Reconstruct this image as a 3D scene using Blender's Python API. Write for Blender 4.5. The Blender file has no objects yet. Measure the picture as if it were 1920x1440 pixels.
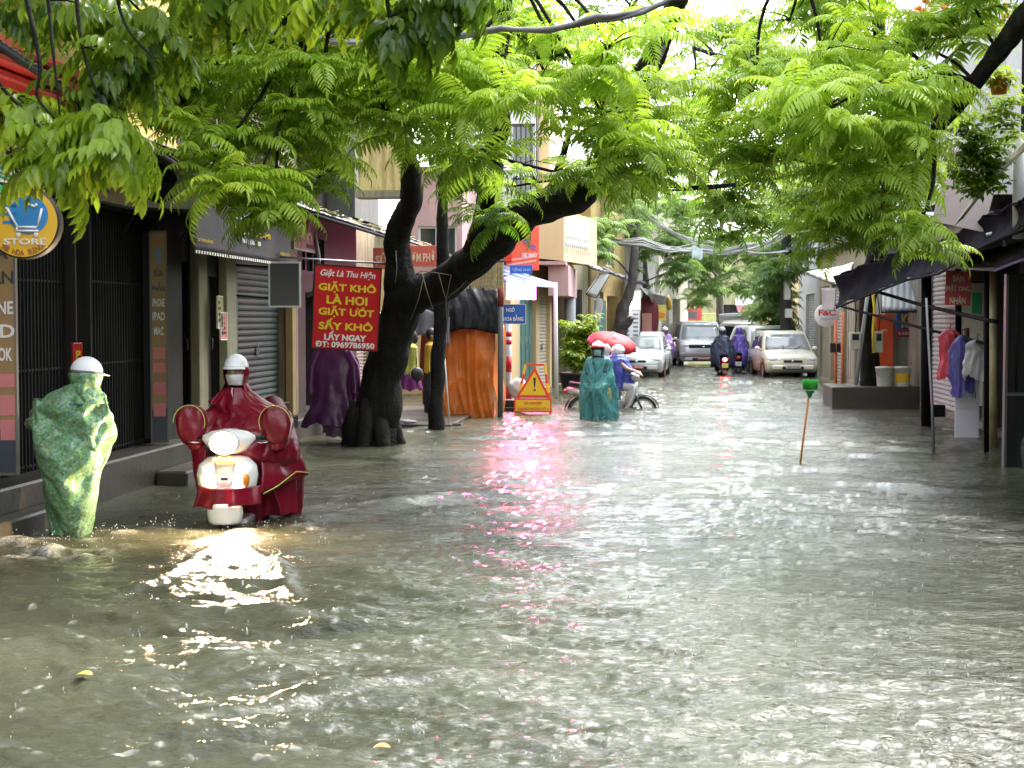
import bpy, math, random
import numpy as np
from mathutils import Vector, Matrix, noise as mn
C = bpy.context.scene.collection
SC = bpy.context.scene
PI = math.pi
R = math.radians
# ---------------------------------------------------------------- camera, world, sun, exposure
F_PX, PITCH, YAW = 2800.0, math.atan(120/2800), math.atan(270/2800)
CAMZ = 1.75
cd = bpy.data.cameras.new('camera'); cam = bpy.data.objects.new('camera', cd); C.objects.link(cam)
cam.location = (0, 0, CAMZ); cam.rotation_euler = (PI/2-PITCH, 0, YAW)
cd.sensor_width = 36; cd.lens = 36*F_PX/1920; cd.clip_start = .1; cd.clip_end = 600
cd.dof.use_dof = True; cd.dof.focus_distance = 15; cd.dof.aperture_fstop = 7.0
SC.camera = cam
SUN_EL, SUN_AZ = R(58), R(35)          # azimuth clockwise from +Y
w = bpy.data.worlds.new('World'); SC.world = w; w.use_nodes = True
nt = w.node_tree; nt.nodes.clear()
sky = nt.nodes.new('ShaderNodeTexSky'); sky.sky_type = 'NISHITA'; sky.sun_disc = False
sky.sun_elevation = SUN_EL; sky.sun_rotation = SUN_AZ; sky.dust_density = 1.5; sky.air_density = 1.3
hs = nt.nodes.new('ShaderNodeHueSaturation'); hs.inputs['Saturation'].default_value = .28
bg = nt.nodes.new('ShaderNodeBackground'); bg.inputs['Strength'].default_value = .15
ow = nt.nodes.new('ShaderNodeOutputWorld')
nt.links.new(sky.outputs[0], hs.inputs['Color']); nt.links.new(hs.outputs[0], bg.inputs[0]); nt.links.new(bg.outputs[0], ow.inputs[0])
sl = bpy.data.lights.new('sun', 'SUN'); sl.energy = 1.15; sl.angle = R(24); sl.color = (1, .97, .93)
so = bpy.data.objects.new('sun', sl); C.objects.link(so)
sd = Vector((math.sin(SUN_AZ)*math.cos(SUN_EL), math.cos(SUN_AZ)*math.cos(SUN_EL), math.sin(SUN_EL)))
so.rotation_euler = sd.to_track_quat('Z', 'Y').to_euler()
SC.view_settings.view_transform = 'Standard'; SC.view_settings.look = 'None'
SC.view_settings.exposure = 2.7; SC.view_settings.gamma = 1
SC.cycles.use_denoising = True; SC.cycles.max_bounces = 8; SC.cycles.transparent_max_bounces = 12
SC.cycles.sample_clamp_indirect = 12; SC.cycles.caustics_reflective = False; SC.cycles.caustics_refractive = False
SC.cycles.volume_bounces = 0

# ---------------------------------------------------------------- pixels of the 1920x1440 photograph to places
_Fv = Vector((-math.sin(YAW)*math.cos(PITCH), math.cos(YAW)*math.cos(PITCH), -math.sin(PITCH)))
_Rv = Vector((math.cos(YAW), math.sin(YAW), 0)); _Uv = _Rv.cross(_Fv)
def P(px, py, Y=None, X=None, Z=None):
    d = _Fv + _Rv*((px-960)/F_PX) + _Uv*((720-py)/F_PX)
    if Y is not None: t = Y/d.y
    elif X is not None: t = X/d.x
    else: t = (Z-CAMZ)/d.z
    return Vector((0, 0, CAMZ)) + d*t

# ---------------------------------------------------------------- materials
MATS = {}
def mat(name, col, rough=.6, var=.18, scale=2.5, bump=0, bscale=25, metal=0, emit=0, ecol=None, streak=0, scol=(.05,.05,.04), spec=.5, alpha=1, coat=0, trans=0, sheen=0):
    if name in MATS: return MATS[name]
    m = bpy.data.materials.new(name); m.use_nodes = True; n = m.node_tree; b = n.nodes['Principled BSDF']
    b.inputs['Roughness'].default_value = rough; b.inputs['Metallic'].default_value = metal
    b.inputs['Specular IOR Level'].default_value = spec
    if coat: b.inputs['Coat Weight'].default_value = coat; b.inputs['Coat Roughness'].default_value = .08
    tc = n.nodes.new('ShaderNodeTexCoord')
    nz = n.nodes.new('ShaderNodeTexNoise'); nz.inputs['Scale'].default_value = scale; nz.inputs['Detail'].default_value = 6
    n.links.new(tc.outputs['Object'], nz.inputs['Vector'])
    rp = n.nodes.new('ShaderNodeValToRGB')
    lo = [max(0, c*(1-var)) for c in col]; hi = [min(1, c*(1+var)) for c in col]
    rp.color_ramp.elements[0].position = .3; rp.color_ramp.elements[1].position = .7
    rp.color_ramp.elements[0].color = (*lo, 1); rp.color_ramp.elements[1].color = (*hi, 1)
    n.links.new(nz.outputs['Fac'], rp.inputs[0]); out = rp.outputs[0]
    if streak:
        mp = n.nodes.new('ShaderNodeMapping'); mp.inputs['Scale'].default_value = (5, 5, .5)
        n.links.new(tc.outputs['Object'], mp.inputs[0])
        n2 = n.nodes.new('ShaderNodeTexNoise'); n2.inputs['Scale'].default_value = 1.3; n2.inputs['Detail'].default_value = 8; n2.inputs['Roughness'].default_value = .65
        n.links.new(mp.outputs[0], n2.inputs['Vector'])
        r2 = n.nodes.new('ShaderNodeValToRGB'); r2.color_ramp.elements[0].position = .48; r2.color_ramp.elements[1].position = .68
        r2.color_ramp.elements[0].color = (0,0,0,1); r2.color_ramp.elements[1].color = (streak, streak, streak, 1)
        n.links.new(n2.outputs['Fac'], r2.inputs[0])
        mx = n.nodes.new('ShaderNodeMix'); mx.data_type = 'RGBA'
        n.links.new(r2.outputs[0], mx.inputs[0]); n.links.new(out, mx.inputs[6]); mx.inputs[7].default_value = (*scol, 1); out = mx.outputs[2]
    n.links.new(out, b.inputs['Base Color'])
    if bump:
        nb = n.nodes.new('ShaderNodeTexNoise'); nb.inputs['Scale'].default_value = bscale; nb.inputs['Detail'].default_value = 5
        n.links.new(tc.outputs['Object'], nb.inputs['Vector'])
        bp = n.nodes.new('ShaderNodeBump'); bp.inputs['Strength'].default_value = bump; bp.inputs['Distance'].default_value = .02
        n.links.new(nb.outputs['Fac'], bp.inputs['Height']); n.links.new(bp.outputs[0], b.inputs['Normal'])
    if emit:
        b.inputs['Emission Color'].default_value = (*(ecol or col), 1); b.inputs['Emission Strength'].default_value = emit
    if trans or alpha < 1:
        o = n.nodes['Material Output']; last = b.outputs[0]
        if trans:
            tl = n.nodes.new('ShaderNodeBsdfTranslucent'); n.links.new(out, tl.inputs[0])
            ms = n.nodes.new('ShaderNodeMixShader'); ms.inputs[0].default_value = trans
            n.links.new(last, ms.inputs[1]); n.links.new(tl.outputs[0], ms.inputs[2]); last = ms.outputs[0]
        if alpha < 1:
            tr = n.nodes.new('ShaderNodeBsdfTransparent'); tr.inputs[0].default_value = (*[.6+.4*c for c in col], 1)
            ms = n.nodes.new('ShaderNodeMixShader'); ms.inputs[0].default_value = alpha
            n.links.new(tr.outputs[0], ms.inputs[1]); n.links.new(last, ms.inputs[2]); last = ms.outputs[0]
        n.links.new(last, o.inputs[0])
    MATS[name] = m
    return m

# ---------------------------------------------------------------- objects
W = {}                                   # name -> world matrix of every empty / thing
def reg(o, loc=(0,0,0), rz=0, rot=None):
    M_ = Matrix.Translation(loc) @ (Matrix.Rotation(rz, 4, 'Z') if rot is None else rot.to_4x4())
    o.matrix_basis = M_; W[o.name] = M_
def tag(o, label, cat, group=None):
    o['label'] = label; o['category'] = cat
    if group: o['group'] = group
    return o
def thing(name, label, cat, loc=(0,0,0), rz=0, group=None, rot=None):
    o = bpy.data.objects.new(name, None); C.objects.link(o); o.empty_display_size = .2
    reg(o, loc, rz, rot)
    return tag(o, label, cat, group)
def link(name, me, parent=None, m=None, world=True):
    """mesh -> object; world: the vertices are world coordinates and are brought into the parent's frame"""
    o = bpy.data.objects.new(name, me); C.objects.link(o)
    if m is not None:
        me.materials.clear(); me.materials.append(m)
    if parent is not None:
        pm = parent
        Mw = W[pm.name]
        o.parent = parent; W[o.name] = Mw
        if world: me.transform(Mw.inverted())
    else:
        W[o.name] = Matrix()
    return o
def npmesh(name, V, Fq, smooth=True):
    """V (n,3) array, Fq (m,4) or (m,3) int array"""
    V = np.asarray(V, dtype=np.float32); Fq = np.asarray(Fq, dtype=np.int32); k = Fq.shape[1]
    me = bpy.data.meshes.new(name); me.vertices.add(len(V)); me.vertices.foreach_set('co', V.ravel())
    me.loops.add(Fq.size); me.loops.foreach_set('vertex_index', Fq.ravel())
    me.polygons.add(len(Fq)); me.polygons.foreach_set('loop_start', np.arange(0, Fq.size, k, dtype=np.int32))
    me.update(calc_edges=True); me.polygons.foreach_set('use_smooth', np.full(len(Fq), smooth)); me.update()
    return me

class M:
    """collects simple solids into one mesh"""
    def __init__(s): s.v = []; s.f = []; s.sm = []
    def add(s, v, f, smooth=False):
        b = len(s.v); s.v += [Vector(p) for p in v]; s.f += [tuple(i+b for i in q) for q in f]; s.sm += [smooth]*len(f); return s
    def box(s, x0, x1, y0, y1, z0, z1, mx=None, bev=0):
        if bev:
            e = bev; v = []
            rings = [(z0, e), (z0+e, 0), (z1-e, 0), (z1, e)]
            for z, q in rings:
                a, b, c, d = x0+q, x1-q, y0+q, y1-q
                k = e if not q else 0
                v += [(a+k,c,z),(b-k,c,z),(b,c+k,z),(b,d-k,z),(b-k,d,z),(a+k,d,z),(a,d-k,z),(a,c+k,z)]
            f = [tuple(reversed(range(8))), tuple(range(24, 32))]
            for r in range(3):
                for i in range(8): f.append((r*8+i, r*8+(i+1)%8, r*8+8+(i+1)%8, r*8+8+i))
        else:
            v = [(x0,y0,z0),(x1,y0,z0),(x1,y1,z0),(x0,y1,z0),(x0,y0,z1),(x1,y0,z1),(x1,y1,z1),(x0,y1,z1)]
            f = [(0,3,2,1),(4,5,6,7),(0,1,5,4),(1,2,6,5),(2,3,7,6),(3,0,4,7)]
        if mx is not None: v = [mx @ Vector(p) for p in v]
        return s.add(v, f)
    def tube(s, pts, rad, n=10, cap=True, smooth=True, flat=1, rough=0):
        pts = [Vector(p) for p in pts]
        if not isinstance(rad, (list, tuple)): rad = [rad]*len(pts)
        t0 = (pts[1]-pts[0]).normalized(); a = t0.orthogonal().normalized(); v = []
        for i, p in enumerate(pts):
            t = (pts[min(i+1, len(pts)-1)]-pts[max(i-1, 0)]).normalized()
            a = (a - t*a.dot(t)); a = a.normalized() if a.length > 1e-6 else t.orthogonal().normalized(); b = t.cross(a)
            for k in range(n):
                an = 2*PI*k/n; v.append(p + (a*math.cos(an) + b*math.sin(an)*flat)*rad[i])
        if rough:
            for j, q in enumerate(v):
                i = j//n; e = q*3.2; d = (q-pts[i]); w_ = (1-abs(mn.noise(Vector((e.x*2.2, e.y*2.2, e.z*.8))))*2.6)*.5+mn.noise(e*.9)*.9+mn.noise(q*14)*.35
                v[j] = pts[i]+d*(1+rough*w_)
        f = [(i*n+k, i*n+(k+1)%n, (i+1)*n+(k+1)%n, (i+1)*n+k) for i in range(len(pts)-1) for k in range(n)]
        if cap: f += [tuple(reversed(range(n))), tuple(range((len(pts)-1)*n, len(pts)*n))]
        return s.add(v, f, smooth)
    def bar(s, a, b, r, n=8): return s.tube([a, b], r, n)
    def loft(s, rings, cap=True, smooth=True, close=True):
        n = len(rings[0]); v = [p for r in rings for p in r]; m = n if close else n-1
        f = [(i*n+k, i*n+(k+1)%n, (i+1)*n+(k+1)%n, (i+1)*n+k) for i in range(len(rings)-1) for k in range(m)]
        if cap: f += [tuple(reversed(range(n))), tuple(range((len(rings)-1)*n, len(rings)*n))]
        return s.add(v, f, smooth)
    def ell(s, c, r, n=14, m=9, mx=None, fn=None):
        c = Vector(c); v = []; f = []
        for i in range(m+1):
            th = PI*i/m
            for k in range(n):
                ph = 2*PI*k/n; p = Vector((math.sin(th)*math.cos(ph)*r[0], math.sin(th)*math.sin(ph)*r[1], math.cos(th)*r[2]))
                if fn: p = fn(p)
                p = (mx @ p if mx is not None else p) + c; v.append(p)
        for i in range(m):
            for k in range(n): f.append((i*n+k, (i+1)*n+k, (i+1)*n+(k+1)%n, i*n+(k+1)%n))
        return s.add(v, f, True)
    def lathe(s, prof, c=(0,0,0), n=20, axis='Z', smooth=True):
        c = Vector(c); rings = []
        for r, h in prof:
            ring = []
            for k in range(n):
                a = 2*PI*k/n; q = (r*math.cos(a), r*math.sin(a), h)
                if axis == 'X': q = (h, q[0], q[1])
                if axis == 'Y': q = (q[0], h, q[1])
                ring.append(c+Vector(q))
            rings.append(ring)
        b = len(s.v); s.loft(rings, cap=False, smooth=smooth); L_ = len(rings)-1
        if prof[0][0] < .0011: s.f.append(tuple(b+k for k in reversed(range(n)))); s.sm.append(False)
        if prof[-1][0] < .0011: s.f.append(tuple(b+L_*n+k for k in range(n))); s.sm.append(False)
        return s
    def prism(s, poly, y0, y1, mx=None, axis='Y'):
        n = len(poly)
        def q(p, d): return (p[0], d, p[1]) if axis == 'Y' else ((d, p[0], p[1]) if axis == 'X' else (p[0], p[1], d))
        v = [Vector(q(p, y0)) for p in poly] + [Vector(q(p, y1)) for p in poly]
        if mx is not None: v = [mx @ p for p in v]
        f = [tuple(range(n)), tuple(reversed(range(n, 2*n)))] + [(k, n+k, n+(k+1)%n, (k+1)%n) for k in range(n)]
        return s.add(v, f)
    def sheet(s, fn, nu, nv, thick=.004, smooth=True):
        """fn(u,v)->point, u,v in 0..1; a curved sheet with real thickness"""
        g = [[Vector(fn(i/nu, j/nv)) for j in range(nv+1)] for i in range(nu+1)]
        top = []; bot = []
        for i in range(nu+1):
            for j in range(nv+1):
                du = g[min(i+1, nu)][j]-g[max(i-1, 0)][j]; dv = g[i][min(j+1, nv)]-g[i][max(j-1, 0)]
                nn = du.cross(dv); nn = nn.normalized() if nn.length > 1e-9 else Vector((0,0,1))
                top.append(g[i][j]+nn*thick/2); bot.append(g[i][j]-nn*thick/2)
        k = nv+1; b = len(top); f = []
        for i in range(nu):
            for j in range(nv):
                f.append((i*k+j, (i+1)*k+j, (i+1)*k+j+1, i*k+j+1)); f.append((b+i*k+j, b+i*k+j+1, b+(i+1)*k+j+1, b+(i+1)*k+j))
        for i in range(nu):
            f.append((i*k, b+i*k, b+(i+1)*k, (i+1)*k)); f.append((i*k+nv, (i+1)*k+nv, b+(i+1)*k+nv, b+i*k+nv))
        for j in range(nv):
            f.append((j, j+1, b+j+1, b+j)); f.append((nu*k+j, b+nu*k+j, b+nu*k+j+1, nu*k+j+1))
        return s.add(top+bot, f, smooth)
    def mesh(s, name):
        me = bpy.data.meshes.new(name); me.from_pydata([tuple(p) for p in s.v], [], s.f); me.update()
        me.polygons.foreach_set('use_smooth', s.sm); me.update(); return me
    def build(s, name, m, parent=None, world=False):
        return link(name, s.mesh(name), parent, m, world)

def struct(name, me, m):
    o = link(name, me, None, m); o['kind'] = 'structure'; return o
def text(parent, s, cx, cz, w_, h_, m, y=-.012, bold=.0, name='lettering', ital=0, depth=.003, rot=0, italic=0):
    """lettering in the XZ plane of the parent, facing -Y, stretched to w_ x h_"""
    cu = bpy.data.curves.new(name, 'FONT'); cu.body = s; cu.align_x = 'CENTER'; cu.extrude = depth; cu.offset = bold; cu.shear = italic; cu.resolution_u = 3
    o = bpy.data.objects.new('_t', cu); C.objects.link(o)
    dg = bpy.context.evaluated_depsgraph_get(); me = bpy.data.meshes.new_from_object(o.evaluated_get(dg)); bpy.data.objects.remove(o)
    if not len(me.vertices): return None
    V = np.empty(len(me.vertices)*3, np.float32); me.vertices.foreach_get('co', V); V = V.reshape(-1, 3)
    lo, hi = V.min(0), V.max(0); V[:, 0] = (V[:, 0]-(lo[0]+hi[0])/2)*w_/(hi[0]-lo[0]); V[:, 1] = (V[:, 1]-(lo[1]+hi[1])/2)*h_/(hi[1]-lo[1])
    cr, sr = math.cos(rot), math.sin(rot)
    O = np.stack([cx+V[:, 0]*cr-V[:, 1]*sr, y-V[:, 2], cz+V[:, 0]*sr+V[:, 1]*cr], 1)
    me.vertices.foreach_set('co', O.ravel().astype(np.float32)); me.update()
    me.name = name
    return link(name, me, parent, m, False)
def copy_thing(o, loc, rz, label=None, name=None, group=None):
    r = o.copy(); C.objects.link(r); reg(r, loc, rz)
    if label: r['label'] = label
    if group: r['group'] = group
    def rec(a, b):
        for ch in a.children:
            c = ch.copy(); C.objects.link(c); c.parent = b; rec(ch, c)
    rec(o, r); return r
rnd = random.Random(7)

# ---------------------------------------------------------------- common materials
blackm = mat('black_plastic', (.010,.010,.012), .5, spec=.35)
steel = mat('galvanised_steel', (.33,.34,.35), .35, metal=.8, streak=.4)
dsteel = mat('dark_painted_steel', (.02,.021,.024), .6, spec=.25, streak=.3, scol=(.06,.035,.02))
whitep = mat('white_paint', (.60,.60,.59), .45, var=.06)
concrete = mat('wet_concrete', (.042,.035,.025), .4, .3, 1.2, .3, 18, streak=.6, scol=(.05,.05,.035))
rubber = mat('tyre_rubber', (.012,.012,.013), .6)
chrome = mat('chrome', (.6,.6,.62), .15, metal=1)
HAZE = False
# ---------------------------------------------------------------- water
def fbm(x, y, seed, octaves=4):
    r = np.random.RandomState(seed); out = np.zeros_like(x)
    for k in range(14):
        a = r.uniform(0, 2*PI); f = r.uniform(.25, 1.6)
        out += np.sin(x*f*math.cos(a)+y*f*math.sin(a)+r.uniform(0, 6.28))
    return out/math.sqrt(14)
def water():
    xs = np.arange(-8.4, 8.41, .030); ys = [3.0]
    while ys[-1] < 98: ys.append(ys[-1]+max(.021, .0042*ys[-1]**1.15-.025))
    ys = np.array([-6, -2, 1]+ys); X, Y = np.meshgrid(xs, ys)
    r = np.random.RandomState(3); H = np.zeros_like(X); D = np.sqrt(X**2+Y**2)
    wx = X+.12*fbm(X*2, Y*2, 5); wy = Y+.12*fbm(X*2, Y*2, 6)
    patch = .75+.35*fbm(X*.9, Y*.7, 9)+.2*fbm(X*3, Y*2.5, 19); patch = np.clip(patch, .25, 1.6)
    for k in range(95):
        lam = math.exp(r.uniform(math.log(.085), math.log(1.7))); a = PI/2+r.normal(0, .36)+(.2 if k%2 else -.16); kk = 2*PI/lam
        s = r.uniform(.013, .042)*(1.9 if lam < .24 else (1.2 if lam < .55 else .75)); A = s*lam/(2*PI)
        ph = kk*(wx*math.cos(a)+wy*math.sin(a))+r.uniform(0, 6.28)
        fade = np.clip(lam/(.0045*D+.02)/2.2, 0, 1)
        H += A*fade*(np.sin(ph)+.25*np.sin(2*ph+.6))
    H *= patch
    foam = np.zeros_like(X)
    def ridge(pts, amp, wid, fm=0, seed=1):
        nonlocal H, foam
        pts = [P(px, py, Z=0) for px, py in pts]
        best = np.full(X.shape, 9.0); T = np.zeros_like(X); sg = np.zeros_like(X)
        for i in range(len(pts)-1):
            ax, ay, bx, by = pts[i].x, pts[i].y, pts[i+1].x, pts[i+1].y
            dx, dy = bx-ax, by-ay; L = dx*dx+dy*dy
            t = np.clip(((X-ax)*dx+(Y-ay)*dy)/L, 0, 1); d = np.hypot(X-ax-t*dx, Y-ay-t*dy)
            mk = d < best; best = np.where(mk, d, best); T = np.where(mk, (i+t)/(len(pts)-1), T)
        e = np.sin(np.clip(T*1.0+.0, 0, 1)*PI)**.6; wob = 1+.35*fbm(X*5, Y*5, seed)
        g = np.exp(-(best/wid)**2)*e
        H = H+amp*g*wob-.35*amp*np.exp(-(best/(wid*2.2))**2)*e
        if fm: foam = np.maximum(foam, fm*g*np.clip(.4+.8*fbm(X*14, Y*9, seed+4), 0, 1))
    ridge([(540, 975), (700, 950), (860, 925), (1050, 915)], .06, .22, .75, 2)
    ridge([(430, 1000), (700, 1000), (1000, 1010), (1400, 1010), (1800, 1000)], .035, .12, .3, 3)
    ridge([(200, 1120), (300, 1085), (360, 1050), (430, 1020)], .05, .07, .6, 4)
    ridge([(430, 1020), (520, 1060), (560, 1130)], .045, .07, .4, 5)
    ridge([(700, 1425), (1000, 1395), (1250, 1370), (1450, 1330), (1680, 1290)], .03, .12, .3, 6)
    ridge([(1250, 1330), (1450, 1300), (1700, 1285)], .02, .16, .3, 7)
    ridge([(320, 1350), (380, 1400), (500, 1425), (620, 1410)], .03, .08, .1, 8)
    ridge([(700, 860), (800, 845), (900, 850), (1080, 880)], .04, .12, .2, 9)
    ridge([(1540, 900), (1700, 915), (1920, 925)], .04, .15, .2, 10)
    for cx, cy, rr, am in ((60, 1030, .75, .8), (130, 1035, .4, .9), (10, 1015, .5, .9), (430, 1000, .4, .6), (560, 990, .5, .7), (330, 985, .3, .6), (1125, 800, .6, .6), (1170, 775, .6, .5), (220, 1000, .25, .7)):
        c = P(cx, cy, Z=0); d = np.hypot(X-c.x, (Y-c.y)); g = np.exp(-(d/rr)**2)
        q = fbm(X*11, Y*11, cx+2); q2 = fbm(X*23, Y*19, cx+5)
        H += g*am*(.028*q+.014*q2); foam = np.maximum(foam, g*am*np.clip(.35+.6*q2+.4*q, 0, 1))
    # rings of the falling rain
    for k in range(1500):
        py = 640+800*r.rand()**.8; p = P(r.uniform(0, 1920), py, Z=0)
        if p.y > 26 or abs(p.x) > 8: continue
        R0 = r.uniform(.0, .13); i0 = np.searchsorted(ys, p.y-.25); i1 = np.searchsorted(ys, p.y+.25)
        j0 = np.searchsorted(xs, p.x-.25); j1 = np.searchsorted(xs, p.x+.25)
        d = np.hypot(X[i0:i1, j0:j1]-p.x, Y[i0:i1, j0:j1]-p.y)
        H[i0:i1, j0:j1] += .0045*np.exp(-((d-R0)/.035)**2)*np.cos((d-R0)*2*PI/.075)
        if R0 < .03: foam[i0:i1, j0:j1] = np.maximum(foam[i0:i1, j0:j1], .7*np.exp(-(d/.03)**2))
    n, m = X.shape; V = np.stack([X.ravel(), Y.ravel(), H.ravel()], 1)
    i, j = np.meshgrid(np.arange(n-1), np.arange(m-1), indexing='ij'); a = (i*m+j).ravel()
    me = npmesh('water', V, np.stack([a, a+1, a+m+1, a+m], 1))
    at = me.attributes.new('froth', 'FLOAT', 'POINT'); at.data.foreach_set('value', foam.ravel().astype(np.float32))
    mt = bpy.data.materials.new('flood_water'); mt.use_nodes = True; q = mt.node_tree; b = q.nodes['Principled BSDF']
    tc = q.nodes.new('ShaderNodeTexCoord')
    nz = q.nodes.new('ShaderNodeTexNoise'); nz.inputs['Scale'].default_value = .5; nz.inputs['Detail'].default_value = 6; q.links.new(tc.outputs['Object'], nz.inputs[0])
    rp = q.nodes.new('ShaderNodeValToRGB'); e = rp.color_ramp.elements
    e[0].position = .35; e[1].position = .7; e[0].color = (.038, .040, .025, 1); e[1].color = (.084, .088, .057, 1); q.links.new(nz.outputs['Fac'], rp.inputs[0])
    ga = q.nodes.new('ShaderNodeAttribute'); ga.attribute_name = 'froth'
    n2 = q.nodes.new('ShaderNodeTexNoise'); n2.inputs['Scale'].default_value = 38; n2.inputs['Detail'].default_value = 5; q.links.new(tc.outputs['Object'], n2.inputs[0])
    mu = q.nodes.new('ShaderNodeMath'); mu.operation = 'MULTIPLY'; q.links.new(ga.outputs['Fac'], mu.inputs[0]); q.links.new(n2.outputs['Fac'], mu.inputs[1])
    mr = q.nodes.new('ShaderNodeMapRange'); mr.inputs[1].default_value = .12; mr.inputs[2].default_value = .5; mr.inputs[4].default_value = .75; q.links.new(mu.outputs[0], mr.inputs[0])
    mx = q.nodes.new('ShaderNodeMix'); mx.data_type = 'RGBA'; q.links.new(mr.outputs[0], mx.inputs[0]); q.links.new(rp.outputs[0], mx.inputs[6]); mx.inputs[7].default_value = (.55, .56, .52, 1)
    q.links.new(mx.outputs[2], b.inputs['Base Color'])
    r3 = q.nodes.new('ShaderNodeMapRange'); r3.inputs[3].default_value = .035; r3.inputs[4].default_value = .5; q.links.new(mr.outputs[0], r3.inputs[0]); q.links.new(r3.outputs[0], b.inputs['Roughness'])
    b.inputs['IOR'].default_value = 1.36; b.inputs['Specular IOR Level'].default_value = .6
    mp = q.nodes.new('ShaderNodeMapping'); mp.inputs['Scale'].default_value = (.55, 2.0, 1); q.links.new(tc.outputs['Object'], mp.inputs[0])
    n4 = q.nodes.new('ShaderNodeTexNoise'); n4.inputs['Scale'].default_value = 19; n4.inputs['Detail'].default_value = 4; n4.inputs['Roughness'].default_value = .6; n4.inputs['Distortion'].default_value = .6; q.links.new(mp.outputs[0], n4.inputs[0])
    bp = q.nodes.new('ShaderNodeBump'); bp.inputs['Strength'].default_value = .8; bp.inputs['Distance'].default_value = .016
    q.links.new(n4.outputs['Fac'], bp.inputs['Height']); q.links.new(bp.outputs[0], b.inputs['Normal'])
    struct('water', me, mt)
water()
m = M(); m.box(-60, 60, -60, 200, -1.3, -.45); struct('street', m.mesh('street'), mat('asphalt', (.05,.05,.048), .8))

# ---------------------------------------------------------------- wall materials
yellowwall = mat('stained_yellow_render', (.72,.50,.15), .8, .15, 1.5, .15, 30, streak=.55, scol=(.16,.12,.05))
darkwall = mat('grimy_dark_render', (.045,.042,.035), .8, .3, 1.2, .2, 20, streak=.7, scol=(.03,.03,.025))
beigewall = mat('weathered_beige_render', (.24,.21,.13), .8, .2, 1.2, .15, 20, streak=.7, scol=(.08,.07,.05))
creamwall = mat('cream_render', (.58,.43,.24), .75, .06, 1.5, .05, 20, streak=.2, scol=(.45,.36,.22))
whitewall = mat('white_render', (.58,.575,.57), .75, .08, 1.5, .05, 20, streak=.25, scol=(.4,.38,.33))
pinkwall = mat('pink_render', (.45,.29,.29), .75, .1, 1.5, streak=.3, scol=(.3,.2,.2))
greywall = mat('grey_render', (.30,.30,.29), .8, .2, 1.2, .15, 20, streak=.6, scol=(.1,.1,.08))
olivewall = mat('mossy_render', (.40,.38,.22), .8, .25, .8, .1, 20, streak=.6, scol=(.16,.17,.08))
gate_dark = mat('dark_gate_steel', (.011,.012,.011), .6, .3, 2, spec=.25, streak=.4, scol=(.05,.04,.03))
gate_green = mat('grey_green_shutter_steel', (.060,.072,.062), .65, .15, 1, streak=.4, scol=(.05,.05,.04))
shut_grey = mat('grey_shutter_steel', (.32,.31,.29), .5, .12, 1, streak=.4, scol=(.13,.12,.1))
shut_teal = mat('pale_teal_shutter_steel', (.34,.41,.36), .5, .15, 1, streak=.4, scol=(.16,.17,.14))
teal_door = mat('teal_painted_steel', (.10,.24,.21), .45, .12, 1, streak=.3, scol=(.05,.1,.09))
glassm = mat('window_glass', (.03,.035,.04), .08, .1, spec=.8)
redpaint = mat('red_sign_paint', (.55,.012,.02), .35, .07)
blindm = mat('white_louvre', (.6,.58,.5), .6, .1)

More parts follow.
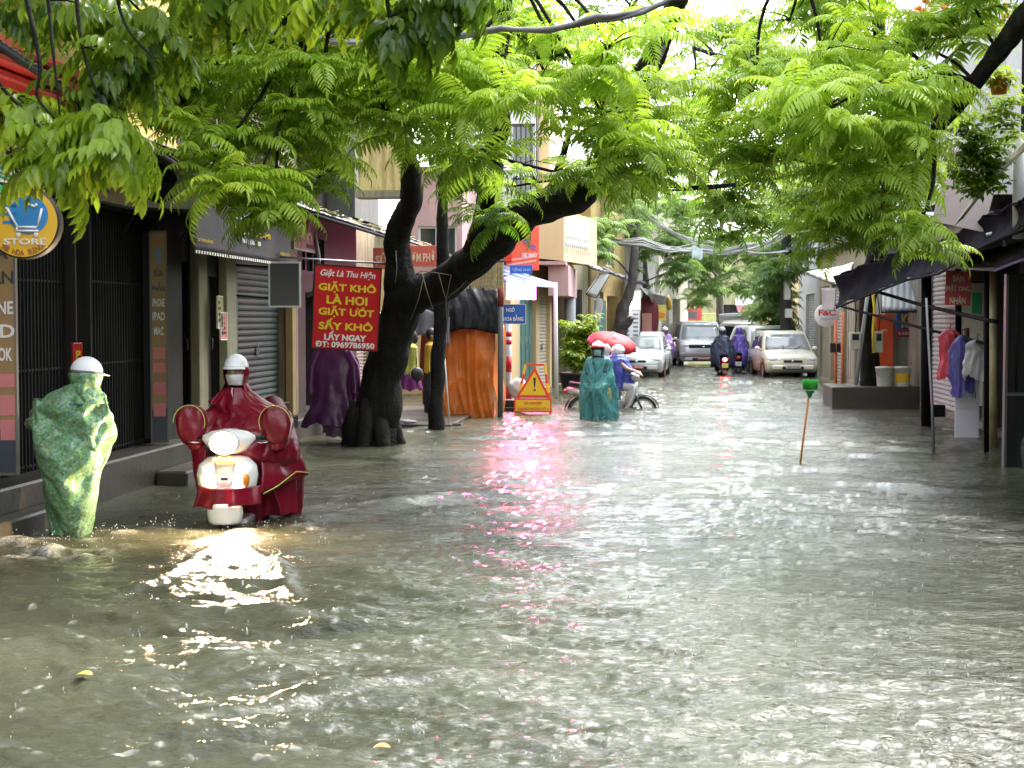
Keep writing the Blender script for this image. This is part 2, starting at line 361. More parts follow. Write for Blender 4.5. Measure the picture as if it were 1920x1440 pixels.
def fill_opening(t, x0, x1, z0, z1, kind, m, y=.12):
    """the shutter, gate, window or door that closes one opening of a wall"""
    if kind == 'roll':
        q = M(); n = max(4, int((z1-z0)/.085)); pr = []
        for i in range(n):
            a = z0+(z1-z0)*i/n; b = z0+(z1-z0)*(i+1)/n; pr += [(y, a), (y-.022, a+.2*(b-a)), (y-.028, a+.5*(b-a)), (y-.018, b-.12*(b-a))]
        pr += [(y, z1)]
        v = [(x0, p[0], p[1]) for p in pr]+[(x1, p[0], p[1]) for p in pr]; k = len(pr)
        q.add(v, [(i, i+1, k+i+1, k+i) for i in range(k-1)])
        o = q.build('roller_shutter', m, t)
        q = M(); cxx = (x0+x1)/2; q.box(cxx-.07, cxx+.07, y-.05, y-.03, z0+.95, z0+1.05, bev=.006); q.box(cxx-.015, cxx+.015, y-.06, y-.05, z0+.93, z0+1.12)
        q.build('shutter_lock', steel, o)
    elif kind == 'accordion':
        q = M(); n = max(6, int((x1-x0)/.075))
        for i in range(n):
            a = x0+(x1-x0)*i/n; b = x0+(x1-x0)*(i+1)/n; c = (a+b)/2
            q.add([(a, y, z0), (c, y-.035, z0), (b, y, z0), (a, y, z1), (c, y-.035, z1), (b, y, z1)], [(0,1,4,3), (1,2,5,4)])
            q.box(c-.008, c+.008, y-.055, y-.04, z0, z1)
        for z in (z0+.05, z0+(z1-z0)*.37, z0+(z1-z0)*.7, z1-.05): q.box(x0, x1, y-.048, y-.043, z-.012, z+.012)
        q.build('folding_gate', m, t)
    elif kind == 'door':
        q = M(); q.box(x0, x1, y, y+.05, z0, z1)
        n = max(2, round((x1-x0)/.42)); wd = (x1-x0)/n
        for i in range(n):
            a = x0+i*wd
            q.box(a+.015, a+wd-.015, y-.03, y, z0+.02, z1-.02, bev=.008)
            for zz in (0.08, .52): q.box(a+.07, a+wd-.07, y-.045, y-.031, z0+(z1-z0)*zz, z0+(z1-z0)*(zz+.36), bev=.008)
        d = q.build('door', m, t)
        q = M(); q.tube([((x0+x1)/2+.05, y-.05, z0+1), ((x0+x1)/2+.05, y-.09, z0+1.02), ((x0+x1)/2+.05, y-.09, z0+1.14), ((x0+x1)/2+.05, y-.05, z0+1.16)], .009, 6); q.build('handle', steel, d)
    elif kind in ('window', 'grille'):
        q = M(); q.box(x0, x0+.05, y-.06, y, z0, z1); q.box(x1-.05, x1, y-.06, y, z0, z1); q.box(x0+.05, x1-.05, y-.06, y, z0, z0+.05); q.box(x0+.05, x1-.05, y-.06, y, z1-.05, z1)
        nm = max(1, round((x1-x0)/.55))
        for i in range(1, nm): a = x0+(x1-x0)*i/nm; q.box(a-.025, a+.025, y-.05, y, z0+.05, z1-.05)
        f = q.build('window', m, t)
        q = M(); q.box(x0+.05, x1-.05, y+.002, y+.012, z0+.05, z1-.05); q.build('pane', glassm, f)
        if kind == 'grille':
            q = M(); n = int((x1-x0)/.11)
            for i in range(n+1): a = x0+(x1-x0)*i/n; q.bar((a, y-.1, z0), (a, y-.1, z1), .008, 5)
            for z in (z0+.03, (z0+z1)/2, z1-.03): q.box(x0, x1, y-.097, y-.089, z-.012, z+.012)
            q.build('window_grille', dsteel, f)
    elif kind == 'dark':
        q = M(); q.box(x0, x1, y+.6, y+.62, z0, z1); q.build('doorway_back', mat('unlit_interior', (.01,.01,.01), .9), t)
    elif kind == 'louvre':
        q = M(); n = int((z1-z0)/.07)
        for i in range(n):
            z = z0+(z1-z0)*(i+.5)/n; q.box(x0, x1, -.03, .03, -.004, .004, mx=Matrix.Translation((0, y-.03, z)) @ Matrix.Rotation(R(-35), 4, 'X'))
        q.box(x0, x1, y+.02, y+.03, z0, z1); q.build('louvre', m, t)
    elif kind == 'fan':
        q = M()
        n = 5
        for i in range(n+1): a = x0+(x1-x0)*i/n; q.box(a-.02, a+.02, y-.03, y, z0, z1)
        k = max(2, int((z1-z0)/.2))
        for i in range(k+1): z = z0+(z1-z0)*i/k; q.box(x0, x1, y-.02, y+.005, z-.015, z+.015)
        q.build('grille_blocks', m, t); q = M(); q.box(x0, x1, y+.05, y+.06, z0, z1); q.build('grille_back', darkwall, t)

def house(name, label, cat, loc, rz, wd, dp, ht, wm, ops=(), z0=-.5, roof=True, group=None):
    t = thing(name, label, cat, loc, rz, group)
    xs = sorted({0, wd, *[o[0] for o in ops], *[o[1] for o in ops]}); zs = sorted({z0, ht, *[o[2] for o in ops], *[o[3] for o in ops]})
    q = M(); th = .16
    def solid(xc, zc): return not any(o[0] < xc < o[1] and o[2] < zc < o[3] for o in ops)
    for i in range(len(xs)-1):
        for j in range(len(zs)-1):
            a, b, c, d = xs[i], xs[i+1], zs[j], zs[j+1]
            if solid((a+b)/2, (c+d)/2): q.add([(a,0,c), (b,0,c), (b,0,d), (a,0,d)], [(0,1,2,3)])
    for o in ops:
        a, b, c, d = o[:4]; e = .7 if o[4] == 'dark' else th
        q.add([(a,0,c),(a,e,c),(a,e,d),(a,0,d),(b,0,c),(b,e,c),(b,e,d),(b,0,d)], [(0,1,2,3), (4,7,6,5), (3,2,6,7), (0,4,5,1)])
    q.add([(0,0,z0),(0,dp,z0),(0,dp,ht),(0,0,ht),(wd,0,z0),(wd,dp,z0),(wd,dp,ht),(wd,0,ht)], [(0,3,2,1), (4,5,6,7), (3,7,6,2), (1,2,6,5)])
    q.build('wall', wm, t)
    for o in ops: fill_opening(t, *o)
    if roof:
        q = M(); q.box(-.05, wd+.05, -.22, dp, ht+.003, ht+.14, bev=.02); q.build('roof_edge', concrete, t)
    return t
L, RR = PI/2, -PI/2
def panel(name, label, cat, loc, rz, w_, h_, m, frame=None, th=.03, roll=0, group=None, fw=.025):
    """a sign board; its Empty is at the middle of its foot, the board faces local -Y"""
    t = thing(name, label, cat, loc, 0, group, rot=(Matrix.Rotation(rz, 3, 'Z') @ Matrix.Rotation(roll, 3, 'Y')))
    q = M(); q.box(-w_/2, w_/2, -th/2, th/2, 0, h_, bev=.004); q.build('board', m, t)
    if frame:
        q = M(); a = w_/2
        q.box(-a-fw, -a, -th/2-.008, th/2+.008, -fw, h_+fw); q.box(a, a+fw, -th/2-.008, th/2+.008, -fw, h_+fw)
        q.box(-a, a, -th/2-.008, th/2+.008, -fw, 0); q.box(-a, a, -th/2-.008, th/2+.008, h_, h_+fw); q.build('frame', frame, t)
    return t
yl = mat('yellow_lettering', (.80,.56,.02), .5, .05); wl = mat('white_lettering', (.78,.76,.74), .5, .05)
bl = mat('black_lettering', (.03,.03,.03), .5, .05); rl = mat('red_lettering', (.6,.03,.03), .5, .05); blue = mat('blue_sign_paint', (.02,.10,.42), .4, .08)
tarp_or = mat('orange_tarpaulin', (.62,.17,.02), .35, .15, 3, .4, 12, trans=.25); tarp_bk = mat('black_tarpaulin', (.006,.006,.009), .45, .3, 3, .5, 8, spec=.2)
tin = mat('corrugated_tin', (.28,.28,.27), .4, .25, 2, metal=.4, streak=.6, scol=(.09,.06,.04))
paper_red = mat('pink_paper', (.62,.20,.20), .7, .12); kraft = mat('ochre_sign_vinyl', (.33,.20,.07), .5, .1, 2)

# ---------------------------------------------------------------- LEFT SIDE, along X = -5.6
def Yl(px, X=-5.6): return -X*2800/(1230-px)
def Zl(px, py, X=-5.6): return CAMZ-(py-600)/2800*Yl(px, X)
s0 = 7.0
def lx(px): return Yl(px)-s0
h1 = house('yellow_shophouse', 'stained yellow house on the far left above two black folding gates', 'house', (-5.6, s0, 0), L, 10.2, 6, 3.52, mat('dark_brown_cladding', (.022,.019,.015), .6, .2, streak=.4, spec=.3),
    [(lx(10)-1.6, lx(105), .37, 2.86, 'accordion', gate_dark), (lx(108), lx(135), .37, 2.9, 'dark', None), (lx(137), lx(270), .37, 2.9, 'accordion', gate_dark),
     ], roof=False)
q = M(); q.box(0, 10.2, .01, 5.9, 3.524, 6.4); q.build('upper_wall', yellowwall, h1)
q = M(); q.box(-.05, 10.25, -.2, 5.9, 6.404, 6.55, bev=.02); q.build('roof_edge', concrete, h1)
q = M(); a_ = .05
for c, d, e, f_ in ((-9, lx(10)-1.6, -.5, 2.95), (lx(105), lx(108), .37, 2.95), (lx(135), lx(137), .37, 2.95), (lx(270), 10.19, -.5, 2.95), (lx(10)-1.6, lx(270), 2.905, 3.5)):
    if c < 0: c = .01
    q.box(c+.001, d-.001, -.03, -.002, e, f_)
q.build('shop_frame', mat('dark_brown_cladding', (.022,.019,.015), .6, .2, streak=.4, spec=.3), h1)
h2 = house('dark_shophouse', 'narrow grimy house with dark door between gate and green shutter', 'house', (-5.6, 17.2, 0), L, 2.25, 6, 5.6, darkwall,
    [(.05, .6, .37, 2.45, 'door', gate_dark), (1.15, 1.55, .37, 2.3, 'door', mat('weathered_wood', (.10,.08,.06), .7, .3))])
h3 = house('shuttered_shop', 'beige shop with a grey green roller shutter behind the scooter rider', 'house', (-5.6, 19.45, 0), L, 3.6, 6, 4.8, beigewall,
    [(.2, 2.75, .3, 2.75, 'roll', gate_green), (.6, 2.4, 3.4, 4.4, 'window', beigewall)])
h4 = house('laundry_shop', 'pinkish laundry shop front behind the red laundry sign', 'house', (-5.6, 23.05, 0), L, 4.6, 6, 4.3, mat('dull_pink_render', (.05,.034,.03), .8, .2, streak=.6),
    [(.5, 2.0, .3, 2.2, 'dark', None), (.3, 1.9, 2.5, 3.1, 'window', dsteel), (2.6, 4.2, .3, 2.5, 'louvre', blindm)])
h5 = house('mouldy_house', 'grey house with mould streaks and a small brown window', 'house', (-6.2, 27.65, 0), L, 5.0, 6, 7.5, mat('streaked_olive_render', (.30,.28,.17), .8, .3, 1, .2, streak=.8, scol=(.07,.06,.03)),
    [(1.0, 2.0, 4.9, 6.1, 'window', mat('brown_window_wood', (.10,.05,.03), .6)), (2.7, 4.4, .3, 2.5, 'louvre', blindm), (.6, 2.1, .3, 2.4, 'roll', shut_grey)])
# annex block with the streaked parapet seen between the leaves
def facing(name, label, cat, x0, x1, Y, ht, wm, ops=(), dp=3, z0=-.5, group=None, rz=0):
    return house(name, label, cat, (x0, Y, 0), rz, x1-x0, dp, ht, wm, ops, z0, group=group)
a = P(572, 300, Y=26); b = P(755, 300, Y=26)
facing('grey_upper_house', 'tall dark grey house wall above the tin awning, behind the leaves', 'house', -9.4, a.x+1.05, 25.2, 9, mat('dark_grey_render', (.13,.135,.12), .8, .2, .8, streak=.4), [(3.4, 3.9, 4.6, 5.6, 'window', whitep)], dp=2.2, z0=3.5)
x0 = P(676, 0, Y=25).x; x1 = P(757, 0, Y=25).x; zt = P(0, 270, Y=25).z; zb = P(0, 365, Y=25).z
t = thing('stained_balcony', 'yellow balcony parapet with brown rust streaks left of the trunk', 'balcony', (x0, 25, zb))
q = M(); q.box(0, x1-x0, -.25, .19, 0, zt-zb); q.build('parapet', mat('rust_streaked_yellow', (.50,.40,.16), .8, .2, 2, streak=1, scol=(.16,.08,.02)), t)
q = M(); q.box(-.06, x1-x0+.06, -.3, .19, zt-zb+.003, zt-zb+.09); q.build('coping', beigewall, t)
q = M(); q.box(-.05, x1-x0+.05, -.28, .19, -.12, -.003); q.build('slab', beigewall, t)
x0 = P(684, 0, Y=25.1).x
# mid left: steps, kerb
m = M()
m.box(-5.6, -5.3, 7.0, 16.9, -.5, .37, bev=.02); m.box(-5.6, -5.2, 16.9, 24, -.5, .29, bev=.02); m.box(-5.3, -5.08, 8.8, 13.2, -.5, .16, bev=.02); m.box(-5.3, -4.95, 15.4, 17.8, -.5, .14, bev=.02)
struct('pavement', m.mesh('pavement'), concrete)
m = M(); m.box(-5.19, -3.3, 24.05, 29, -.5, .06, bev=.02); m.box(-4.6, -2.7, 33, 41, -.5, .02, bev=.02); struct('pavement', m.mesh('pavement'), concrete)
for k, (px, lab) in enumerate(((443, 'beige concrete step block beside the green shutter, nearer one'), (536, 'pale step block at the far end of the green shutter'))):
    y = Yl(px); t = thing('step_block', lab, 'step', (-5.05, y, .26)); q = M(); q.box(-.18, .12, -.25, .35, 0, .18, bev=.015); q.box(-.18, 0, -.15, .35, .182, .36, bev=.015); q.build('block', concrete, t)

house('added_left_house', 'unseen dark house beside and behind the camera on the left, added to block light', 'house', (-5.7, -9, 0), L, 15.9, 6, 7, darkwall, [(9.5, 12.5, .37, 2.8, 'accordion', gate_dark), (2, 5, .37, 2.8, 'roll', gate_green)])  # out of view; added to keep low light off the left shop fronts
# pilasters and posters on the left front
def pil(px, w_, m, lab, z1=3.0, X=-5.48):
    y = Yl(px, X); t = thing('pilaster', lab, 'pillar', (X-.1, y, .29), L); q = M(); q.box(-w_/2, w_/2, -.12, -.005, 0, z1-.29, bev=.01); q.box(-w_/2-.03, w_/2+.03, -.14, -.005, z1-.285, z1-.2, bev=.01); q.build('shaft', m, t)
pil(362, .34, beigewall, 'beige pillar left of the narrow brown door, under the purple awning'); pil(418, .42, mat('pale_beige_render', (.42,.38,.26), .8, .15, streak=.5), 'pale beige pillar with posters beside the green shutter'); pil(540, .2, mat('ochre_render', (.30,.22,.08), .8, .2, streak=.5), 'thin ochre pillar right of the green shutter', 2.4)
for px, py, w_, h_, m_, lab, cap in ((397, 585, .2, .38, mat('yellow_poster_paper', (.42,.36,.10), .7), 'yellow poster with a dark panel pasted beside the pillar', bl), (404, 612, .26, .32, paper_red, 'white and pink poster pasted below the yellow poster', bl)):
    X = -5.33; p = Vector((X, Yl(px, X), Zl(px, py, X)-h_/2)); t = panel('wall_poster', lab, 'poster', p, L, w_, h_, m_, wl, .006, fw=.012)
    for k in range(4): q = M(); q.box(-w_*.36, w_*.3-.02*k, -.009, -.005, h_*(.2+.19*k), h_*(.29+.19*k)); q.build('print_block', bl, t)
# purple awning banner
aw = thing('purple_awning', 'dark purple canvas awning with yellow lettering above the green shutter', 'awning', (-5.0, 18.5, 2.5), L)
y0, y1 = Yl(350, -5.0)-18.5, Yl(541, -5.0)-18.5
cm = mat('dark_purple_canvas', (.030,.018,.024), .6, .15, 3, .2, 30)
q = M(); q.sheet(lambda u, v: (y0+(y1-y0)*u, .03+.05*math.sin(u*9)*.3, v*.62), 24, 8, .006)
q.sheet(lambda u, v: (y0+(y1-y0)*u, .05+.35*v, .64+.34*v), 20, 5, .006); q.build('canopy', cm, aw)
q = M(); n = 44
for i in range(n): a_ = y0+(y1-y0)*(i+.2)/n; q.box(a_, a_+(y1-y0)/n*.55, .0, .006, -.02, .015)
q.build('trim', wl, aw)
q = M(); q.bar((y0, .06, .63), (y1, .06, .63), .02); q.bar((y0, .06, .63), (y0, .55, .2), .015); q.bar((y1, .06, .63), (y1, .55, .2), .015); q.build('frame_bar', dsteel, aw)
xr = lambda px: Yl(px, -5.0)-18.5
text(aw, 'Charlyn', (xr(420)+xr(492))/2, .5, xr(492)-xr(420), .14, wl, -.005); text(aw, 'NAIL-TÓC-MI', (xr(427)+xr(496))/2, .335, xr(496)-xr(427), .085, yl, -.005, .01)
text(aw, '0912 538 638', (xr(440)+xr(477))/2, .21, xr(477)-xr(440), .055, wl, -.005, .01); text(aw, '57 HOA BẰNG', (xr(355)+xr(384))/2, .14, xr(384)-xr(355), .05, yl, -.005, .01); text(aw, 'MỞ CỬA', (xr(516)+xr(535))/2, .14, xr(535)-xr(516), .05, yl, -.005, .01)
# red sign right of it
t = panel('red_fascia_sign', 'small red fascia sign with pale lettering beside the purple awning', 'sign', (-5.15, (Yl(541, -5.15)+Yl(584, -5.15))/2, Zl(562, 466, -5.15)), L, Yl(584, -5.15)-Yl(541, -5.15), .46, mat('crimson_vinyl', (.32,.02,.05), .5), mat('grey_trim', (.3,.29,.27), .6))
text(t, 'SPA', 0, .27, .8, .25, mat('faded_red_lettering', (.55,.25,.25), .5), -.02, .02); text(t, '0988 361 ...', .3, .06, .5, .06, bl, -.02)
# fascia of the store
f0, f1 = Yl(70, -5.45), Yl(236, -5.45)
t = panel('store_fascia', 'long ochre fascia board over the black folding gates', 'sign', (-5.45, (f0+f1)/2, 2.92), L, f1-f0, .52, kraft, dsteel, .05)
text(t, 'STORE', -.1, .17, .62, .16, mat('navy_lettering', (.05,.07,.13), .5), -.03, .02); text(t, 'SỬA ĐIỆN THOẠI', -.1, .4, 1.0, .1, mat('navy_lettering', ()), -.03, .01)
# canopy roofs
def tinroof(name, label, x_in, x_out, y0, y1, z_in, z_out, m=tin, wav=.03, posts=(), sag=0, z1_in=None, z1_out=None):
    z1_in = z_in if z1_in is None else z1_in; z1_out = z_out if z1_out is None else z1_out
    t = thing(name, label, 'awning', (x_out, y0, z_out)); n = max(30, int(abs(y1-y0)/.09)*2)
    q = M(); q.sheet(lambda u, v: (x_in+(x_out-x_in)*v, y0+(y1-y0)*u, (z_in+(z1_in-z_in)*u)*(1-v)+(z_out+(z1_out-z_out)*u)*v+wav*.5*(u*n//1 % 2)-sag*math.sin(PI*u)*v), n, 5, .006, smooth=False)
    q.build('roof_sheet', m, t, True)
    q = M(); q.bar((x_out, y0, z_out-.05), (x_out, y1, z1_out-.05), .025); q.bar((x_in, y0, z_in-.05), (x_in, y1, z1_in-.05), .02)
    for k in range(5):
        y = y0+(y1-y0)*k/4; u = k/4
        q.bar((x_out, y, z_out+(z1_out-z_out)*u-.05), (x_in, y, z_in+(z1_in-z_in)*u-.06), .015)
    q.build('roof_frame', dsteel, t, True)
    return t
tinroof('metal_awning', 'long grey metal sheet awning with a bright rolled edge over the folding gates', -5.6, -4.75, 10.5, 15.6, 3.95, 3.78, z1_in=3.55, z1_out=3.22)
tinroof('metal_awning', 'dark sheet awning sloping above the purple canvas awning', -5.6, -4.75, 15.7, 19.6, 3.75, 3.42, z1_in=3.6, z1_out=3.38)
lit = tinroof('littered_awning', 'long dark tin awning strewn with wet yellow leaves above the laundry sign', -5.6, -4.55, 19.7, 33, 3.6, 3.2, m=mat('dark_tin', (.10,.10,.11), .4, .4, 3, metal=.3, streak=.7, scol=(.3,.3,.28)))
q = M(); r0 = random.Random(4)
for k in range(420):
    u = r0.random(); v = r0.random(); c = Vector((-5.6+1.05*v, 20+12.9*u, 3.6-.4*v+.03)); a = r0.uniform(0, 6.28); s = r0.uniform(.05, .12)
    d = Vector((math.cos(a), math.sin(a), r0.uniform(-.3, .3)))*s; e = Vector((-math.sin(a), math.cos(a), r0.uniform(-.2, .5)))*s*.4
    q.add([c-d, c-e+Vector((0,0,.012)), c+d, c+e], [(0,1,2,3)])
for k in range(50):
    y = 20+12.9*r0.random(); q.tube([(-4.6-r0.random()*.5, y, 3.3), (-4.6-r0.random()*.5, y+r0.uniform(-.5, .5), 3.34)], .012, 5)
o = q.build('leaf_litter', mat('wet_leaf_litter', (.30,.27,.12), .5, .6, 14), lit, True); o['kind'] = 'stuff'
# red tiled edge, top left, striped awning
t = thing('red_roof_edge', 'red moulded roof edge at the top left corner', 'roof', (-5.0, 12.5, Zl(20, 150, -5.0)), L)
q = M()
for k in range(3): q.box(-2.2, .55, -.08*k, .3, .09*k, .09*k+.075, bev=.02)
q.build('moulding', mat('red_paint', (.50,.04,.04), .45), t)
t = thing('striped_awning', 'green and white striped canvas awning behind the round store sign', 'awning', (-4.9, 11, 2.75), L)
sm_ = mat('white_canvas', (.66,.66,.62), .6, .06, trans=.3); sg_ = mat('green_canvas', (.03,.38,.14), .6, .06, trans=.3)
q = M(); g_ = M()
xa, xb = -1.2, Yl(66, -4.9)-11
for k in range(5):
    (q).sheet(lambda u, v, k=k: (xa+(xb-xa)*u, .5-.5*(k+v)/5, .02+.38*(1-(k+v)/5)+.02*math.sin(u*14)), 16, 3, .005)
    g_.sheet(lambda u, v, k=k: (xa+(xb-xa)*u, .5-.5*(k+.3+v*.35)/5-.004, .028+.38*(1-(k+.3+v*.35)/5)+.02*math.sin(u*14)), 16, 2, .005)
q.build('canopy', sm_, t); g_.build('stripe', sg_, t)
q = M(); q.sheet(lambda u, v: (xa+(xb-xa)*u, -.005+.02*math.sin(u*22), .02-.12*v-.02*abs(math.sin(u*20))), 40, 3, .005); q.build('valance', sg_, t)
# round sign
c = P(47, 418, Y=10.2); rr_ = 70/2800*10.2
t = thing('round_store_sign', 'round yellow light box sign with a blue shopping cart', 'sign', (c.x, c.y, c.z-rr_), R(8))
q = M(); q.lathe([(.001,.07),(rr_-.012,.07),(rr_,.055),(rr_,-.055),(rr_-.012,-.07),(.001,-.07)], (0,0,rr_), 48, 'Y'); q.build('rim', dsteel, t)
q = M(); q.lathe([(.001,-.076),(rr_-.012,-.076),(rr_-.012,-.0705)], (0,0,rr_), 48, 'Y', False); q.build('sign_face', mat('yellow_sign_face', (.80,.45,.02), .4, .05), t)
q = M(); q.lathe([(.001,-.081),(rr_*.53,-.081),(rr_*.53,-.077)], (rr_*.18,0,rr_*1.2), 36, 'Y', False)
for k in range(4): q.box(-rr_*(.62-.1*(k%2)), -rr_*.15, -.081, -.0775, rr_*(1.62-.22*k), rr_*(1.70-.22*k))
q.build('emblem_disc', mat('blue_emblem', (.02,.22,.52), .4), t)
q = M(); bw = .016
def ln(pts, m=q, r=.009):
    for a, b in zip(pts, pts[1:]): m.bar((a[0]*rr_, -.084, a[1]*rr_), (b[0]*rr_, -.084, b[1]*rr_), r, 6)
ln([(-.55,1.42),(-.38,1.36),(-.12,.86),(.42,.86),(.55,1.38)]); ln([(-.12,.86),(-.15,.76),(.45,.76)]); ln([(.12,1.42),(.17,1.5),(.27,1.46),(.36,1.42),(.42,1.5)])
q.ell((-.1*rr_,-.083,.66*rr_), (.018,.004,.018)); q.ell((.38*rr_,-.083,.66*rr_), (.018,.004,.018)); q.build('cart_emblem', wl, t)
text(t, 'STORE', .02, rr_*.47, rr_*1.15, rr_*.17, wl, -.081, .02); 
for k, ch in enumerate('91 HOA BẰNG'):
    if ch != ' ':
        a = R(-128+k*8.2+PI*0) ; an = -PI/2+(k-5)*.13
        text(t, ch, math.cos(an)*rr_*.83, rr_+math.sin(an)*rr_*.83, .028, .04 if ch != 'Ằ' else .055, mat('brown_lettering', (.35,.12,.02), .5), -.08, .01, rot=an+PI/2)
q = M(); q.bar((-rr_*.2, .0, 2*rr_), (-rr_*.2, .0, 2*rr_+.4), .015); q.bar((rr_*.2, 0, 2*rr_), (rr_*.2, 0, 2*rr_+.4), .015); q.build('hanger', dsteel, t)
# vertical lettered boards
def vboard(label, X, pxa, pxb, pytop, pybot, words, papers, rz):
    Y = 5.35*2800/(1230-(pxa+pxb)/2); a = P(pxa, 600, Y=Y); b = P(pxb, 600, Y=Y); w_ = (b.x-a.x); zt = P(0, pytop, Y=Y).z; zb = P(0, pybot, Y=Y).z
    h_ = zt-zb; t = panel('price_board', label, 'sign', ((a.x+b.x)/2, Y, zb), rz, w_, h_, kraft, mat('aluminium_trim', (.16,.15,.13), .5), .06, fw=.014)
    for s, fz, hh, mm, fx in words: text(t, s, fx*w_, h_*(1-fz), w_*.8 if len(s) > 3 else w_*.62, hh, mm, -.034, .02)
    for k, (fz, hh, fx, fw_) in enumerate(papers):
        q = M(); q.box(w_*(fx-fw_/2), w_*(fx+fw_/2), -.036, -.0315, h_*(1-fz)-hh/2, h_*(1-fz)+hh/2); q.build('price_paper', paper_red, t)
    q = M(); q.box(-w_*.49, w_*.49, -.035, -.0312, .01, h_*.16); q.build('dark_panel', mat('dark_blue_panel', (.02,.03,.05), .4), t)
    return t
vboard('tall ochre price board cropped by the left edge, below the round sign', -5.3, -75, 25, 372, 888,
    [('SỬA', .19, .13, bl, .1), ('PHÁN', .28, .13, bl, .1), ('IPHONE', .395, .11, wl, .08), ('IPAD', .48, .11, wl, .1), ('MACBOOK', .565, .11, wl, .05)],
    [(.66, .11, .0, .3), (.66, .11, .36, .26), (.75, .17, .0, .3), (.75, .17, .36, .26), (.84, .17, 0, .3), (.84, .17, .36, .26)], R(12))
b2 = vboard('narrow ochre price board on the edge of the second folding gate', -5.3, 284, 311, 437, 826,
    [('SỬA', .19, .1, bl, 0), ('PHẦN', .26, .1, bl, 0), ('IPHONE', .335, .09, wl, 0), ('IPAD', .40, .09, wl, 0), ('MAC', .47, .09, wl, 0)],
    [(.575, .13, 0, .8), (.645, .11, 0, .8), (.745, .15, 0, .8), (.845, .15, 0, .8)], R(20))
q = M(); q.ell((0,-.034,2.08), (.035,.003,.07)); q.box(-.03, .03, -.036, -.031, 1.98, 2.03); q.build('blue_emblem', mat('pale_blue_print', (.15,.28,.4), .5), b2)
Y = 5.35*2800/(1230-297)
t = thing('gate_side_post', 'dark steel side box beside the narrow price board', 'post', (P(276, 600, Y=Y).x, Y+.05, .42), R(20)); q = M(); q.box(-.07, .03, -.03, .25, 0, 2.3, bev=.01); q.build('post', gate_dark, t)
p = P(112, 600, X=-5.35); t = panel('fire_notice', 'narrow red notice board with yellow lettering beside the folding gate', 'sign', (-5.35, Yl(113, -5.35), Zl(113, 732, -5.35)), R(60), .11, .42, mat('red_notice', (.5,.02,.015), .4), None, .03)
text(t, 'P', 0, .31, .05, .08, yl, -.018, .02); text(t, 'C', 0, .22, .05, .08, yl, -.018, .02); text(t, 'C', 0, .13, .05, .08, yl, -.018, .02)
# air conditioner
X = -5.15; y = Yl(300, X); t = thing('air_conditioner', 'white air conditioner outdoor unit under the metal awning', 'air conditioner', (X, y, Zl(300, 386, X)), R(42))
acm = mat('aged_white_metal', (.42,.41,.36), .5, .1, streak=.4)
q = M(); q.box(-.4, .4, 0, .3, 0, .52, bev=.015); q.build('casing', acm, t)
q = M(); q.lathe([(.21,-.004),(.21,-.02),(.19,-.02),(.19,-.004)], (-.12, 0, .26), 28, 'Y')
for k in range(6): q.lathe([(.03*k+.02,-.015),(.03*k+.026,-.015)], (-.12,0,.26), 24, 'Y')
for k in range(4): a = PI*k/4; q.bar((-.12-.2*math.cos(a), -.014, .26-.2*math.sin(a)), (-.12+.2*math.cos(a), -.014, .26+.2*math.sin(a)), .005, 5)
q.build('fan_guard', blackm, t)
q = M(); q.lathe([(.001,-.002),(.195,-.002),(.195,.0)], (-.12,-.001,.26), 28, 'Y'); q.build('fan_recess', blackm, t)
q = M(); q.bar((-.35, .03, -.02), (-.35, .5, -.3), .015); q.bar((.35, .03, -.02), (.35, .5, -.3), .015); q.box(-.42, .42, .02, .06, -.03, -.001); q.build('bracket', dsteel, t)
# black sign board, white frame
p = P(534, 573, Y=19.2); t = panel('blank_light_box', 'blank black light box sign with a white frame left of the laundry sign', 'sign', p, R(12), .37, .55, mat('unlit_sign_face', (.004,.004,.005), .3), whitep, .07)
q = M(); q.bar((-.19, 0, .5), (-.85, .2, .55), .014); q.bar((-.19, 0, .1), (-.85, .2, .15), .014); q.build('arm', dsteel, t)
# laundry sign
p = P(646, 655, Y=20); sg = panel('laundry_sign', 'red hanging laundry sign with yellow and white lettering', 'sign', p, R(30), .93, 1.12, redpaint, dsteel, .02, roll=R(3), fw=.014)
text(sg, 'Giặt Là Thu Hiện', 0, 1.015, .78, .115, wl, -.012, .015, italic=.25)
for s, z, w_ in (('GIẶT KHÔ', .835, .82), ('LÀ HƠI', .675, .58), ('GIẶT ƯỚT', .505, .79), ('SẤY KHÔ', .335, .77)): text(sg, s, 0, z, w_, .155 if s != 'LÀ HƠI' else .14, yl, -.012, .034)
text(sg, 'LẤY NGAY', 0, .18, .60, .13, wl, -.012, .045); text(sg, 'ĐT: 0969786950', 0, .06, .84, .085, wl, -.012, .03)
q = M(); q.bar((-1.2, .25, 1.2), (.52, -.02, 1.2), .014); q.bar((-.4, 0, 1.12), (-.4, 0, 1.2), .008); q.bar((.4, 0, 1.12), (.4, 0, 1.2), .008); q.build('hanging_pole', steel, sg)
t = thing('drain_hose', 'thick grey hose bending down beside the dark window', 'hose', (-5.0, 22.2, 2.1)); q = M(); q.tube([P(573, 420, Y=22.2), P(590, 440, Y=22.2), P(597, 480, Y=22.2), P(597, 520, Y=22.2), P(588, 548, Y=22.2), P(575, 555, Y=22.2)], .035, 10); q.build('hose', mat('grey_hose', (.16,.15,.14), .5), t, True)
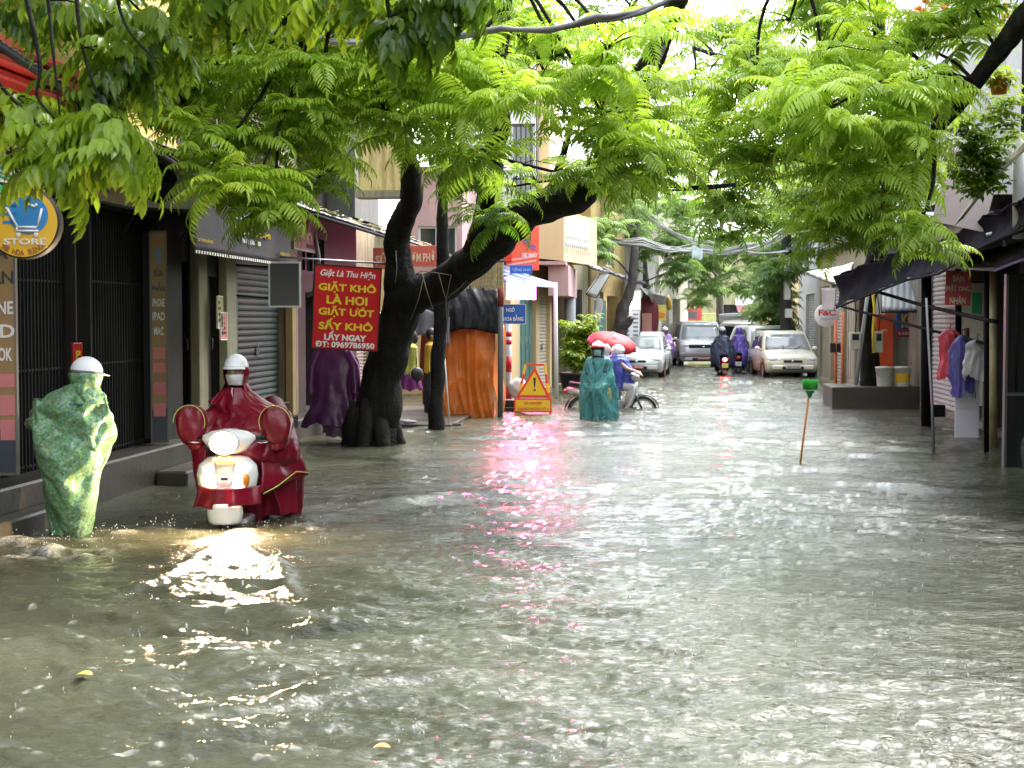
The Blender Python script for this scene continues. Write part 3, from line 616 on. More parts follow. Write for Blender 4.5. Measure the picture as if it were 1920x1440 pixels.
# red banners behind the trunk
for lab, pa, pb, z_, s, Y in (('red cloth banner with pale lettering left of the trunk', 700, 742, 505, 'SỬA', 25), ('red and cream cloth banner with orange lettering under the littered awning', 757, 822, 500, 'CƠM PHỞ', 25.4)):
    a = P(pa, z_, Y=Y); b = P(pb, z_, Y=Y); w_ = b.x-a.x; t = panel('shop_banner', lab, 'banner', ((a.x+b.x)/2, Y, a.z), R(10), w_, .36, mat('faded_red_cloth', (.5,.09,.05), .6, .15), None, .008)
    text(t, s, 0, .18, w_*.8, .2, mat('faded_cream_lettering', (.65,.5,.35), .6), -.006, .02)
# ---------------------------------------------------------------- stalls and alley, left of centre
def cloth(t, fn, nu, nv, m, name='sheet', th=.006, amp=.02, sc=3, seed=0, fold=0):
    q = M()
    def g(u, v):
        p = Vector(fn(u, v)); n_ = mn.noise_vector(Vector((p.x*sc+seed, p.y*sc, p.z*sc*.7)))
        c = 1-abs(mn.noise(Vector((p.x*sc*1.7+seed, p.y*sc*1.7+3, p.z*sc*1.1))))*2.2
        k_ = 0
        if fold: w_ = u+.22*v+.05*math.sin(v*5+seed); k_ = sum(max(0, 1-abs(mn.noise(Vector((w_*f_, v*.9, seed+f_))))*3)**2/(1+i*.6) for i, f_ in enumerate((5, 11)))*fold+max(0, 1-abs(mn.noise(Vector((u*3-v*2.4, seed*2, v))))*4)**2*fold*.8
        return p + n_*amp + Vector((0, -1, 0))*(c*amp*.6+k_)
    q.sheet(g, nu, nv, th); return q.build(name, m, t, True)
# orange and black tarpaulin stall
a, b = P(812, 640, Y=26.6), P(927, 640, Y=26.6); zt = P(0, 610, Y=26.6).z; zb = P(0, 780, Y=26.6).z
t = thing('tarpaulin_stall', 'street stall wrapped in an orange tarpaulin with a black cover on top', 'stall', ((a.x+b.x)/2, 27, 0))
cloth(t, lambda u, v: (a.x+(b.x-a.x)*u, 26.6-.05*math.sin(u*8+v*3)+.1*v, zb+(zt+.1-zb)*v), 60, 50, tarp_or, 'side_cloth', amp=.022, sc=2.2, fold=.035)
cloth(t, lambda u, v: (b.x+.04*math.sin(v*9), 26.62+1.6*u, zb+(zt-zb)*v), 24, 30, tarp_or, 'side_cloth', amp=.02, seed=5, fold=.03)
k = P(930, 590, Y=26.5); tp = P(0, 545, Y=26.5).z; l_ = P(770, 600, Y=26.5)
cloth(t, lambda u, v: (l_.x+(k.x-l_.x+.05)*u-.25*max(0, v-.3)*max(0, u-.7)*2, 26.48+.6*v*v, zt-.12+(tp-zt+.42)*v-.05*math.sin(u*7)*(1-v)), 60, 24, tarp_bk, 'cover_cloth', amp=.02, sc=2.5, seed=9, fold=.03)
cloth(t, lambda u, v: (l_.x+(k.x-l_.x+.05)*u, 27+1.6*v, tp+.3), 20, 10, tarp_bk, 'cover_cloth', amp=.04, seed=2)
a2 = P(772, 590, Y=26); b2_ = P(842, 590, Y=26)
t = thing('grey_cloth', 'short grey cloth hanging under the black tarpaulin behind the woman', 'cloth', (a2.x, 26, P(0, 640, Y=26).z))
cloth(t, lambda u, v: (a2.x+(b2_.x-a2.x)*u, 26+.03*math.sin(u*14), P(0, 635-8*math.sin(u*5), Y=26).z+(P(0, 588, Y=26).z-P(0, 635, Y=26).z)*v), 24, 10, mat('grey_violet_cloth', (.16,.15,.18), .8), 'cloth', amp=.02)
a3 = P(788, 0, Y=28); b3 = P(836, 0, Y=28)
t = thing('brown_cloth_screen', 'rust coloured cloth screen between the slim trunk and the woman', 'cloth', (a3.x, 28, .1)); cloth(t, lambda u, v: (a3.x+(b3.x-a3.x)*u, 28, .15+1.35*v), 16, 20, mat('rust_cloth', (.30,.08,.03), .7), 'cloth', amp=.05, seed=3)
# bundles behind the trunk, hanging coats
def coat(name, label, cat, pc, w_, h_, Y, m, seed=0, sleeves=True, flare=1.25, rz=0):
    """a raincoat hanging by its shoulders; pc = pixel of its top"""
    p = P(*pc, Y=Y); t = thing(name, label, cat, (p.x, Y, p.z-h_), rz)
    rg = []; N = 64
    rr = random.Random(seed)
    for i in range(37):
        f = i/36; z = h_*(1-f); hw = w_*(.12+.38*min(1, f*7)**.6)*(1+(flare-1)*f)*(1+.16*math.sin(f*7+seed)); dp = .04+.06*f
        ring = []
        for k in range(N):
            a = 2*PI*k/N; fo = 1+.10*f*math.sin(a*7+seed)+.07*f*math.sin(a*12+seed*2+f*4)+.22*mn.noise(Vector((math.cos(a)*2, math.sin(a)*2, f*5+seed)))
            ring.append((hw*math.cos(a)*fo, dp*math.sin(a)*fo*1.2, z+.035*math.sin(a*3+seed)*f*f+.10*f*f*mn.noise(Vector((math.cos(a)*2, math.sin(a)*2+f, seed)))))
        rg.append(ring)
    q = M(); q.loft(rg, cap=False); q.build('coat_body', m, t)
    if sleeves:
        for s in (-1, 1):
            q = M(); q.tube([(s*w_*.35, 0, h_*.93), (s*w_*.52, -.01, h_*.75), (s*w_*.56, -.02, h_*.5), (s*w_*.55, -.02, h_*.42)], [.06, .075, .07, .08], 12, cap=False); q.build('sleeve', m, t)
    q = M(); q.tube([(0, 0, h_*.97), (0, .02, h_+.05), (0, 0, h_+.09), (.03, 0, h_+.06)], .006, 6); q.build('hanger', dsteel, t)
    return t
purple = mat('purple_raincoat_vinyl', (.11,.025,.12), .3, .15, 3, .3, 10, trans=.2)
coat('raincoat', 'dark purple raincoat hanging under the red laundry sign', 'raincoat', (625, 648), .58, 1.15, 20.9, purple, 1)
coat('raincoat', 'pale violet clear raincoat hanging low beside the trunk', 'raincoat', (640, 700), .5, .9, 21.3, mat('violet_raincoat_vinyl', (.16,.08,.13), .3, .2, 3, .3, 10, alpha=.8), 4)
t = thing('cloth_bundle', 'cream and teal bundled goods between the laundry sign and the trunk', 'bundle', (P(708, 640, Y=22.5).x, 22.5, P(0, 640, Y=22.5).z))
q = M(); q.ell((0,0,.22), (.17,.15,.25), fn=lambda p: p*(1+.15*mn.noise(p*9))); q.build('cream_bundle', mat('cream_cloth', (.62,.52,.38), .8), t); q = M(); q.ell((.02,-.1,.1), (.09,.08,.12), fn=lambda p: p*(1+.2*mn.noise(p*12))); q.build('teal_bundle', mat('teal_cloth', (.02,.09,.09), .8), t)
# poles near the stall
def pole(name, label, pb, pt, Y, r, m, bands=(), cat='pole'):
    a = P(*pb, Y=Y); b = P(*pt, Y=Y); a.z = min(a.z, a.z)-.3; t = thing(name, label, cat, a); q = M(); q.tube([a, a.lerp(b, .5), b], r, 12); q.build('shaft', m, t, True)
    for k, (f0, f1, mm) in enumerate(bands): q = M(); q.tube([a.lerp(b, f0), a.lerp(b, f1)], r+.004, 12); q.build('painted_band', mm, t, True)
    return t
pole('sign_pole', 'dark grey steel pole with a rusty red patch beside the orange tarpaulin', (938, 780), (939, 500), 26.4, .05, mat('weathered_grey_pole', (.09,.095,.10), .45, .25, streak=.5), [(.76, .9, mat('rusty_red', (.2,.03,.03), .6))])
pole('striped_pole', 'red and white banded pole behind the blue street sign', (954, 748), (954, 590), 30, .055, whitep, [(.14, .28, redpaint), (.42, .58, redpaint), (.70, .75, redpaint), (.78, .83, redpaint)])
pole('leaning_rod', 'thin white metal rod leaning in front of the orange tarpaulin', (845, 786), (830, 625), 24.5, .012, whitep)
pole('slim_post', 'white post holding the outer corner of the blue awning', (1044, 728), (1041, 530), 33.5, .045, whitep)
# thatch-like fringe
t = thing('fringed_screen', 'ragged straw coloured strip of roofing hanging over the stall', 'screen', P(905, 545, Y=26), 0)
q = M(); a = P(858, 497, Y=26); b = P(944, 492, Y=26); zb = P(0, 543, Y=26).z; r0 = random.Random(2); n = 46
for i in range(n):
    u = i/n; x = a.x+(b.x-a.x)*u; z1 = a.z+(b.z-a.z)*u; z0_ = zb+r0.uniform(-.03, .06); q.box(x, x+(b.x-a.x)/n*.93, 26+r0.uniform(-.02, .02), 26.03+r0.uniform(0, .01), z0_, z1)
q.build('slats', mat('straw_brown', (.36,.28,.15), .8, .3, 20), t, True)
# street name sign
p = P(955, 607, Y=27.6); t = panel('street_name_sign', 'blue street name sign reading NGO 99 HOA BANG', 'street sign', p, R(4), .60, .355, blue, wl, .02, fw=.008)
text(t, 'NGÕ', .02, .265, .16, .085, wl, -.013, .02); text(t, '99 HOA BẰNG', .03, .11, .46, .12, wl, -.013, .02)
# neon pink light box and signs of the corner shop
pk = mat('lit_pink_sign', (.95,.25,.42), .4, .02, emit=60, ecol=(1,.05,.24)); wh = mat('lit_white_sign', (1,1,1), .4, 0, emit=24, ecol=(1,.30,.52))
p = P(977, 562, Y=33.3); w_ = 56/2800*33.3
t = panel('lit_light_box', 'glowing pink and white light box sign under the blue striped awning', 'light box', p, R(6), w_, .40, mat('light_box_casing', (.3,.05,.08), .5), None, .12)
q = M(); q.box(-w_/2+.01, w_/2-.01, -.0655, -.0605, .01, .39, bev=.002); q.build('lit_face', pk, t)
q = M(); q.box(-w_/2+.03, w_/2-.03, -.072, -.0662, .14, .36, bev=.002); q.build('lit_panel', wh, t)
text(t, 'SỬA XE', 0, .08, .45, .1, wh, -.072, .02)
q = M(); q.bar((-.2, .0, .4), (-.2, .02, .6), .012); q.bar((.2, .0, .4), (.2, .02, .6), .012); q.build('hanger', dsteel, t)
p = P(983, 520, Y=33.6); orr = mat('orange_red_vinyl', (.80,.10,.05), .4, .06)
t = panel('tall_shop_sign', 'orange red shop sign with blue and white slanted lettering', 'sign', P(980, 507, Y=33.8), R(6), .74, 1.0, orr, None, .06)
q = M(); q.prism([(-.36,.98),(.1,.98),(-.36,.5)], -.034, -.0305); q.build('print_patch', wl, t)
text(t, 'PHỤ', -.02, .82, .42, .16, blue, -.036, .02, rot=R(-38)); text(t, 'TÙNG', .12, .62, .42, .14, blue, -.036, .02, rot=R(-38)); text(t, 'XE MÁY', .16, .36, .36, .12, wl, -.034, .02, rot=R(0))
for k, zz in enumerate((.1, .2)): q = M(); q.prism([(-.34,zz),(.3,zz+.1),(.3,zz+.14),(-.34,zz+.04)], -.034, -.0305); q.build('print_stripe', mat('pale_pink_print', (.8,.4,.35), .5), t)
t = panel('red_sign_edge', 'narrow bright red sign at the left of the orange red shop sign', 'sign', P(953, 490, Y=33.7), R(6), .16, .5, mat('bright_red_vinyl', (.7,.02,.01), .4), None, .05)
t = panel('blue_number_sign', 'blue sign with faint white lettering above the blue striped awning', 'sign', P(977, 513, Y=33.0), R(6), .50, .19, blue, None, .02)
text(t, 'TIẾNG ANH', 0, .1, .4, .09, mat('pale_blue_lettering', (.3,.4,.65), .5), -.012, .02)
# corner house behind
wlx = -3.35
corner = house('corner_shop', 'cream corner shop with a teal folding door beside the alley', 'house', (-3.35, 34.4, 0), L-R(8.5), 4.4, 5, 3.05, creamwall,
    [(.9, 2.6, .05, 2.6, 'door', teal_door), (3.0, 4.2, .05, 2.5, 'roll', mat('beige_shutter_steel', (.45,.41,.33), .5, .1, streak=.2))])
facing('white_windowed_house', 'pale front wall facing the alley mouth with a tall white framed window', 'house', -4.9, -3.36, 34.45, 3.0, creamwall, [(.95, 1.35, .3, 2.4, 'window', whitep)], dp=.3)
t = thing('blue_striped_awning', 'blue and white striped awning sheet over the corner shop front', 'awning', P(945, 530, Y=33))
bA = mat('blue_awning_canvas', (.03,.06,.26), .5, .1); bB = mat('white_awning_canvas', (.20,.25,.38), .5, .06)
a = P(945, 497, Y=33.6); b = P(1042, 531, Y=33.2); c = P(945, 527, Y=32.2)
for j in range(8):
    q = M(); q.sheet(lambda u, v, j=j: Vector(a).lerp(b, u)+(Vector(c)-Vector(a))*(j+v)/8*(1-.72*u)+Vector((0,0,-.03*math.sin(u*PI))), 14, 2, .008); q.build('stripe', bA if j % 2 else bB, t, True)
# cream balcony
a = P(1003, 495, Y=36); 
facing('balcony_house', 'cream upper storey behind the leaves with a tall white window bay', 'house', P(930, 0, Y=38.5).x, -2.75, 38.5, 9.5, creamwall, [(.5, 1.1, 4.0, 8, 'window', whitep)], dp=4, z0=3.2)
x0 = P(1004, 0, Y=36).x; x1 = P(1058, 0, Y=36).x
zb, zt = P(0, 488, Y=36).z, P(0, 402, Y=36).z
t = thing('projecting_balcony', 'projecting cream balcony with a pierced white grille on its street side', 'balcony', (x0, 36, zb))
q = M(); q.add([(x0,36,zb),(x1,36,zb-.07),(x1,36,zt),(x0,36,zt-.05),(x0,39.5,zb),(x1+.65,39.5,zb-.07),(x1+.65,39.5,zt),(x0,39.5,zt-.05)], [(0,1,2,3),(1,5,6,2),(5,4,7,6),(0,4,5,1),(3,2,6,7)]); q.build('box_wall', creamwall, t, True)
q = M(); q.box(x0-.02, x1+.05, 35.95, 39.5, zb-.16, zb-.075); q.build('slab', pinkwall, t, True)
q = M(); dd = Vector((.65, 3.5, 0)).normalized()
for i in range(12):
    p = Vector((x1+.02, 36.15, 0))+dd*(.22*i); q.bar((p.x, p.y, zb+.15), (p.x, p.y, zt-.15), .022, 6)
    if i < 11:
        for zz in (.33, .5, .67): r_ = p+dd*.11; q.ell((r_.x, r_.y, zb+(zt-zb)*zz), (.03,.085,.085), 8, 6)
q.build('pierced_grille', whitep, t, True)
q = M(); zc = P(0, 560, Y=37).z; q.box(x0+.3, x1+.1, 36.2, 40, zb-.9, zb-.165); q.build('underside_box', pinkwall, t, True)
# white tall building glimpsed behind
facing('white_tall_house', 'tall white house with a dark green window glimpsed through the leaves', 'house', P(838, 0, Y=36).x, P(998, 0, Y=36).x-.1, 37, 11, whitewall, [(1.45, 2.05, 3.9, 6.6, 'grille', whitep), (.3, .7, 3.4, 4.3, 'window', whitep)], dp=1.4, z0=3.1)
facing('pink_balcony_house', 'pink and white balcony front seen between the two trunks', 'house', P(770, 0, Y=34).x, P(866, 0, Y=34).x, 34, 5.1, pinkwall, [(.15, .6, 3.2, 3.9, 'window', whitep), (.75, 1.05, 3.2, 3.9, 'window', whitep)], dp=3, z0=2.7)
t = thing('alley_wall', 'pale ochre wall closing the alley behind the stalls', 'wall', (-6, 35, 0)); q = M(); q.box(-7.5, -4.9, 35.9, 36.2, -.5, 3.09); q.build('wall', mat('ochre_wall', (.5,.40,.24), .8, .15, streak=.4), t, True)

# second row: left side beyond the corner shop, trending right
rA = L-R(9)
house('pillar_house', 'house with a grey pillar and dark doorways behind the potted shrub', 'house', (-2.62, 39.0, 0), rA, 4.2, 5, 4.0, beigewall, [(.3, 1.3, .05, 2.6, 'dark', None), (2.0, 3.4, .05, 2.6, 'grille', dsteel)])
house('ochre_house', 'ochre house with a small balcony and teal shop board beyond the pillar house', 'house', (-1.9, 43.6, 0), rA, 5.6, 5, 5.8, mat('ochre_render', ()), [(.5, 1.9, .05, 2.6, 'roll', shut_grey), (2.5, 4.6, .05, 2.5, 'dark', None), (2.4, 3.6, 3.4, 4.6, 'window', whitep)])
house('cloth_shop', 'shop with a lit lamp and dark red hanging cloth on the left', 'house', (-.98, 49.6, 0), rA, 6, 5, 4.4, greywall, [(.4, 2.6, .05, 2.6, 'dark', None), (3.2, 5.4, .05, 2.6, 'roll', shut_grey)])
house('far_left_house', 'pale house with brick infill far down the left side', 'house', (.1, 56.2, 0), rA, 8, 5, 6.2, mat('pale_render', (.55,.5,.42), .8, .1, streak=.4), [(.6, 2.6, .05, 2.6, 'roll', shut_grey), (3.5, 5.6, .05, 2.6, 'dark', None), (1, 2.2, 3.6, 4.8, 'window', whitep), (4.2, 5.6, 3.5, 4.9, 'fan', mat('brick_red', (.38,.16,.09), .8))])
def sheetawn(name, label, pts, m, th=.02, name2='canvas', bars=True, sag=.05):
    """pts: four world corners, wall-left, wall-right, out-right, out-left"""
    p0, p1, p2, p3 = map(Vector, pts); t = thing(name, label, 'awning', p3)
    q = M(); q.sheet(lambda u, v: (p0.lerp(p1, u)).lerp(p3.lerp(p2, u), v)+Vector((0,0,-sag*math.sin(PI*u)*math.sin(PI*v)+.012*math.sin(u*40))), 36, 8, th); q.build(name2, m, t, True)
    if bars: q = M(); dz = Vector((0,0,-.04)); q.bar(p3+dz, p2+dz, .02); q.bar(p3+dz, p0+dz, .015); q.bar(p2+dz, p1+dz, .015); q.build('frame_bar', dsteel, t, True)
    return t
def pawn(label, pix, m, name='street_awning', **k):
    return sheetawn(name, label, [P(x, y, Y=Y) for x, y, Y in pix], m, **k)
greyc = mat('grey_canvas', (.30,.30,.31), .6, .15, trans=.15, streak=.3); palec = mat('pale_canvas', (.55,.56,.54), .6, .1, trans=.3)
pawn('grey stepped sheet awning above the potted shrub', [(1092, 488, 38.5), (1135, 505, 43), (1150, 512, 43), (1108, 500, 38.5)], greyc)
pawn('white and teal drop canvas hanging diagonally before the ochre house', [(1125, 512, 41), (1142, 515, 42), (1118, 556, 41), (1099, 549, 40)], palec, name='drop_canvas')
pawn('violet grey awning reaching over the pavement by the ochre house', [(1128, 500, 42), (1175, 520, 49), (1205, 532, 49), (1148, 512, 42)], mat('violet_grey_canvas', (.22,.2,.26), .6, trans=.2))
pawn('dark blue awning in front of the leaning trunk', [(1172, 517, 46), (1205, 527, 49), (1212, 531, 49), (1176, 524, 46)], mat('navy_canvas', (.03,.05,.14), .6))
pawn('pale sagging canvas over the cloth shop', [(1200, 538, 48), (1240, 552, 54), (1236, 560, 54), (1212, 552, 48)], palec)
pawn('dark ragged awning above the yellow poster', [(1215, 550, 49), (1252, 556, 53), (1248, 574, 53), (1222, 566, 49)], mat('brown_canvas', (.12,.10,.10), .7))
q_ = pole('concrete_column', 'grey round concrete column behind the potted shrub', (1069, 720), (1069, 525), 39.5, .15, mat('blue_grey_concrete', (.32,.34,.36), .6, .15, streak=.3), cat='column')
p = P(1127, 712, Y=41.5); t = panel('teal_board', 'tall teal board standing before the ochre house', 'board', (P(1127,0,Y=41.5).x, 41.5, .3), R(25), .34, 2.0, teal_door, None, .04)
t = thing('hanging_cloth', 'white and pink cloth hanging beside the teal board', 'cloth', P(1121, 600, Y=41)); a = P(1117, 560, Y=41); cloth(t, lambda u, v: (a.x+.16*u+.03*math.sin(v*6), 41, a.z-.62*v-.1*u*v), 10, 18, mat('white_pink_cloth', (.6,.52,.52), .8, trans=.3), 'cloth', amp=.03)
# lamp, price list board, red cloth, yellow poster
p = P(1182, 573, Y=46); t = thing('hanging_lamp', 'lit white bulb lamp hanging by the leaning trunk', 'lamp', p)
q = M(); q.ell((0,0,.0), (.11,.11,.13), 16, 12); q.build('bulb', mat('lit_bulb', (1,1,1), .4, 0, emit=12, ecol=(1,.97,.93)), t); q = M(); q.lathe([(.02,.24),(.045,.22),(.05,.13),(.03,.12)], n=12); q.bar((0,0,.2), (.1,.1,1.2), .006, 5); q.build('socket', blackm, t)
p = P(1184, 690, Y=47); t = panel('price_list_board', 'grey price list board with rows of small print below the lamp', 'board', (P(1186,0,Y=47).x, 47, P(0,625,Y=47).z-.15), R(14), .52, .88, mat('pale_grey_board', (.5,.51,.54), .5, .05), steel, .03)
for k in range(6):
    for c_ in (-.14, .14): q = M(); q.box(c_-.09, c_+.07, -.019, -.0155, .08+.13*k, .14+.13*k); q.build('print_row', mat('slate_print', (.12,.14,.18), .6), t)
t = panel('white_backdrop', 'white square panel behind the lit lamp', 'board', P(1189, 583, Y=47.3), R(14), .42, .64, mat('white_panel', (.78,.77,.74), .5, .05), None, .03)
a = P(1196, 560, Y=49.5); b = P(1229, 560, Y=49.5)
t = thing('red_cloth', 'dark red cloth hanging over a brown box on the left pavement', 'cloth', ((a.x+b.x)/2, 49.5, P(0, 630, Y=49.5).z))
rg = []
for i in range(16):
    f = i/15; z = P(0, 558, Y=49.5).z-1.25*f; hw = (.1+.28*min(1, f*3.5)**.5)*(1-.25*max(0, f-.7)*2)
    rg.append([((a.x+b.x)/2+hw*math.cos(t_)*(1+.08*math.sin(5*t_)), 49.5+.2*math.sin(t_)*(1+.1*math.sin(7*t_)), z) for t_ in [2*PI*k/28 for k in range(28)]])
q = M(); q.loft(rg); q.build('cloth', mat('dark_red_cloth', (.13,.02,.025), .8), t, True); q = M(); q.box((a.x+b.x)/2-.15, (a.x+b.x)/2+.17, 49.2, 49.28, P(0, 622, Y=49.5).z, P(0, 588, Y=49.5).z, bev=.01); q.build('box_lid', mat('terracotta', (.42,.2,.15), .7), t, True)
p = P(1239, 601, Y=50.5); t = panel('yellow_poster', 'yellow poster with an orange picture hanging below the ragged awning', 'poster', p, R(10), .36, .53, mat('yellow_poster', (.75,.62,.1), .5, .08), mat('grey_trim', ()), .02, fw=.01)
q = M(); q.ell((.02,-.012,.18), (.13,.004,.10), fn=lambda p: p*(1+.3*mn.noise(p*30))); q.build('picture', mat('orange_print', (.8,.25,.03), .5, .3, 20), t)
t = panel('far_red_sign', 'red and white sign with a dark panel at the end of the left side', 'sign', P(1298, 601, Y=68), R(0), .85, .85, mat('pale_red_vinyl', (.65,.10,.10), .5), None, .06)
q = M(); q.box(-.4, .2, -.04, -.031, .1, .4); q.build('dark_panel', mat('slate_print', ()), t); text(t, 'PHỞ', -.05, .62, .5, .22, wl, -.034, .03)
t = thing('yellow_buoy_bag', 'long mustard yellow bag hanging under the ragged awning', 'bag', P(1254, 580, Y=53)); q = M(); q.tube([P(1251, 553, Y=53), P(1252, 562, Y=53), P(1254, 575, Y=53), P(1256, 582, Y=53)], [.05,.1,.11,.06], 10); q.build('bag', mat('mustard_cloth', (.55,.32,.03), .6), t, True)
# end of the street
facing('end_house', 'long pale mossy house closing the far end of the street', 'house', -1.5, 7.2, 84, 6.2, olivewall, [(2.2, 3.4, 3.5, 4.8, 'window', whitep), (5.0, 6.6, .2, 2.6, 'fan', dsteel), (6.9, 8.2, 3.6, 4.9, 'window', whitep)], dp=6)
facing('end_house_left', 'cream house with white shutters at the far end, left', 'house', -7.0, -1.6, 82, 8.0, mat('pale_render', ()), [(3.6, 5.0, .2, 2.6, 'roll', shut_grey), (3.2, 4.6, 3.8, 5.2, 'window', whitep)], dp=6)
facing('end_house_right', 'pale tall house at the far end behind the utility pole', 'house', 7.3, 13, 80, 8.5, creamwall, [(.6, 2.4, 3.8, 5.2, 'window', whitep), (.4, 2.6, .2, 2.6, 'roll', shut_grey)], dp=6)
t = sheetawn('pink_awning', 'pink and white awning on the mossy house at the far end', [P(1378, 563, Y=83.9), P(1415, 558, Y=83.9), P(1414, 588, Y=82.9), P(1384, 588, Y=82.9)], mat('pink_canvas', (.62,.30,.34), .6, .1, trans=.2))
t = panel('far_white_sign', 'white sign board above the pink awning at the street end', 'sign', P(1397, 572, Y=82.4), 0, 1.05, .5, mat('white_panel', ()), None, .05)
t = thing('end_wall', 'low yellow green mossy wall in front of the far house', 'wall', (1, 76, 0)); q = M(); q.box(1.2, 4.6, 76, 76.3, -.5, 2.1, bev=.03); q.build('wall', mat('moss_yellow_wall', (.42,.42,.16), .9, .3, 1.5, streak=.4, scol=(.2,.22,.08)), t, True)

# ---------------------------------------------------------------- RIGHT SIDE
def Yr(px, X): return X*2800/(px-1230)
house('gated_shop', 'row of metal gates with orange posts behind the round white sign', 'house', (4.75, 44.5, 0), RR, 12.0, 6, 3.6, beigewall,
    [(.3, 2.6, .1, 2.7, 'accordion', mat('beige_gate_steel', (.32,.29,.24), .5, .2, streak=.4)), (3.1, 5.3, .1, 2.7, 'roll', shut_grey), (5.8, 7.6, .1, 2.7, 'door', mat('taupe_steel', (.34,.29,.25), .5, .1, streak=.4)), (8.0, 10.2, .1, 2.7, 'roll', shut_grey)])
house('right_upper_house', 'grey and white upper storeys behind the utility pole on the right', 'house', (5.6, 60, 0), RR, 15.0, 6, 7.5, whitewall, [(2, 4, 3.6, 5.2, 'window', whitep), (7, 9, 3.6, 5.2, 'fan', whitep), (11, 13, 3.6, 5.2, 'window', whitep), (3, 6, .1, 2.7, 'roll', shut_grey)])
facing('orange_kiosk', 'shop front with an orange panel and a striped blue and yellow board', 'shop', 4.75, 6.6, 31.8, 3.3, greywall, [(.55, 1.0, .75, 1.75, 'window', whitep)], dp=1.2)
t = panel('orange_banner_sign', 'tall bright orange red panel beside the glass door on the right', 'panel', (P(1665,0,Y=31.7).x, 31.7, P(0, 690, Y=31.7).z), 0, .36, 1.18, mat('orange_panel_paint', (.75,.11,.03), .4, .05), None, .03)
text(t, 'KIỐT', .0, .85, .12, .04, wl, -.018, .01)
p = P(1707, 618, Y=31.6); t = panel('striped_board', 'blue board with tall yellow lettering above the buckets', 'sign', p, 0, .56, .36, blue, None, .03)
text(t, 'KIRIN', .04, .18, .44, .28, yl, -.018, .03)
t = panel('crimson_strip', 'crimson strip with white lettering under the blue and yellow board', 'sign', P(1707, 632, Y=31.55), 0, .58, .15, mat('crimson_vinyl', ()), None, .03); text(t, 'B KIRIN', -.1, .075, .28, .06, wl, -.018, .01)
p0 = P(1651, 580, Y=30.6)
house('added_right_house', 'unseen dark house beside and behind the camera on the right, added to block light', 'house', (5.3, 14.5, 0), RR, 24, 6, 7, darkwall, [(8, 11, .3, 2.8, 'roll', gate_green)])  # out of view on the right; put in to block low side light
pawn('pale grey drop awning above the orange panel', [(1655, 522, 31.5), (1728, 518, 31.5), (1730, 580, 30.6), (1653, 582, 30.6)], mat('blue_grey_canvas', (.40,.42,.46), .5, .05, trans=.1))
# concrete ledge
a = P(1560, 765, Z=0); b = P(1722, 765, Z=0)
t = thing('concrete_ledge', 'low mossy concrete ledge carrying the two buckets', 'ledge', (4.2, 30, 0)); q = M(); q.box(a.x, b.x, a.y, 31.79, -.5, 40/2800*29.7, bev=.02); q.build('ledge', concrete, t, True)
lz = 40/2800*29.7
def bucket(px, label, m, band=None):
    x = P(px, 0, Y=30.3).x; t = thing('bucket', label, 'bucket', (x, 30.3, lz)); q = M()
    q.lathe([(.001,.012),(.125,.0),(.14,.02),(.16,.36),(.168,.36),(.168,.38),(.152,.38),(.15,.36),(.13,.03),(.001,.03)], n=24); q.build('pail', m, t)
    q = M(); q.lathe([(.172,.365),(.176,.37),(.176,.395),(.08,.405),(.001,.405)], n=24); q.build('lid', whitep, t)
    q = M(); q.tube([(.17*math.cos(a), -.12*math.sin(a)-.02, .34-.16*math.sin(a)) for a in [PI*k/10 for k in range(11)]], .005, 5); q.build('handle', steel, t)
    if band: q = M(); q.lathe([(.1475,.09),(.1575,.27)], n=24); q.build('printed_band', band, t)
    return t
bucket(1665, 'white paint bucket with a small blue print on the concrete ledge', mat('white_bucket', (.72,.72,.70), .4, .05))
bucket(1700, 'white bucket with a broad yellow band on the concrete ledge', mat('white_bucket', ()), mat('yellow_band', (.78,.45,.02), .4, .1))
# the round sign
p = P(1550, 614, Y=33.5); r_ = 22/2800*33.5
t = thing('round_white_sign', 'round white light box sign with red lettering F&C', 'sign', (p.x, p.y, p.z-.0))
q = M(); q.lathe([(.001,.05),(r_-.01,.05),(r_,.04),(r_,-.04),(r_-.01,-.05),(.001,-.05)], (0,0,r_), 40, 'Y'); q.build('disc', mat('white_sign_face', (.82,.80,.84), .35, .02), t)
text(t, 'F&C', 0, r_*1.25, r_*1.4, r_*.52, mat('bright_red_lettering', (.75,.03,.05), .4), -.053, .03); text(t, 'FIND & CHOOSE', 0, r_*.72, r_*1.1, r_*.12, mat('blue_small_lettering', (.2,.22,.5), .5), -.053, .0)
q = M(); q.tube([(0,0,2*r_), (0,.1,2*r_+.25), (0,.4,2*r_+.3)], .015); q.build('arm', steel, t)
pawn('white canvas awning with a hanging torn flap above the round sign', [(1580, 500, 34), (1600, 492, 31), (1590, 540, 31), (1512, 510, 34)], mat('white_canvas', ()), sag=.1)
pawn('translucent torn plastic flap hanging beside the round sign', [(1541, 540, 33), (1568, 540, 32), (1564, 582, 32), (1543, 584, 33)], mat('milky_plastic', (.45,.42,.44), .4, .15, alpha=.7), name='plastic_flap', bars=False)
om = mat('orange_post_paint', (.60,.15,.06), .5, .12, streak=.3)
pole('orange_post', 'thin orange red post left of the electric meter', (1567, 720), (1567, 600), 32.3, .035, om, cat='post'); pole('orange_post', 'thicker orange red post beside the grey conduit', (1580, 722), (1580, 585), 31.8, .035, om, cat='post')
t = thing('conduit_pipe', 'grey plastic conduit pipe leaning against the dark trunk', 'pipe', P(1605, 720, Y=30.5)); q = M(); q.tube([P(1605, 722, Y=30.5), P(1614, 650, Y=30.5), P(1622, 590, Y=30.5), P(1628, 545, Y=30.5)], .04, 10); q.build('pipe', mat('grey_pvc', (.30,.32,.34), .4, .1), t, True)
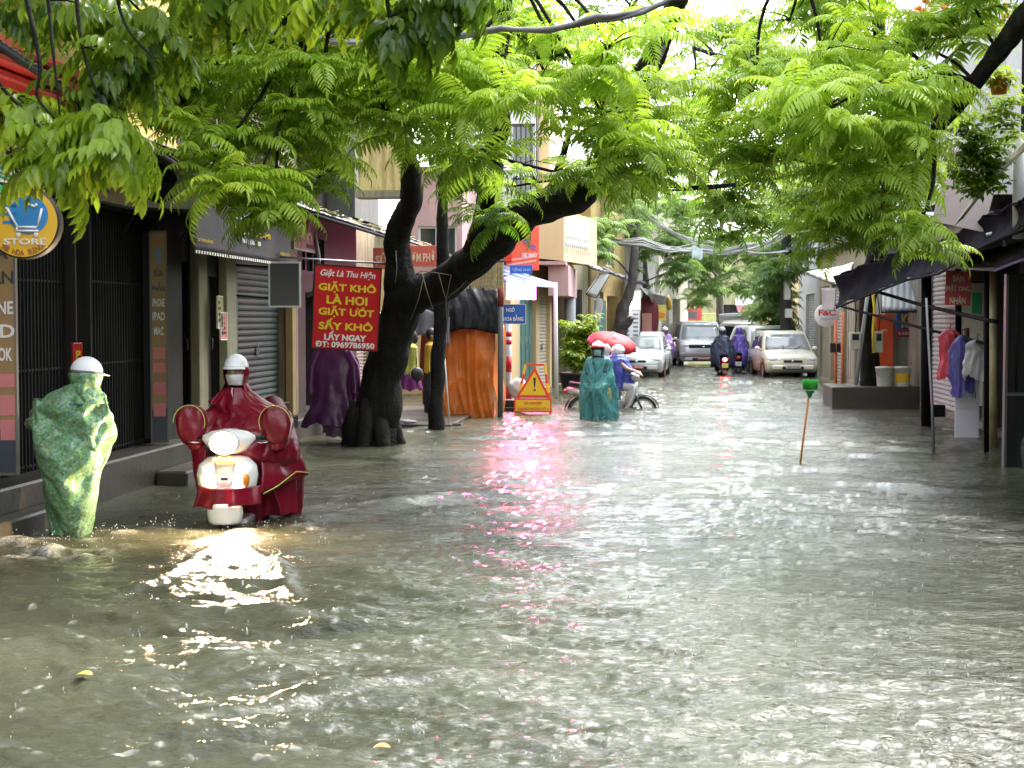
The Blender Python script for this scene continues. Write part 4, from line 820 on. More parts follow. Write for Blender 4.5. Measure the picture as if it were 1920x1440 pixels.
for px, py, w_, h_, lab in ((1604, 655, .22, .34, 'white electric meter box left of the conduit'), (1648, 661, .16, .42, 'beige electric box with yellow cable right of the dark trunk')):
    t = thing('electric_box', lab, 'electric box', P(px, py, Y=30.4)); q = M(); q.box(-w_/2, w_/2, 0, .12, 0, h_, bev=.01); q.build('case', mat('beige_plastic', (.5,.48,.40), .5, .08), t); q = M(); q.box(-w_*.3, w_*.3, -.012, -.001, h_*.55, h_*.9, bev=.004); q.build('window', glassm, t)
    q = M(); q.tube([(0, .05, h_), (.02, .05, h_+.3), (-.05, .05, h_+.9)], .012, 6); q.build('cable', blackm, t)
t = thing('yellow_cable', 'yellow coiled cable beside the beige electric box', 'cable', P(1638, 662, Y=30.35)); q = M(); q.tube([P(1638, 662, Y=30.35), P(1637, 620, Y=30.35), P(1640, 580, Y=30.35), P(1637, 555, Y=30.35), P(1641, 540, Y=30.35)], .03, 8); q.build('cable', mat('yellow_plastic', (.72,.55,.04), .4), t, True)
for px, lab in ((1562, 'left small black letter box on the gate'), (1574, 'right small black letter box on the gate')):
    t = thing('letter_box', lab, 'letter box', P(px, 661, Y=32.1)); q = M(); q.box(-.055, .055, 0, .1, 0, .2, bev=.01); q.box(-.04, .04, -.008, -.001, .14, .15); q.build('case', blackm, t)
# rolling shutters right
house('shutter_shop', 'right hand shop with pale ribbed shutters behind the hanging raincoats', 'house', (5.2, 31.7, 0), RR, 7.6, 6, 3.5, mat('taupe_render', (.22,.2,.17), .8, .2, streak=.5),
    [(1.6, 2.1, .1, 2.5, 'roll', shut_teal), (2.3, 5.6, .1, 2.9, 'roll', mat('violet_grey_shutter', (.52,.51,.53), .5, .1, streak=.3)), (5.9, 7.4, .1, 2.6, 'dark', None)])
house('dark_shop', 'dark shop front on the right edge under the grey metal awning', 'house', (5.1, 24.0, 0), RR, 9, 6, 3.3, mat('soot_render', (.06,.06,.055), .8, .2, streak=.5), [(.5, 2.3, .1, 2.7, 'dark', None), (3, 5.5, .1, 2.7, 'accordion', gate_dark), (6, 8.4, .1, 2.7, 'accordion', gate_dark)])
p = P(1806, 800, Y=24.2)
t = panel('cream_door_panel', 'cream board behind the white raincoat', 'board', (P(1828,0,Y=25).x, 25, .35), R(-20), .42, 2.0, mat('cream_board', (.58,.55,.47), .6, .08), dsteel, .03)
q = M(); q.box(.02, .17, -.02, -.0155, 1.5, 1.85); q.build('green_patch', mat('green_print', (.02,.4,.15), .5), t)
t = panel('white_cabinet', 'tall pale lilac cabinet standing in the water at the right', 'cabinet', (P(1823,0,Y=22.6).x, 22.6, -.1), R(-10), .34, 1.05, mat('lilac_white_paint', (.55,.5,.58), .5, .06), None, .3)
q = M(); q.box(-.15, .15, -.158, -.151, .55, 1.02, bev=.003); q.box(-.15, .15, -.158, -.151, .05, .5, bev=.003); q.build('door', mat('lilac_white_paint', ()), t); q = M(); q.bar((.11,-.165,.7), (.11,-.165,.8), .008, 6); q.build('handle', steel, t)
# dark cabinet, right edge
a = P(1886, 865, Y=18.4)
t = thing('dark_stall_box', 'tall black folding stall door at the right edge, standing in the water', 'stall', (a.x, 18.4, -.3))
q = M(); q.box(0, 1.6, 0, .06, 0, 2.6, bev=.01); q.build('door_leaf', gate_dark, t)
q = M()
for k in range(12): q.bar((.1+.12*k, -.02, 1.2), (.1+.12*k, -.02, 2.5), .012, 6)
q.build('slats', gate_dark, t); q = M(); q.box(-.03, -.001, -.03, .09, 0, 2.6); q.box(0, 1.6, -.03, -.001, 1.14, 1.18); q.build('edge_trim', mat('worn_dark_trim', (.08,.085,.09), .4), t)
q = M(); q.ell((.3,-.01,.45), (.14,.02,.3), fn=lambda p: p*(1+.4*mn.noise(p*7))); q.build('clear_bag', mat('clear_plastic', (.25,.28,.3), .3, .2, alpha=.35), t)
# posts, rods and the big black tarpaulin
bm = mat('black_awning_post', (.006,.006,.008), .8, .2, spec=.1)
def rod(name, label, pts, r, m=bm, cat='rod', z_dn=0):
    V = [P(x, y, Y=Y) for x, y, Y in pts]; 
    if z_dn: V[0].z -= z_dn
    t = thing(name, label, cat, V[0]); q = M(); q.tube(V, r, 10); q.build('bar', m, t, True); return t
rod('awning_post', 'square black awning post in front of the striped board', [(1737, 770, 25), (1737, 480, 25)], .085, cat='post', z_dn=.4)
rod('stand_leg', 'thin grey stand leg reaching down into the water in front of the black post', [(1752, 850, 19.6), (1748, 760, 20.2), (1737, 560, 21.5)], .02, mat('grey_leg_steel', (.05,.05,.055), .5), 'leg', z_dn=.35)
rod('awning_post', 'black post behind the red honey sign', [(1797, 640, 24), (1797, 500, 24)], .05, cat='post')
rod('awning_post', 'black framed post at the outer corner of the right shop', [(1850, 820, 20.4), (1850, 505, 20.4)], .035, cat='post', z_dn=.3)
rod('awning_post', 'pale yellow rusty post right of the white raincoat', [(1863, 805, 21), (1863, 510, 21)], .055, mat('rusty_cream_post', (.42,.34,.19), .6, .3, 3, streak=.5, scol=(.2,.09,.04)), 'post', z_dn=.3)
rod('awning_rod', 'upper black rod sloping from the tarpaulin to the right shop', [(1635, 544, 28), (1725, 571, 25), (1850, 600, 20.3), (1868, 603, 20)], .03)
rod('awning_rod', 'lower black rod carrying the hanging raincoats', [(1568, 572, 29), (1740, 618, 24.5), (1800, 632, 22.6), (1850, 645, 21)], .024)
t = thing('black_tarpaulin', 'large black and navy tarpaulin sagging over the right hand stall', 'tarpaulin', P(1737, 480, Y=24))
tp = [(1562, 520, 29), (1690, 470, 26), (1760, 455, 22), (1850, 405, 18), (1990, 340, 14)]; bt = [(1568, 574, 28.5), (1700, 522, 25), (1760, 510, 21.5), (1850, 455, 17.6), (1990, 400, 13.5)]
def lerpl(L_, u):
    s = u*(len(L_)-1); i = min(int(s), len(L_)-2); f = s-i; a = P(L_[i][0], L_[i][1], Y=L_[i][2]); b = P(L_[i+1][0], L_[i+1][1], Y=L_[i+1][2]); return a.lerp(b, f)
navy = mat('navy_tarpaulin', (.005,.006,.012), .85, .4, 2, .5, 9, spec=.05)
cloth(t, lambda u, v: lerpl(bt, u).lerp(lerpl(tp, u), v)+Vector((.1*math.sin(v*PI), 0, 0)), 70, 14, navy, 'canopy_cloth', amp=.05, sc=2.5)
cloth(t, lambda u, v: lerpl(tp, u)+Vector((1.3*v, .3*v, .25*v)), 60, 14, navy, 'canopy_cloth', amp=.06, sc=2.5, seed=4)
q = M(); q.tube([P(x, y+3, Y=Y) for x, y, Y in bt], .022, 8); q.build('edge_bar', bm, t, True)
# grey metal awning at right edge
t = thing('metal_awning', 'grey corrugated awning with a blue folded trim at the right edge', 'awning', P(1868, 505, Y=19))
A = [(1780, 495, 23), (1868, 500, 19), (1990, 470, 16)]; B = [(1850, 470, 23), (1925, 452, 20), (2010, 420, 17)]
q = M(); q.sheet(lambda u, v: lerpl(A, u).lerp(lerpl(B, u), v)+Vector((0,0,.012*(int(v*40) % 2))), 20, 40, .01, smooth=False); q.build('roof_sheet', tin, t, True)
q = M(); q.tube([P(1780, 499, Y=23), P(1868, 504, Y=19)], .035, 8); q.build('gutter', steel, t, True)
q = M(); q.tube([P(1868, 504, Y=19), P(1925, 482, Y=17.5), P(1990, 460, Y=16)], .05, 8, flat=.5); q.build('blue_trim', mat('blue_trim_paint', (.03,.13,.40), .4), t, True)
# honey sign
p = P(1795, 572, Y=22.4); t = panel('honey_sign', 'red sign reading BAN MAT ONG NHAN in pale lettering', 'sign', p, R(-8), .36, .50, mat('deep_red_paint', (.42,.012,.012), .4, .08), None, .02, roll=R(2))
for s, z, w_ in (('BÁN', .40, .16), ('MẬT ONG', .245, .33), ('NHÃN', .075, .22)): text(t, s, 0, z, w_, .115, mat('pale_cream_lettering', (.7,.6,.45), .5), -.013, .025)
q = M(); q.bar((0, .0, .5), (0, .02, .6), .008, 6); q.build('hanger', dsteel, t)
# raincoats on the rod
coat('raincoat', 'bright red and pink raincoat hanging on the rod', 'raincoat', (1782, 618), .30, .72, 22.9, mat('red_raincoat_vinyl', (.62,.07,.10), .3, .2, 3, .3, 10, trans=.3), 7, False, 1.15)
coat('raincoat', 'blue violet raincoat folded over the rod', 'raincoat', (1805, 628), .33, .86, 22.4, mat('violet_blue_raincoat', (.12,.10,.36), .3, .25, 3, .3, 10, trans=.25), 11, False, 1.05)
coat('raincoat', 'milky white raincoat hanging at the right of the rod', 'raincoat', (1833, 637), .36, .54, 21.6, mat('milky_raincoat', (.52,.50,.50), .3, .15, 3, .3, 10, trans=.3), 15, False, 1.0)
rod('wooden_stick', 'brown wooden stick leaning behind the raincoats', [(1812, 780, 23.5), (1813, 615, 23.5)], .04, mat('dark_wood', (.10,.04,.03), .6), 'stick')
t = thing('dark_crate', 'small black crate tipped on the ground by the shutter', 'crate', P(1751, 782, Y=25.4), R(8)); q = M(); q.box(-.16, .2, 0, .25, 0, .2, bev=.012)
for k in range(3): q.box(-.14, .18, -.012, -.001, .03+.06*k, .055+.06*k)
q.build('crate', blackm, t)
# brush standing in the water
x = P(1500, 868, Z=0); Yb = x.y; a = Vector(x)+Vector((-.03, 0, -.3)); b = P(1516, 745, Y=Yb)
t = thing('upturned_brush', 'orange handled brush with a bright green head standing upside down in the water', 'brush', a)
q = M(); q.tube([a, b], .013, 10); q.build('handle', mat('orange_handle', (.62,.22,.03), .45, .15), t, True)
c_ = P(1518, 737, Y=Yb); q = M(); gm = mat('green_bristles', (.03,.42,.04), .6, .2, 30, .5, 60)
q.lathe([(.018,-.06),(.03,-.02),(.05,.01),(.06,.03)], c_, 14); q.build('socket', mat('green_plastic', (.03,.25,.10), .4), t, True)
q = M(); r0 = random.Random(3); d0 = P(1519, 724, Y=Yb)
q.box(d0.x-.085, d0.x+.085, Yb-.035, Yb+.035, d0.z-.045, d0.z+.045, bev=.02)
for k in range(260):
    x_ = r0.uniform(-.085, .085); y_ = r0.uniform(-.04, .04); q.bar((d0.x+x_, Yb+y_, d0.z-.04), (d0.x+x_*1.12, Yb+y_*1.2, d0.z+r0.uniform(.06, .085)), .003, 4)
q.build('bristles', gm, t, True)
# upper right clutter
facing('right_balcony_house', 'white panelled upper wall with a dark balcony at the upper right', 'house', P(1800, 0, Y=19).x, 12, 19, 9, whitewall, [(.75, 3, 3.6, 5.6, 'dark', None)], dp=3, z0=3.3)
t = panel('tilted_white_board', 'tilted white and pink board leaning above the black tarpaulin', 'board', P(1795, 425, Y=18.6), R(-15), .62, .9, mat('white_pink_board', (.62,.5,.52), .5, .2, 1.5), None, .03, roll=R(14))
text(panel('red_number_board', 'white panel with a red number 2 near the hanging pot', 'board', P(1845, 262, Y=18.4), 0, .5, .62, whitewall, None, .03), '2', .05, .32, .09, .16, rl, -.018, .02)
t = thing('folded_tarpaulin', 'rolled beige tarpaulin hanging diagonally at the upper right', 'tarpaulin', P(1800, 415, Y=17))
for k in range(3):
    q = M(); q.tube([P(1792+6*k, 420-5*k, Y=17), P(1830+5*k, 372-6*k, Y=16.7), P(1870+4*k, 325-6*k, Y=16.4), P(1925+4*k, 275-8*k, Y=16)], [.02, .05, .06, .05], 9, flat=.45); q.build('fold', mat('beige_tarpaulin', (.55,.51,.42), .6, .15, 4, .3, 12), t, True)
pole('white_drain_pipe', 'white plastic pipe end at the upper right edge', (1912, 395), (1912, 250), 16.5, .07, whitep, cat='pipe')
t = thing('bracket_arm', 'white metal bracket standing on the black tarpaulin', 'bracket', P(1878, 460, Y=18)); q = M(); q.tube([P(1885, 462, Y=18), P(1882, 432, Y=18), P(1850, 440, Y=18)], .03, 8, flat=.6); q.build('arm', whitep, t, True)
# utility pole, far right
t = thing('utility_pole', 'dark utility pole with white boxes on the right behind the pale hatchback', 'utility pole', (P(1478,0,Y=51).x, 51, -.4))
q = M(); p = P(1478, 0, Y=51); q.tube([(p.x, 51, -.4), (p.x, 51, 4), (p.x, 51, 7.5)], [.19, .17, .14], 14); q.build('shaft', mat('dark_pole_concrete', (.05,.05,.05), .8, .2), t, True)
for px0, px1, y0_, y1_ in ((1470, 1486, 482, 515), (1470, 1482, 522, 562), (1472, 1485, 579, 596)):
    a = P(px0, y1_, Y=50.6); b = P(px1, y0_, Y=50.6); q = M(); q.box(a.x, b.x, 50.4, 50.8, a.z, b.z, bev=.02); q.build('junction_box', whitep, t, True)
pawn('small blue grey roof sheet on the utility pole', [(1474, 460, 51.5), (1522, 456, 50), (1520, 470, 49), (1474, 468, 50)], mat('slate_sheet', (.14,.16,.22), .6), name='roof_sheet', bars=False)
# overhead cables
def wires(label, pts, n, r, spread, m=bm, cat='cable bundle', sag=.15, seed=0):
    V = [P(x, y, Y=Y) for x, y, Y in pts]; t = thing('overhead_cables' if n > 1 else 'overhead_cable', label, cat, V[0]); r0 = random.Random(seed)
    for k in range(n):
        off = [Vector((0, r0.uniform(-1, 1), r0.uniform(-1, 1)))*spread for _ in V]; pt = []
        for i in range(len(V)-1):
            for s in range(8): u = s/8; pt.append((V[i]+off[i]).lerp(V[i+1]+off[i+1], u)-Vector((0,0,(sag+r0.uniform(0, .02)+.3*spread*k/n)*math.sin(PI*u))))
        pt.append(V[-1]+off[-1]); q = M(); q.tube(pt, r, 5); q.build('cable', m, t, True)
gw = mat('grey_cable', (.28,.29,.29), .5)
wires('bundle of grey overhead cables crossing the street before the far trees', [(1100, 440, 44), (1205, 455, 44), (1300, 466, 45), (1400, 462, 45), (1478, 430, 46), (1640, 380, 40)], 13, .016, .16, gw, seed=1, sag=.08)
wires('second loose bundle of cables sloping down to the utility pole', [(1210, 400, 45), (1330, 458, 45), (1478, 472, 46)], 5, .014, .12, gw, seed=2)
wires('thick black cable crossing behind the hanging leaves', [(700, 250, 24), (950, 300, 25), (1250, 352, 26), (1500, 330, 26), (1700, 300, 26)], 2, .022, .05, bm, seed=3, sag=.05)
wires('thick grey cable at the top crossing the leaves', [(620, 75, 11), (940, 50, 11), (1120, 30, 11), (1260, 0, 11), (1500, -60, 11)], 2, .02, .03, mat('dark_grey_cable', (.12,.12,.12), .5), seed=4, sag=.03)
wires('thin wire in front of the cream upper storey', [(850, 305, 30), (1000, 300, 31), (1150, 290, 31)], 1, .012, 0, seed=5, cat='cable')
wires('thin wires sloping down beside the right branch', [(1640, 150, 14), (1820, 70, 15), (1930, -40, 15)], 2, .008, .05, gw, seed=6)
t = thing('snagged_bag', 'torn pale blue plastic bag snagged on the overhead cables', 'bag', P(1306, 470, Y=44.5)); a = P(1296, 464, Y=44.5); cloth(t, lambda u, v: (a.x+.32*u, 44.4, a.z-.34*v+.06*math.sin(u*6)), 10, 10, mat('blue_film', (.5,.6,.62), .4, .1, trans=.3), 'film', amp=.05)
# warning trestle
Y = 27.6; gx = P(998, 775, Y=Y); t = thing('warning_trestle', 'yellow and red folding warning sign with an exclamation mark standing in the flood', 'warning sign', (gx.x, gx.y, 0))
red2 = mat('signal_red', (.72,.05,.02), .4, .06); yel = mat('signal_yellow', (.80,.52,.02), .4, .05)
def seg(q, a, b, w_, y, d=.02):
    a = Vector((a[0], 0, a[1])); b = Vector((b[0], 0, b[1])); dd = (b-a).normalized(); n_ = Vector((-dd.z, 0, dd.x))*w_/2
    q.add([a-n_+Vector((0,y-d,0)), b-n_+Vector((0,y-d,0)), b+n_+Vector((0,y-d,0)), a+n_+Vector((0,y-d,0)), a-n_+Vector((0,y,0)), b-n_+Vector((0,y,0)), b+n_+Vector((0,y,0)), a+n_+Vector((0,y,0))], [(0,1,2,3),(4,7,6,5),(0,4,5,1),(1,5,6,2),(2,6,7,3),(3,7,4,0)])
for dy, sgn in ((0, 1), (.45, -1)):
    for x0_, x1_ in ((-.40, -.13), (.37, .23)):
        q = M(); q2 = M(); n = 7
        for k in range(n):
            f = k/n; g = (k+1)/n; A_ = (x0_+(x1_-x0_)*f, -.3+1.22*f); B_ = (x0_+(x1_-x0_)*g, -.3+1.22*g)
            seg(q if k % 2 else q2, A_, B_, .035, .02+dy*(1-f*.9), .025)
        lo = q.build('leg', red2, t); q2.build('yellow_band', yel, lo)
q = M(); seg(q, (-.13, .92), (.23, .92), .035, .02); q.build('top_bar', red2, t)
q = M(); q.prism([(-.31,.31),(.33,.31),(.05,.88)], -.012, .0); q.build('triangle_border', red2, t)
q = M(); q.prism([(-.23,.355),(.26,.355),(.045,.79)], -.018, -.013); q.build('triangle_plate', yel, t)
q = M(); q.prism([(.02,.68),(.07,.68),(.055,.50),(.035,.50)], -.022, -.0185); q.lathe([(.001,-.022),(.022,-.022),(.022,-.0185)], (.045,0,.45), 14, 'Y', False); q.build('exclamation_mark', bl, t)
q = M(); q.box(-.34, .36, -.012, .0, .04, .29); q.build('plate_border', red2, t); q = M(); q.box(-.31, .33, -.018, -.013, .065, .265); q.build('plate', yel, t)
text(t, 'XÍ NGHIỆP', .02, .21, .34, .07, rl, -.021, .015); text(t, 'THOÁT NƯỚC SỐ 4', .02, .115, .58, .075, rl, -.021, .015)
# boxes below the street sign
for k, (a_, b_, z0_, z1_, lab) in enumerate(((938, 1003, 750, 762, 'long black plank just behind the warning sign, upper one'), (938, 1003, 763, 776, 'long black plank lying in the water below the upper plank'))):
    p = P(a_, z1_, Y=28.4); q_ = P(b_, z0_, Y=28.4); t = thing('black_plank', lab, 'plank', (p.x, 28.4, p.z)); q = M(); q.box(p.x, q_.x, 28.3-.1*k, 28.7, p.z, q_.z, bev=.01); q.build('plank', blackm, t, True)
p = P(992, 745, Y=30); t = thing('white_sack', 'crumpled white sack beside the banded pole', 'sack', P(970, 745, Y=30)); q = M(); q.ell(P(971, 728, Y=30), (.2,.15,.2), 18, 12, fn=lambda p: p*(1+.25*mn.noise(p*9))); q.build('sack', mat('white_sack', (.6,.58,.55), .6), t, True)
t = thing('floor_slab', 'small dark slab lying at the foot of the slim trunk', 'slab', P(855, 800, Y=24.2)); p = P(855, 803, Y=24.2); q = M(); q.box(p.x-.12, p.x+.1, 24.1, 24.35, p.z, p.z+.08, bev=.01); q.build('slab', blackm, t, True)
# shrub in a pot
p = P(1085, 725, Z=.02); pot = thing('potted_shrub', 'bright green leafy shrub in a dark round pot on the left pavement', 'shrub', (P(1085,0,Y=36.5).x, 36.5, 0))
q = M(); q.lathe([(.001,0),(.36,.0),(.38,.05),(.46,.42),(.48,.42),(.48,.47),(.43,.47),(.41,.4),(.001,.38)], n=28); q.build('pot', mat('dark_brown_pot', (.05,.03,.03), .6, .2), pot)
q = M(); r0 = random.Random(5); tips = []
for k in range(26):
    a = r0.uniform(0, 6.28); rr = r0.uniform(.05, .55); h_ = r0.uniform(.75, 1.75); tp_ = Vector((rr*math.cos(a), rr*math.sin(a), h_)); q.tube([(0.1*math.cos(a),.1*math.sin(a),.35), tp_*.6+Vector((0,0,.1)), tp_], [.018,.01,.004], 5); tips.append(tp_)
q.build('stem', mat('brown_stem', (.10,.07,.03), .7), pot)
SHRUB = (pot, tips)
# ---------------------------------------------------------------- trees
bark = mat('wet_dark_bark', (.009,.008,.007), .75, spec=.15, var=.4, scale=6, bump=.9, bscale=22, streak=.3, scol=(.05,.055,.035))
bark2 = mat('grey_brown_bark', (.06,.05,.045), .7, .3, 6, .6, 22)
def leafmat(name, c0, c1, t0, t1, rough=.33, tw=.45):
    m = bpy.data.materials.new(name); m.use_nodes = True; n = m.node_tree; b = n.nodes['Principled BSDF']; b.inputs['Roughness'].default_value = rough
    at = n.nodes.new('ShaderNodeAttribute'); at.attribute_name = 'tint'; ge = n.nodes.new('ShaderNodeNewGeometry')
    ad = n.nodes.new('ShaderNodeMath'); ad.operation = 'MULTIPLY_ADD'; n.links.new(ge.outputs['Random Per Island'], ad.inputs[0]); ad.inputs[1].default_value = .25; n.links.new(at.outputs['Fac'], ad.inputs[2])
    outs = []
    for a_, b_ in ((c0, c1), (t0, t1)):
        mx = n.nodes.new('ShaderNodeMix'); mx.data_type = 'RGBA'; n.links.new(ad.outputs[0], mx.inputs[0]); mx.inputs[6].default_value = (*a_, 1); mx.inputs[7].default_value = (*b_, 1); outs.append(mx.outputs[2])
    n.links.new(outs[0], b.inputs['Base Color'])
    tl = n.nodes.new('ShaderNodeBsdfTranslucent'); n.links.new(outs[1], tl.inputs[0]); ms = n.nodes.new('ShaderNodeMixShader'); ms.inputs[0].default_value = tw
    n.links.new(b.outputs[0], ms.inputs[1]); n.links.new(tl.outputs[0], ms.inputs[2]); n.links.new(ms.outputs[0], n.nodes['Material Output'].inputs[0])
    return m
leaf_a = leafmat('pinnate_leaf', (.025,.085,.010), (.38,.54,.065), (.08,.23,.01), (.64,.84,.07))
leaf_b = leafmat('broad_leaf', (.03,.08,.010), (.24,.36,.025), (.07,.18,.01), (.44,.60,.04), .3, .45)
leaf_c = leafmat('far_leaf', (.05,.12,.03), (.26,.40,.10), (.09,.2,.03), (.38,.55,.12), .5, .45)
leaf_s = leafmat('shrub_leaf', (.06,.15,.01), (.26,.36,.04), (.15,.3,.02), (.45,.55,.06), .4, .45)
def frond_tpl(Lr, pairs, l, w_, droop, up, rs, hang=.35, fwd=.5, fold=.25):
    r = np.random.RandomState(rs); V = []; Fq = []
    S = np.linspace(0, 1, 30); th = up-droop*S**1.2; dx = np.cos(th)*Lr/29; dz = np.sin(th)*Lr/29
    cx = np.concatenate([[0], np.cumsum(dx)[:-1]]); cz = np.concatenate([[0], np.cumsum(dz)[:-1]]); side = r.uniform(-.12, .12)
    def pt(s): return np.array([np.interp(s, S, cx), side*s*s*Lr, np.interp(s, S, cz)])
    def leaf(p, d, nrm, L_, W_):
        d = d/np.linalg.norm(d); sd = np.cross(d, nrm); sd /= np.linalg.norm(sd); nn = np.cross(sd, d); b = len(V)
        dr = -nn*L_*.20
        V.extend([p, p+d*L_*.30+sd*W_*.5+nn*fold*W_*.5, p+d*L_*.68+sd*W_*.42+nn*fold*W_*.4+dr*.5, p+d*L_+dr*1.6, p+d*L_*.68-sd*W_*.42+nn*fold*W_*.4+dr*.5, p+d*L_*.30-sd*W_*.5+nn*fold*W_*.5, p+d*L_*.45+dr*.2])
        Fq.extend([[b, b+1, b+2, b+6], [b+6, b+2, b+3, b+3], [b, b+6, b+4, b+5], [b+6, b+3, b+3, b+4]])
    for i in range(pairs):
        s = .16+.82*i/(pairs-1); p = pt(s); t = np.array([math.cos(np.interp(s, S, th)), 0, math.sin(np.interp(s, S, th))]); up_ = np.array([-t[2], 0, t[0]])
        e = (.72+.5*math.sin(PI*min(1, s*.95+.12)))*(1-.25*max(0, s-.8)/.2)
        for sg in (-1, 1):
            d = np.array([0, sg, 0])*1.0+t*(fwd+.5*s+r.uniform(-.12, .12))-np.array([0, 0, 1])*(hang+r.uniform(-.1, .15))
            leaf(p+t*.006*sg, d, up_*.8+np.array([0, -sg*.25, .5]), l*e*r.uniform(.88, 1.1), w_*e)
    leaf(pt(.99), t-np.array([0,0,.2]), up_, l*.95, w_)
    # rachis
    ns = 7
    for i in range(ns):
        a = pt(i/ns); c = pt((i+1)/ns); b = len(V); k = .0035*(1-.6*i/ns)*Lr/.45; V.extend([a+[0,k,0], a-[0,k,0], c-[0,k,0], c+[0,k,0], ]); Fq.append([b, b+1, b+2, b+3])
        b = len(V); V.extend([a+[0,0,k], a-[0,0,k], c-[0,0,k], c+[0,0,k]]); Fq.append([b, b+1, b+2, b+3])
    return np.array(V), np.array(Fq)
TPL_A = [frond_tpl(.50*k, 12, .122*k, .0255*k, dr, up, i, hang=.30, fwd=.28, fold=.35) for i, (k, dr, up) in enumerate([(1,1.3,.3),(1.1,1.0,.25),(.9,1.6,.45),(1.05,1.45,.1),(.85,1.1,.5),(1.15,1.3,.35)])]
TPL_B = [frond_tpl(.36*k, 5, .135*k, .05*k, dr, up, 10+i, hang=1.3, fold=.2) for i, (k, dr, up) in enumerate([(1,1.5,0),(1.15,1.2,-.2),(.9,1.7,.2),(1.05,1.0,-.5)])]
TPL_C = [frond_tpl(.75*k, 9, .20*k, .05*k, dr, up, 20+i, hang=.3, fwd=.35) for i, (k, dr, up) in enumerate([(1,1.3,.3),(1.1,1.0,.2),(.9,1.6,.4)])]
TPL_M = [frond_tpl(.55*k, 10, .13*k, .03*k, dr, up, 30+i, hang=.3, fwd=.3) for i, (k, dr, up) in enumerate([(1,1.3,.3),(1.1,1.0,.2),(.9,1.6,.4)])]
TPL_S = [frond_tpl(.2*k, 3, .12*k, .055*k, dr, up, 40+i, hang=.2) for i, (k, dr, up) in enumerate([(1,.9,.5),(1.1,.7,.3),(.9,1.2,.6)])]
class Fol:
    def __init__(s): s.V = []; s.F = []; s.T = []; s.n = 0
    def put(s, tpl, p, az, tilt, roll, sc, tint):
        V, Fq = tpl; R_ = np.array(Matrix.Rotation(az, 3, 'Z') @ Matrix.Rotation(-tilt, 3, 'Y') @ Matrix.Rotation(roll, 3, 'X'))
        s.V.append(V@R_.T*sc+np.array(p)); s.F.append(Fq+s.n); s.n += len(V); s.T.append(np.full(len(V), tint, np.float32))
    def rosette(s, tpls, p, r, n, sc=1, tint=.4, spread=.35, axis=None):
        a0 = r.uniform(0, 6.28)
        for k in range(n):
            u = k/n; tl = r.uniform(-.35, .35) if k % 3 else r.uniform(.3, .8)
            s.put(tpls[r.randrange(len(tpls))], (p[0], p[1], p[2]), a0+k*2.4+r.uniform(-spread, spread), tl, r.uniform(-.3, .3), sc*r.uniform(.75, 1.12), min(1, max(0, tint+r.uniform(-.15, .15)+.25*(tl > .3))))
    def build(s, name, m, parent):
        V = np.concatenate(s.V); Fq = np.concatenate(s.F); 
        tri = Fq[:, 2] == Fq[:, 3]; tri2 = (Fq[:, 1] == Fq[:, 2]) & ~tri
        Q = Fq[~tri & ~tri2]; T1 = Fq[tri][:, :3]; T2 = Fq[tri2][:, [0, 1, 3]]; T = np.concatenate([T1, T2]) if len(T2) else T1
        me = bpy.data.meshes.new(name); me.vertices.add(len(V)); me.vertices.foreach_set('co', V.astype(np.float32).ravel())
        lp = np.concatenate([Q.ravel(), T.ravel()]).astype(np.int32); me.loops.add(len(lp)); me.loops.foreach_set('vertex_index', lp)
        st = np.concatenate([np.arange(len(Q))*4, len(Q)*4+np.arange(len(T))*3]).astype(np.int32); me.polygons.add(len(st)); me.polygons.foreach_set('loop_start', st)
        me.update(calc_edges=True); at = me.attributes.new('tint', 'FLOAT', 'POINT'); at.data.foreach_set('value', np.concatenate(s.T)); me.update()
        return link(name, me, parent, m, True)
def curvy(a, b, r, amp=.12, n=7, lift=.1):
    a = Vector(a); b = Vector(b); L_ = (b-a).length; o = Vector((r.uniform(-1,1), r.uniform(-1,1), r.uniform(-.3,1)))*amp*L_; o2 = Vector((r.uniform(-1,1), r.uniform(-1,1), r.uniform(-1,1)))*amp*.5*L_
    return [a.lerp(b, i/n)+o*math.sin(PI*i/n)+o2*math.sin(2*PI*i/n)+Vector((0,0,lift*L_*math.sin(PI*i/n))) for i in range(n+1)]
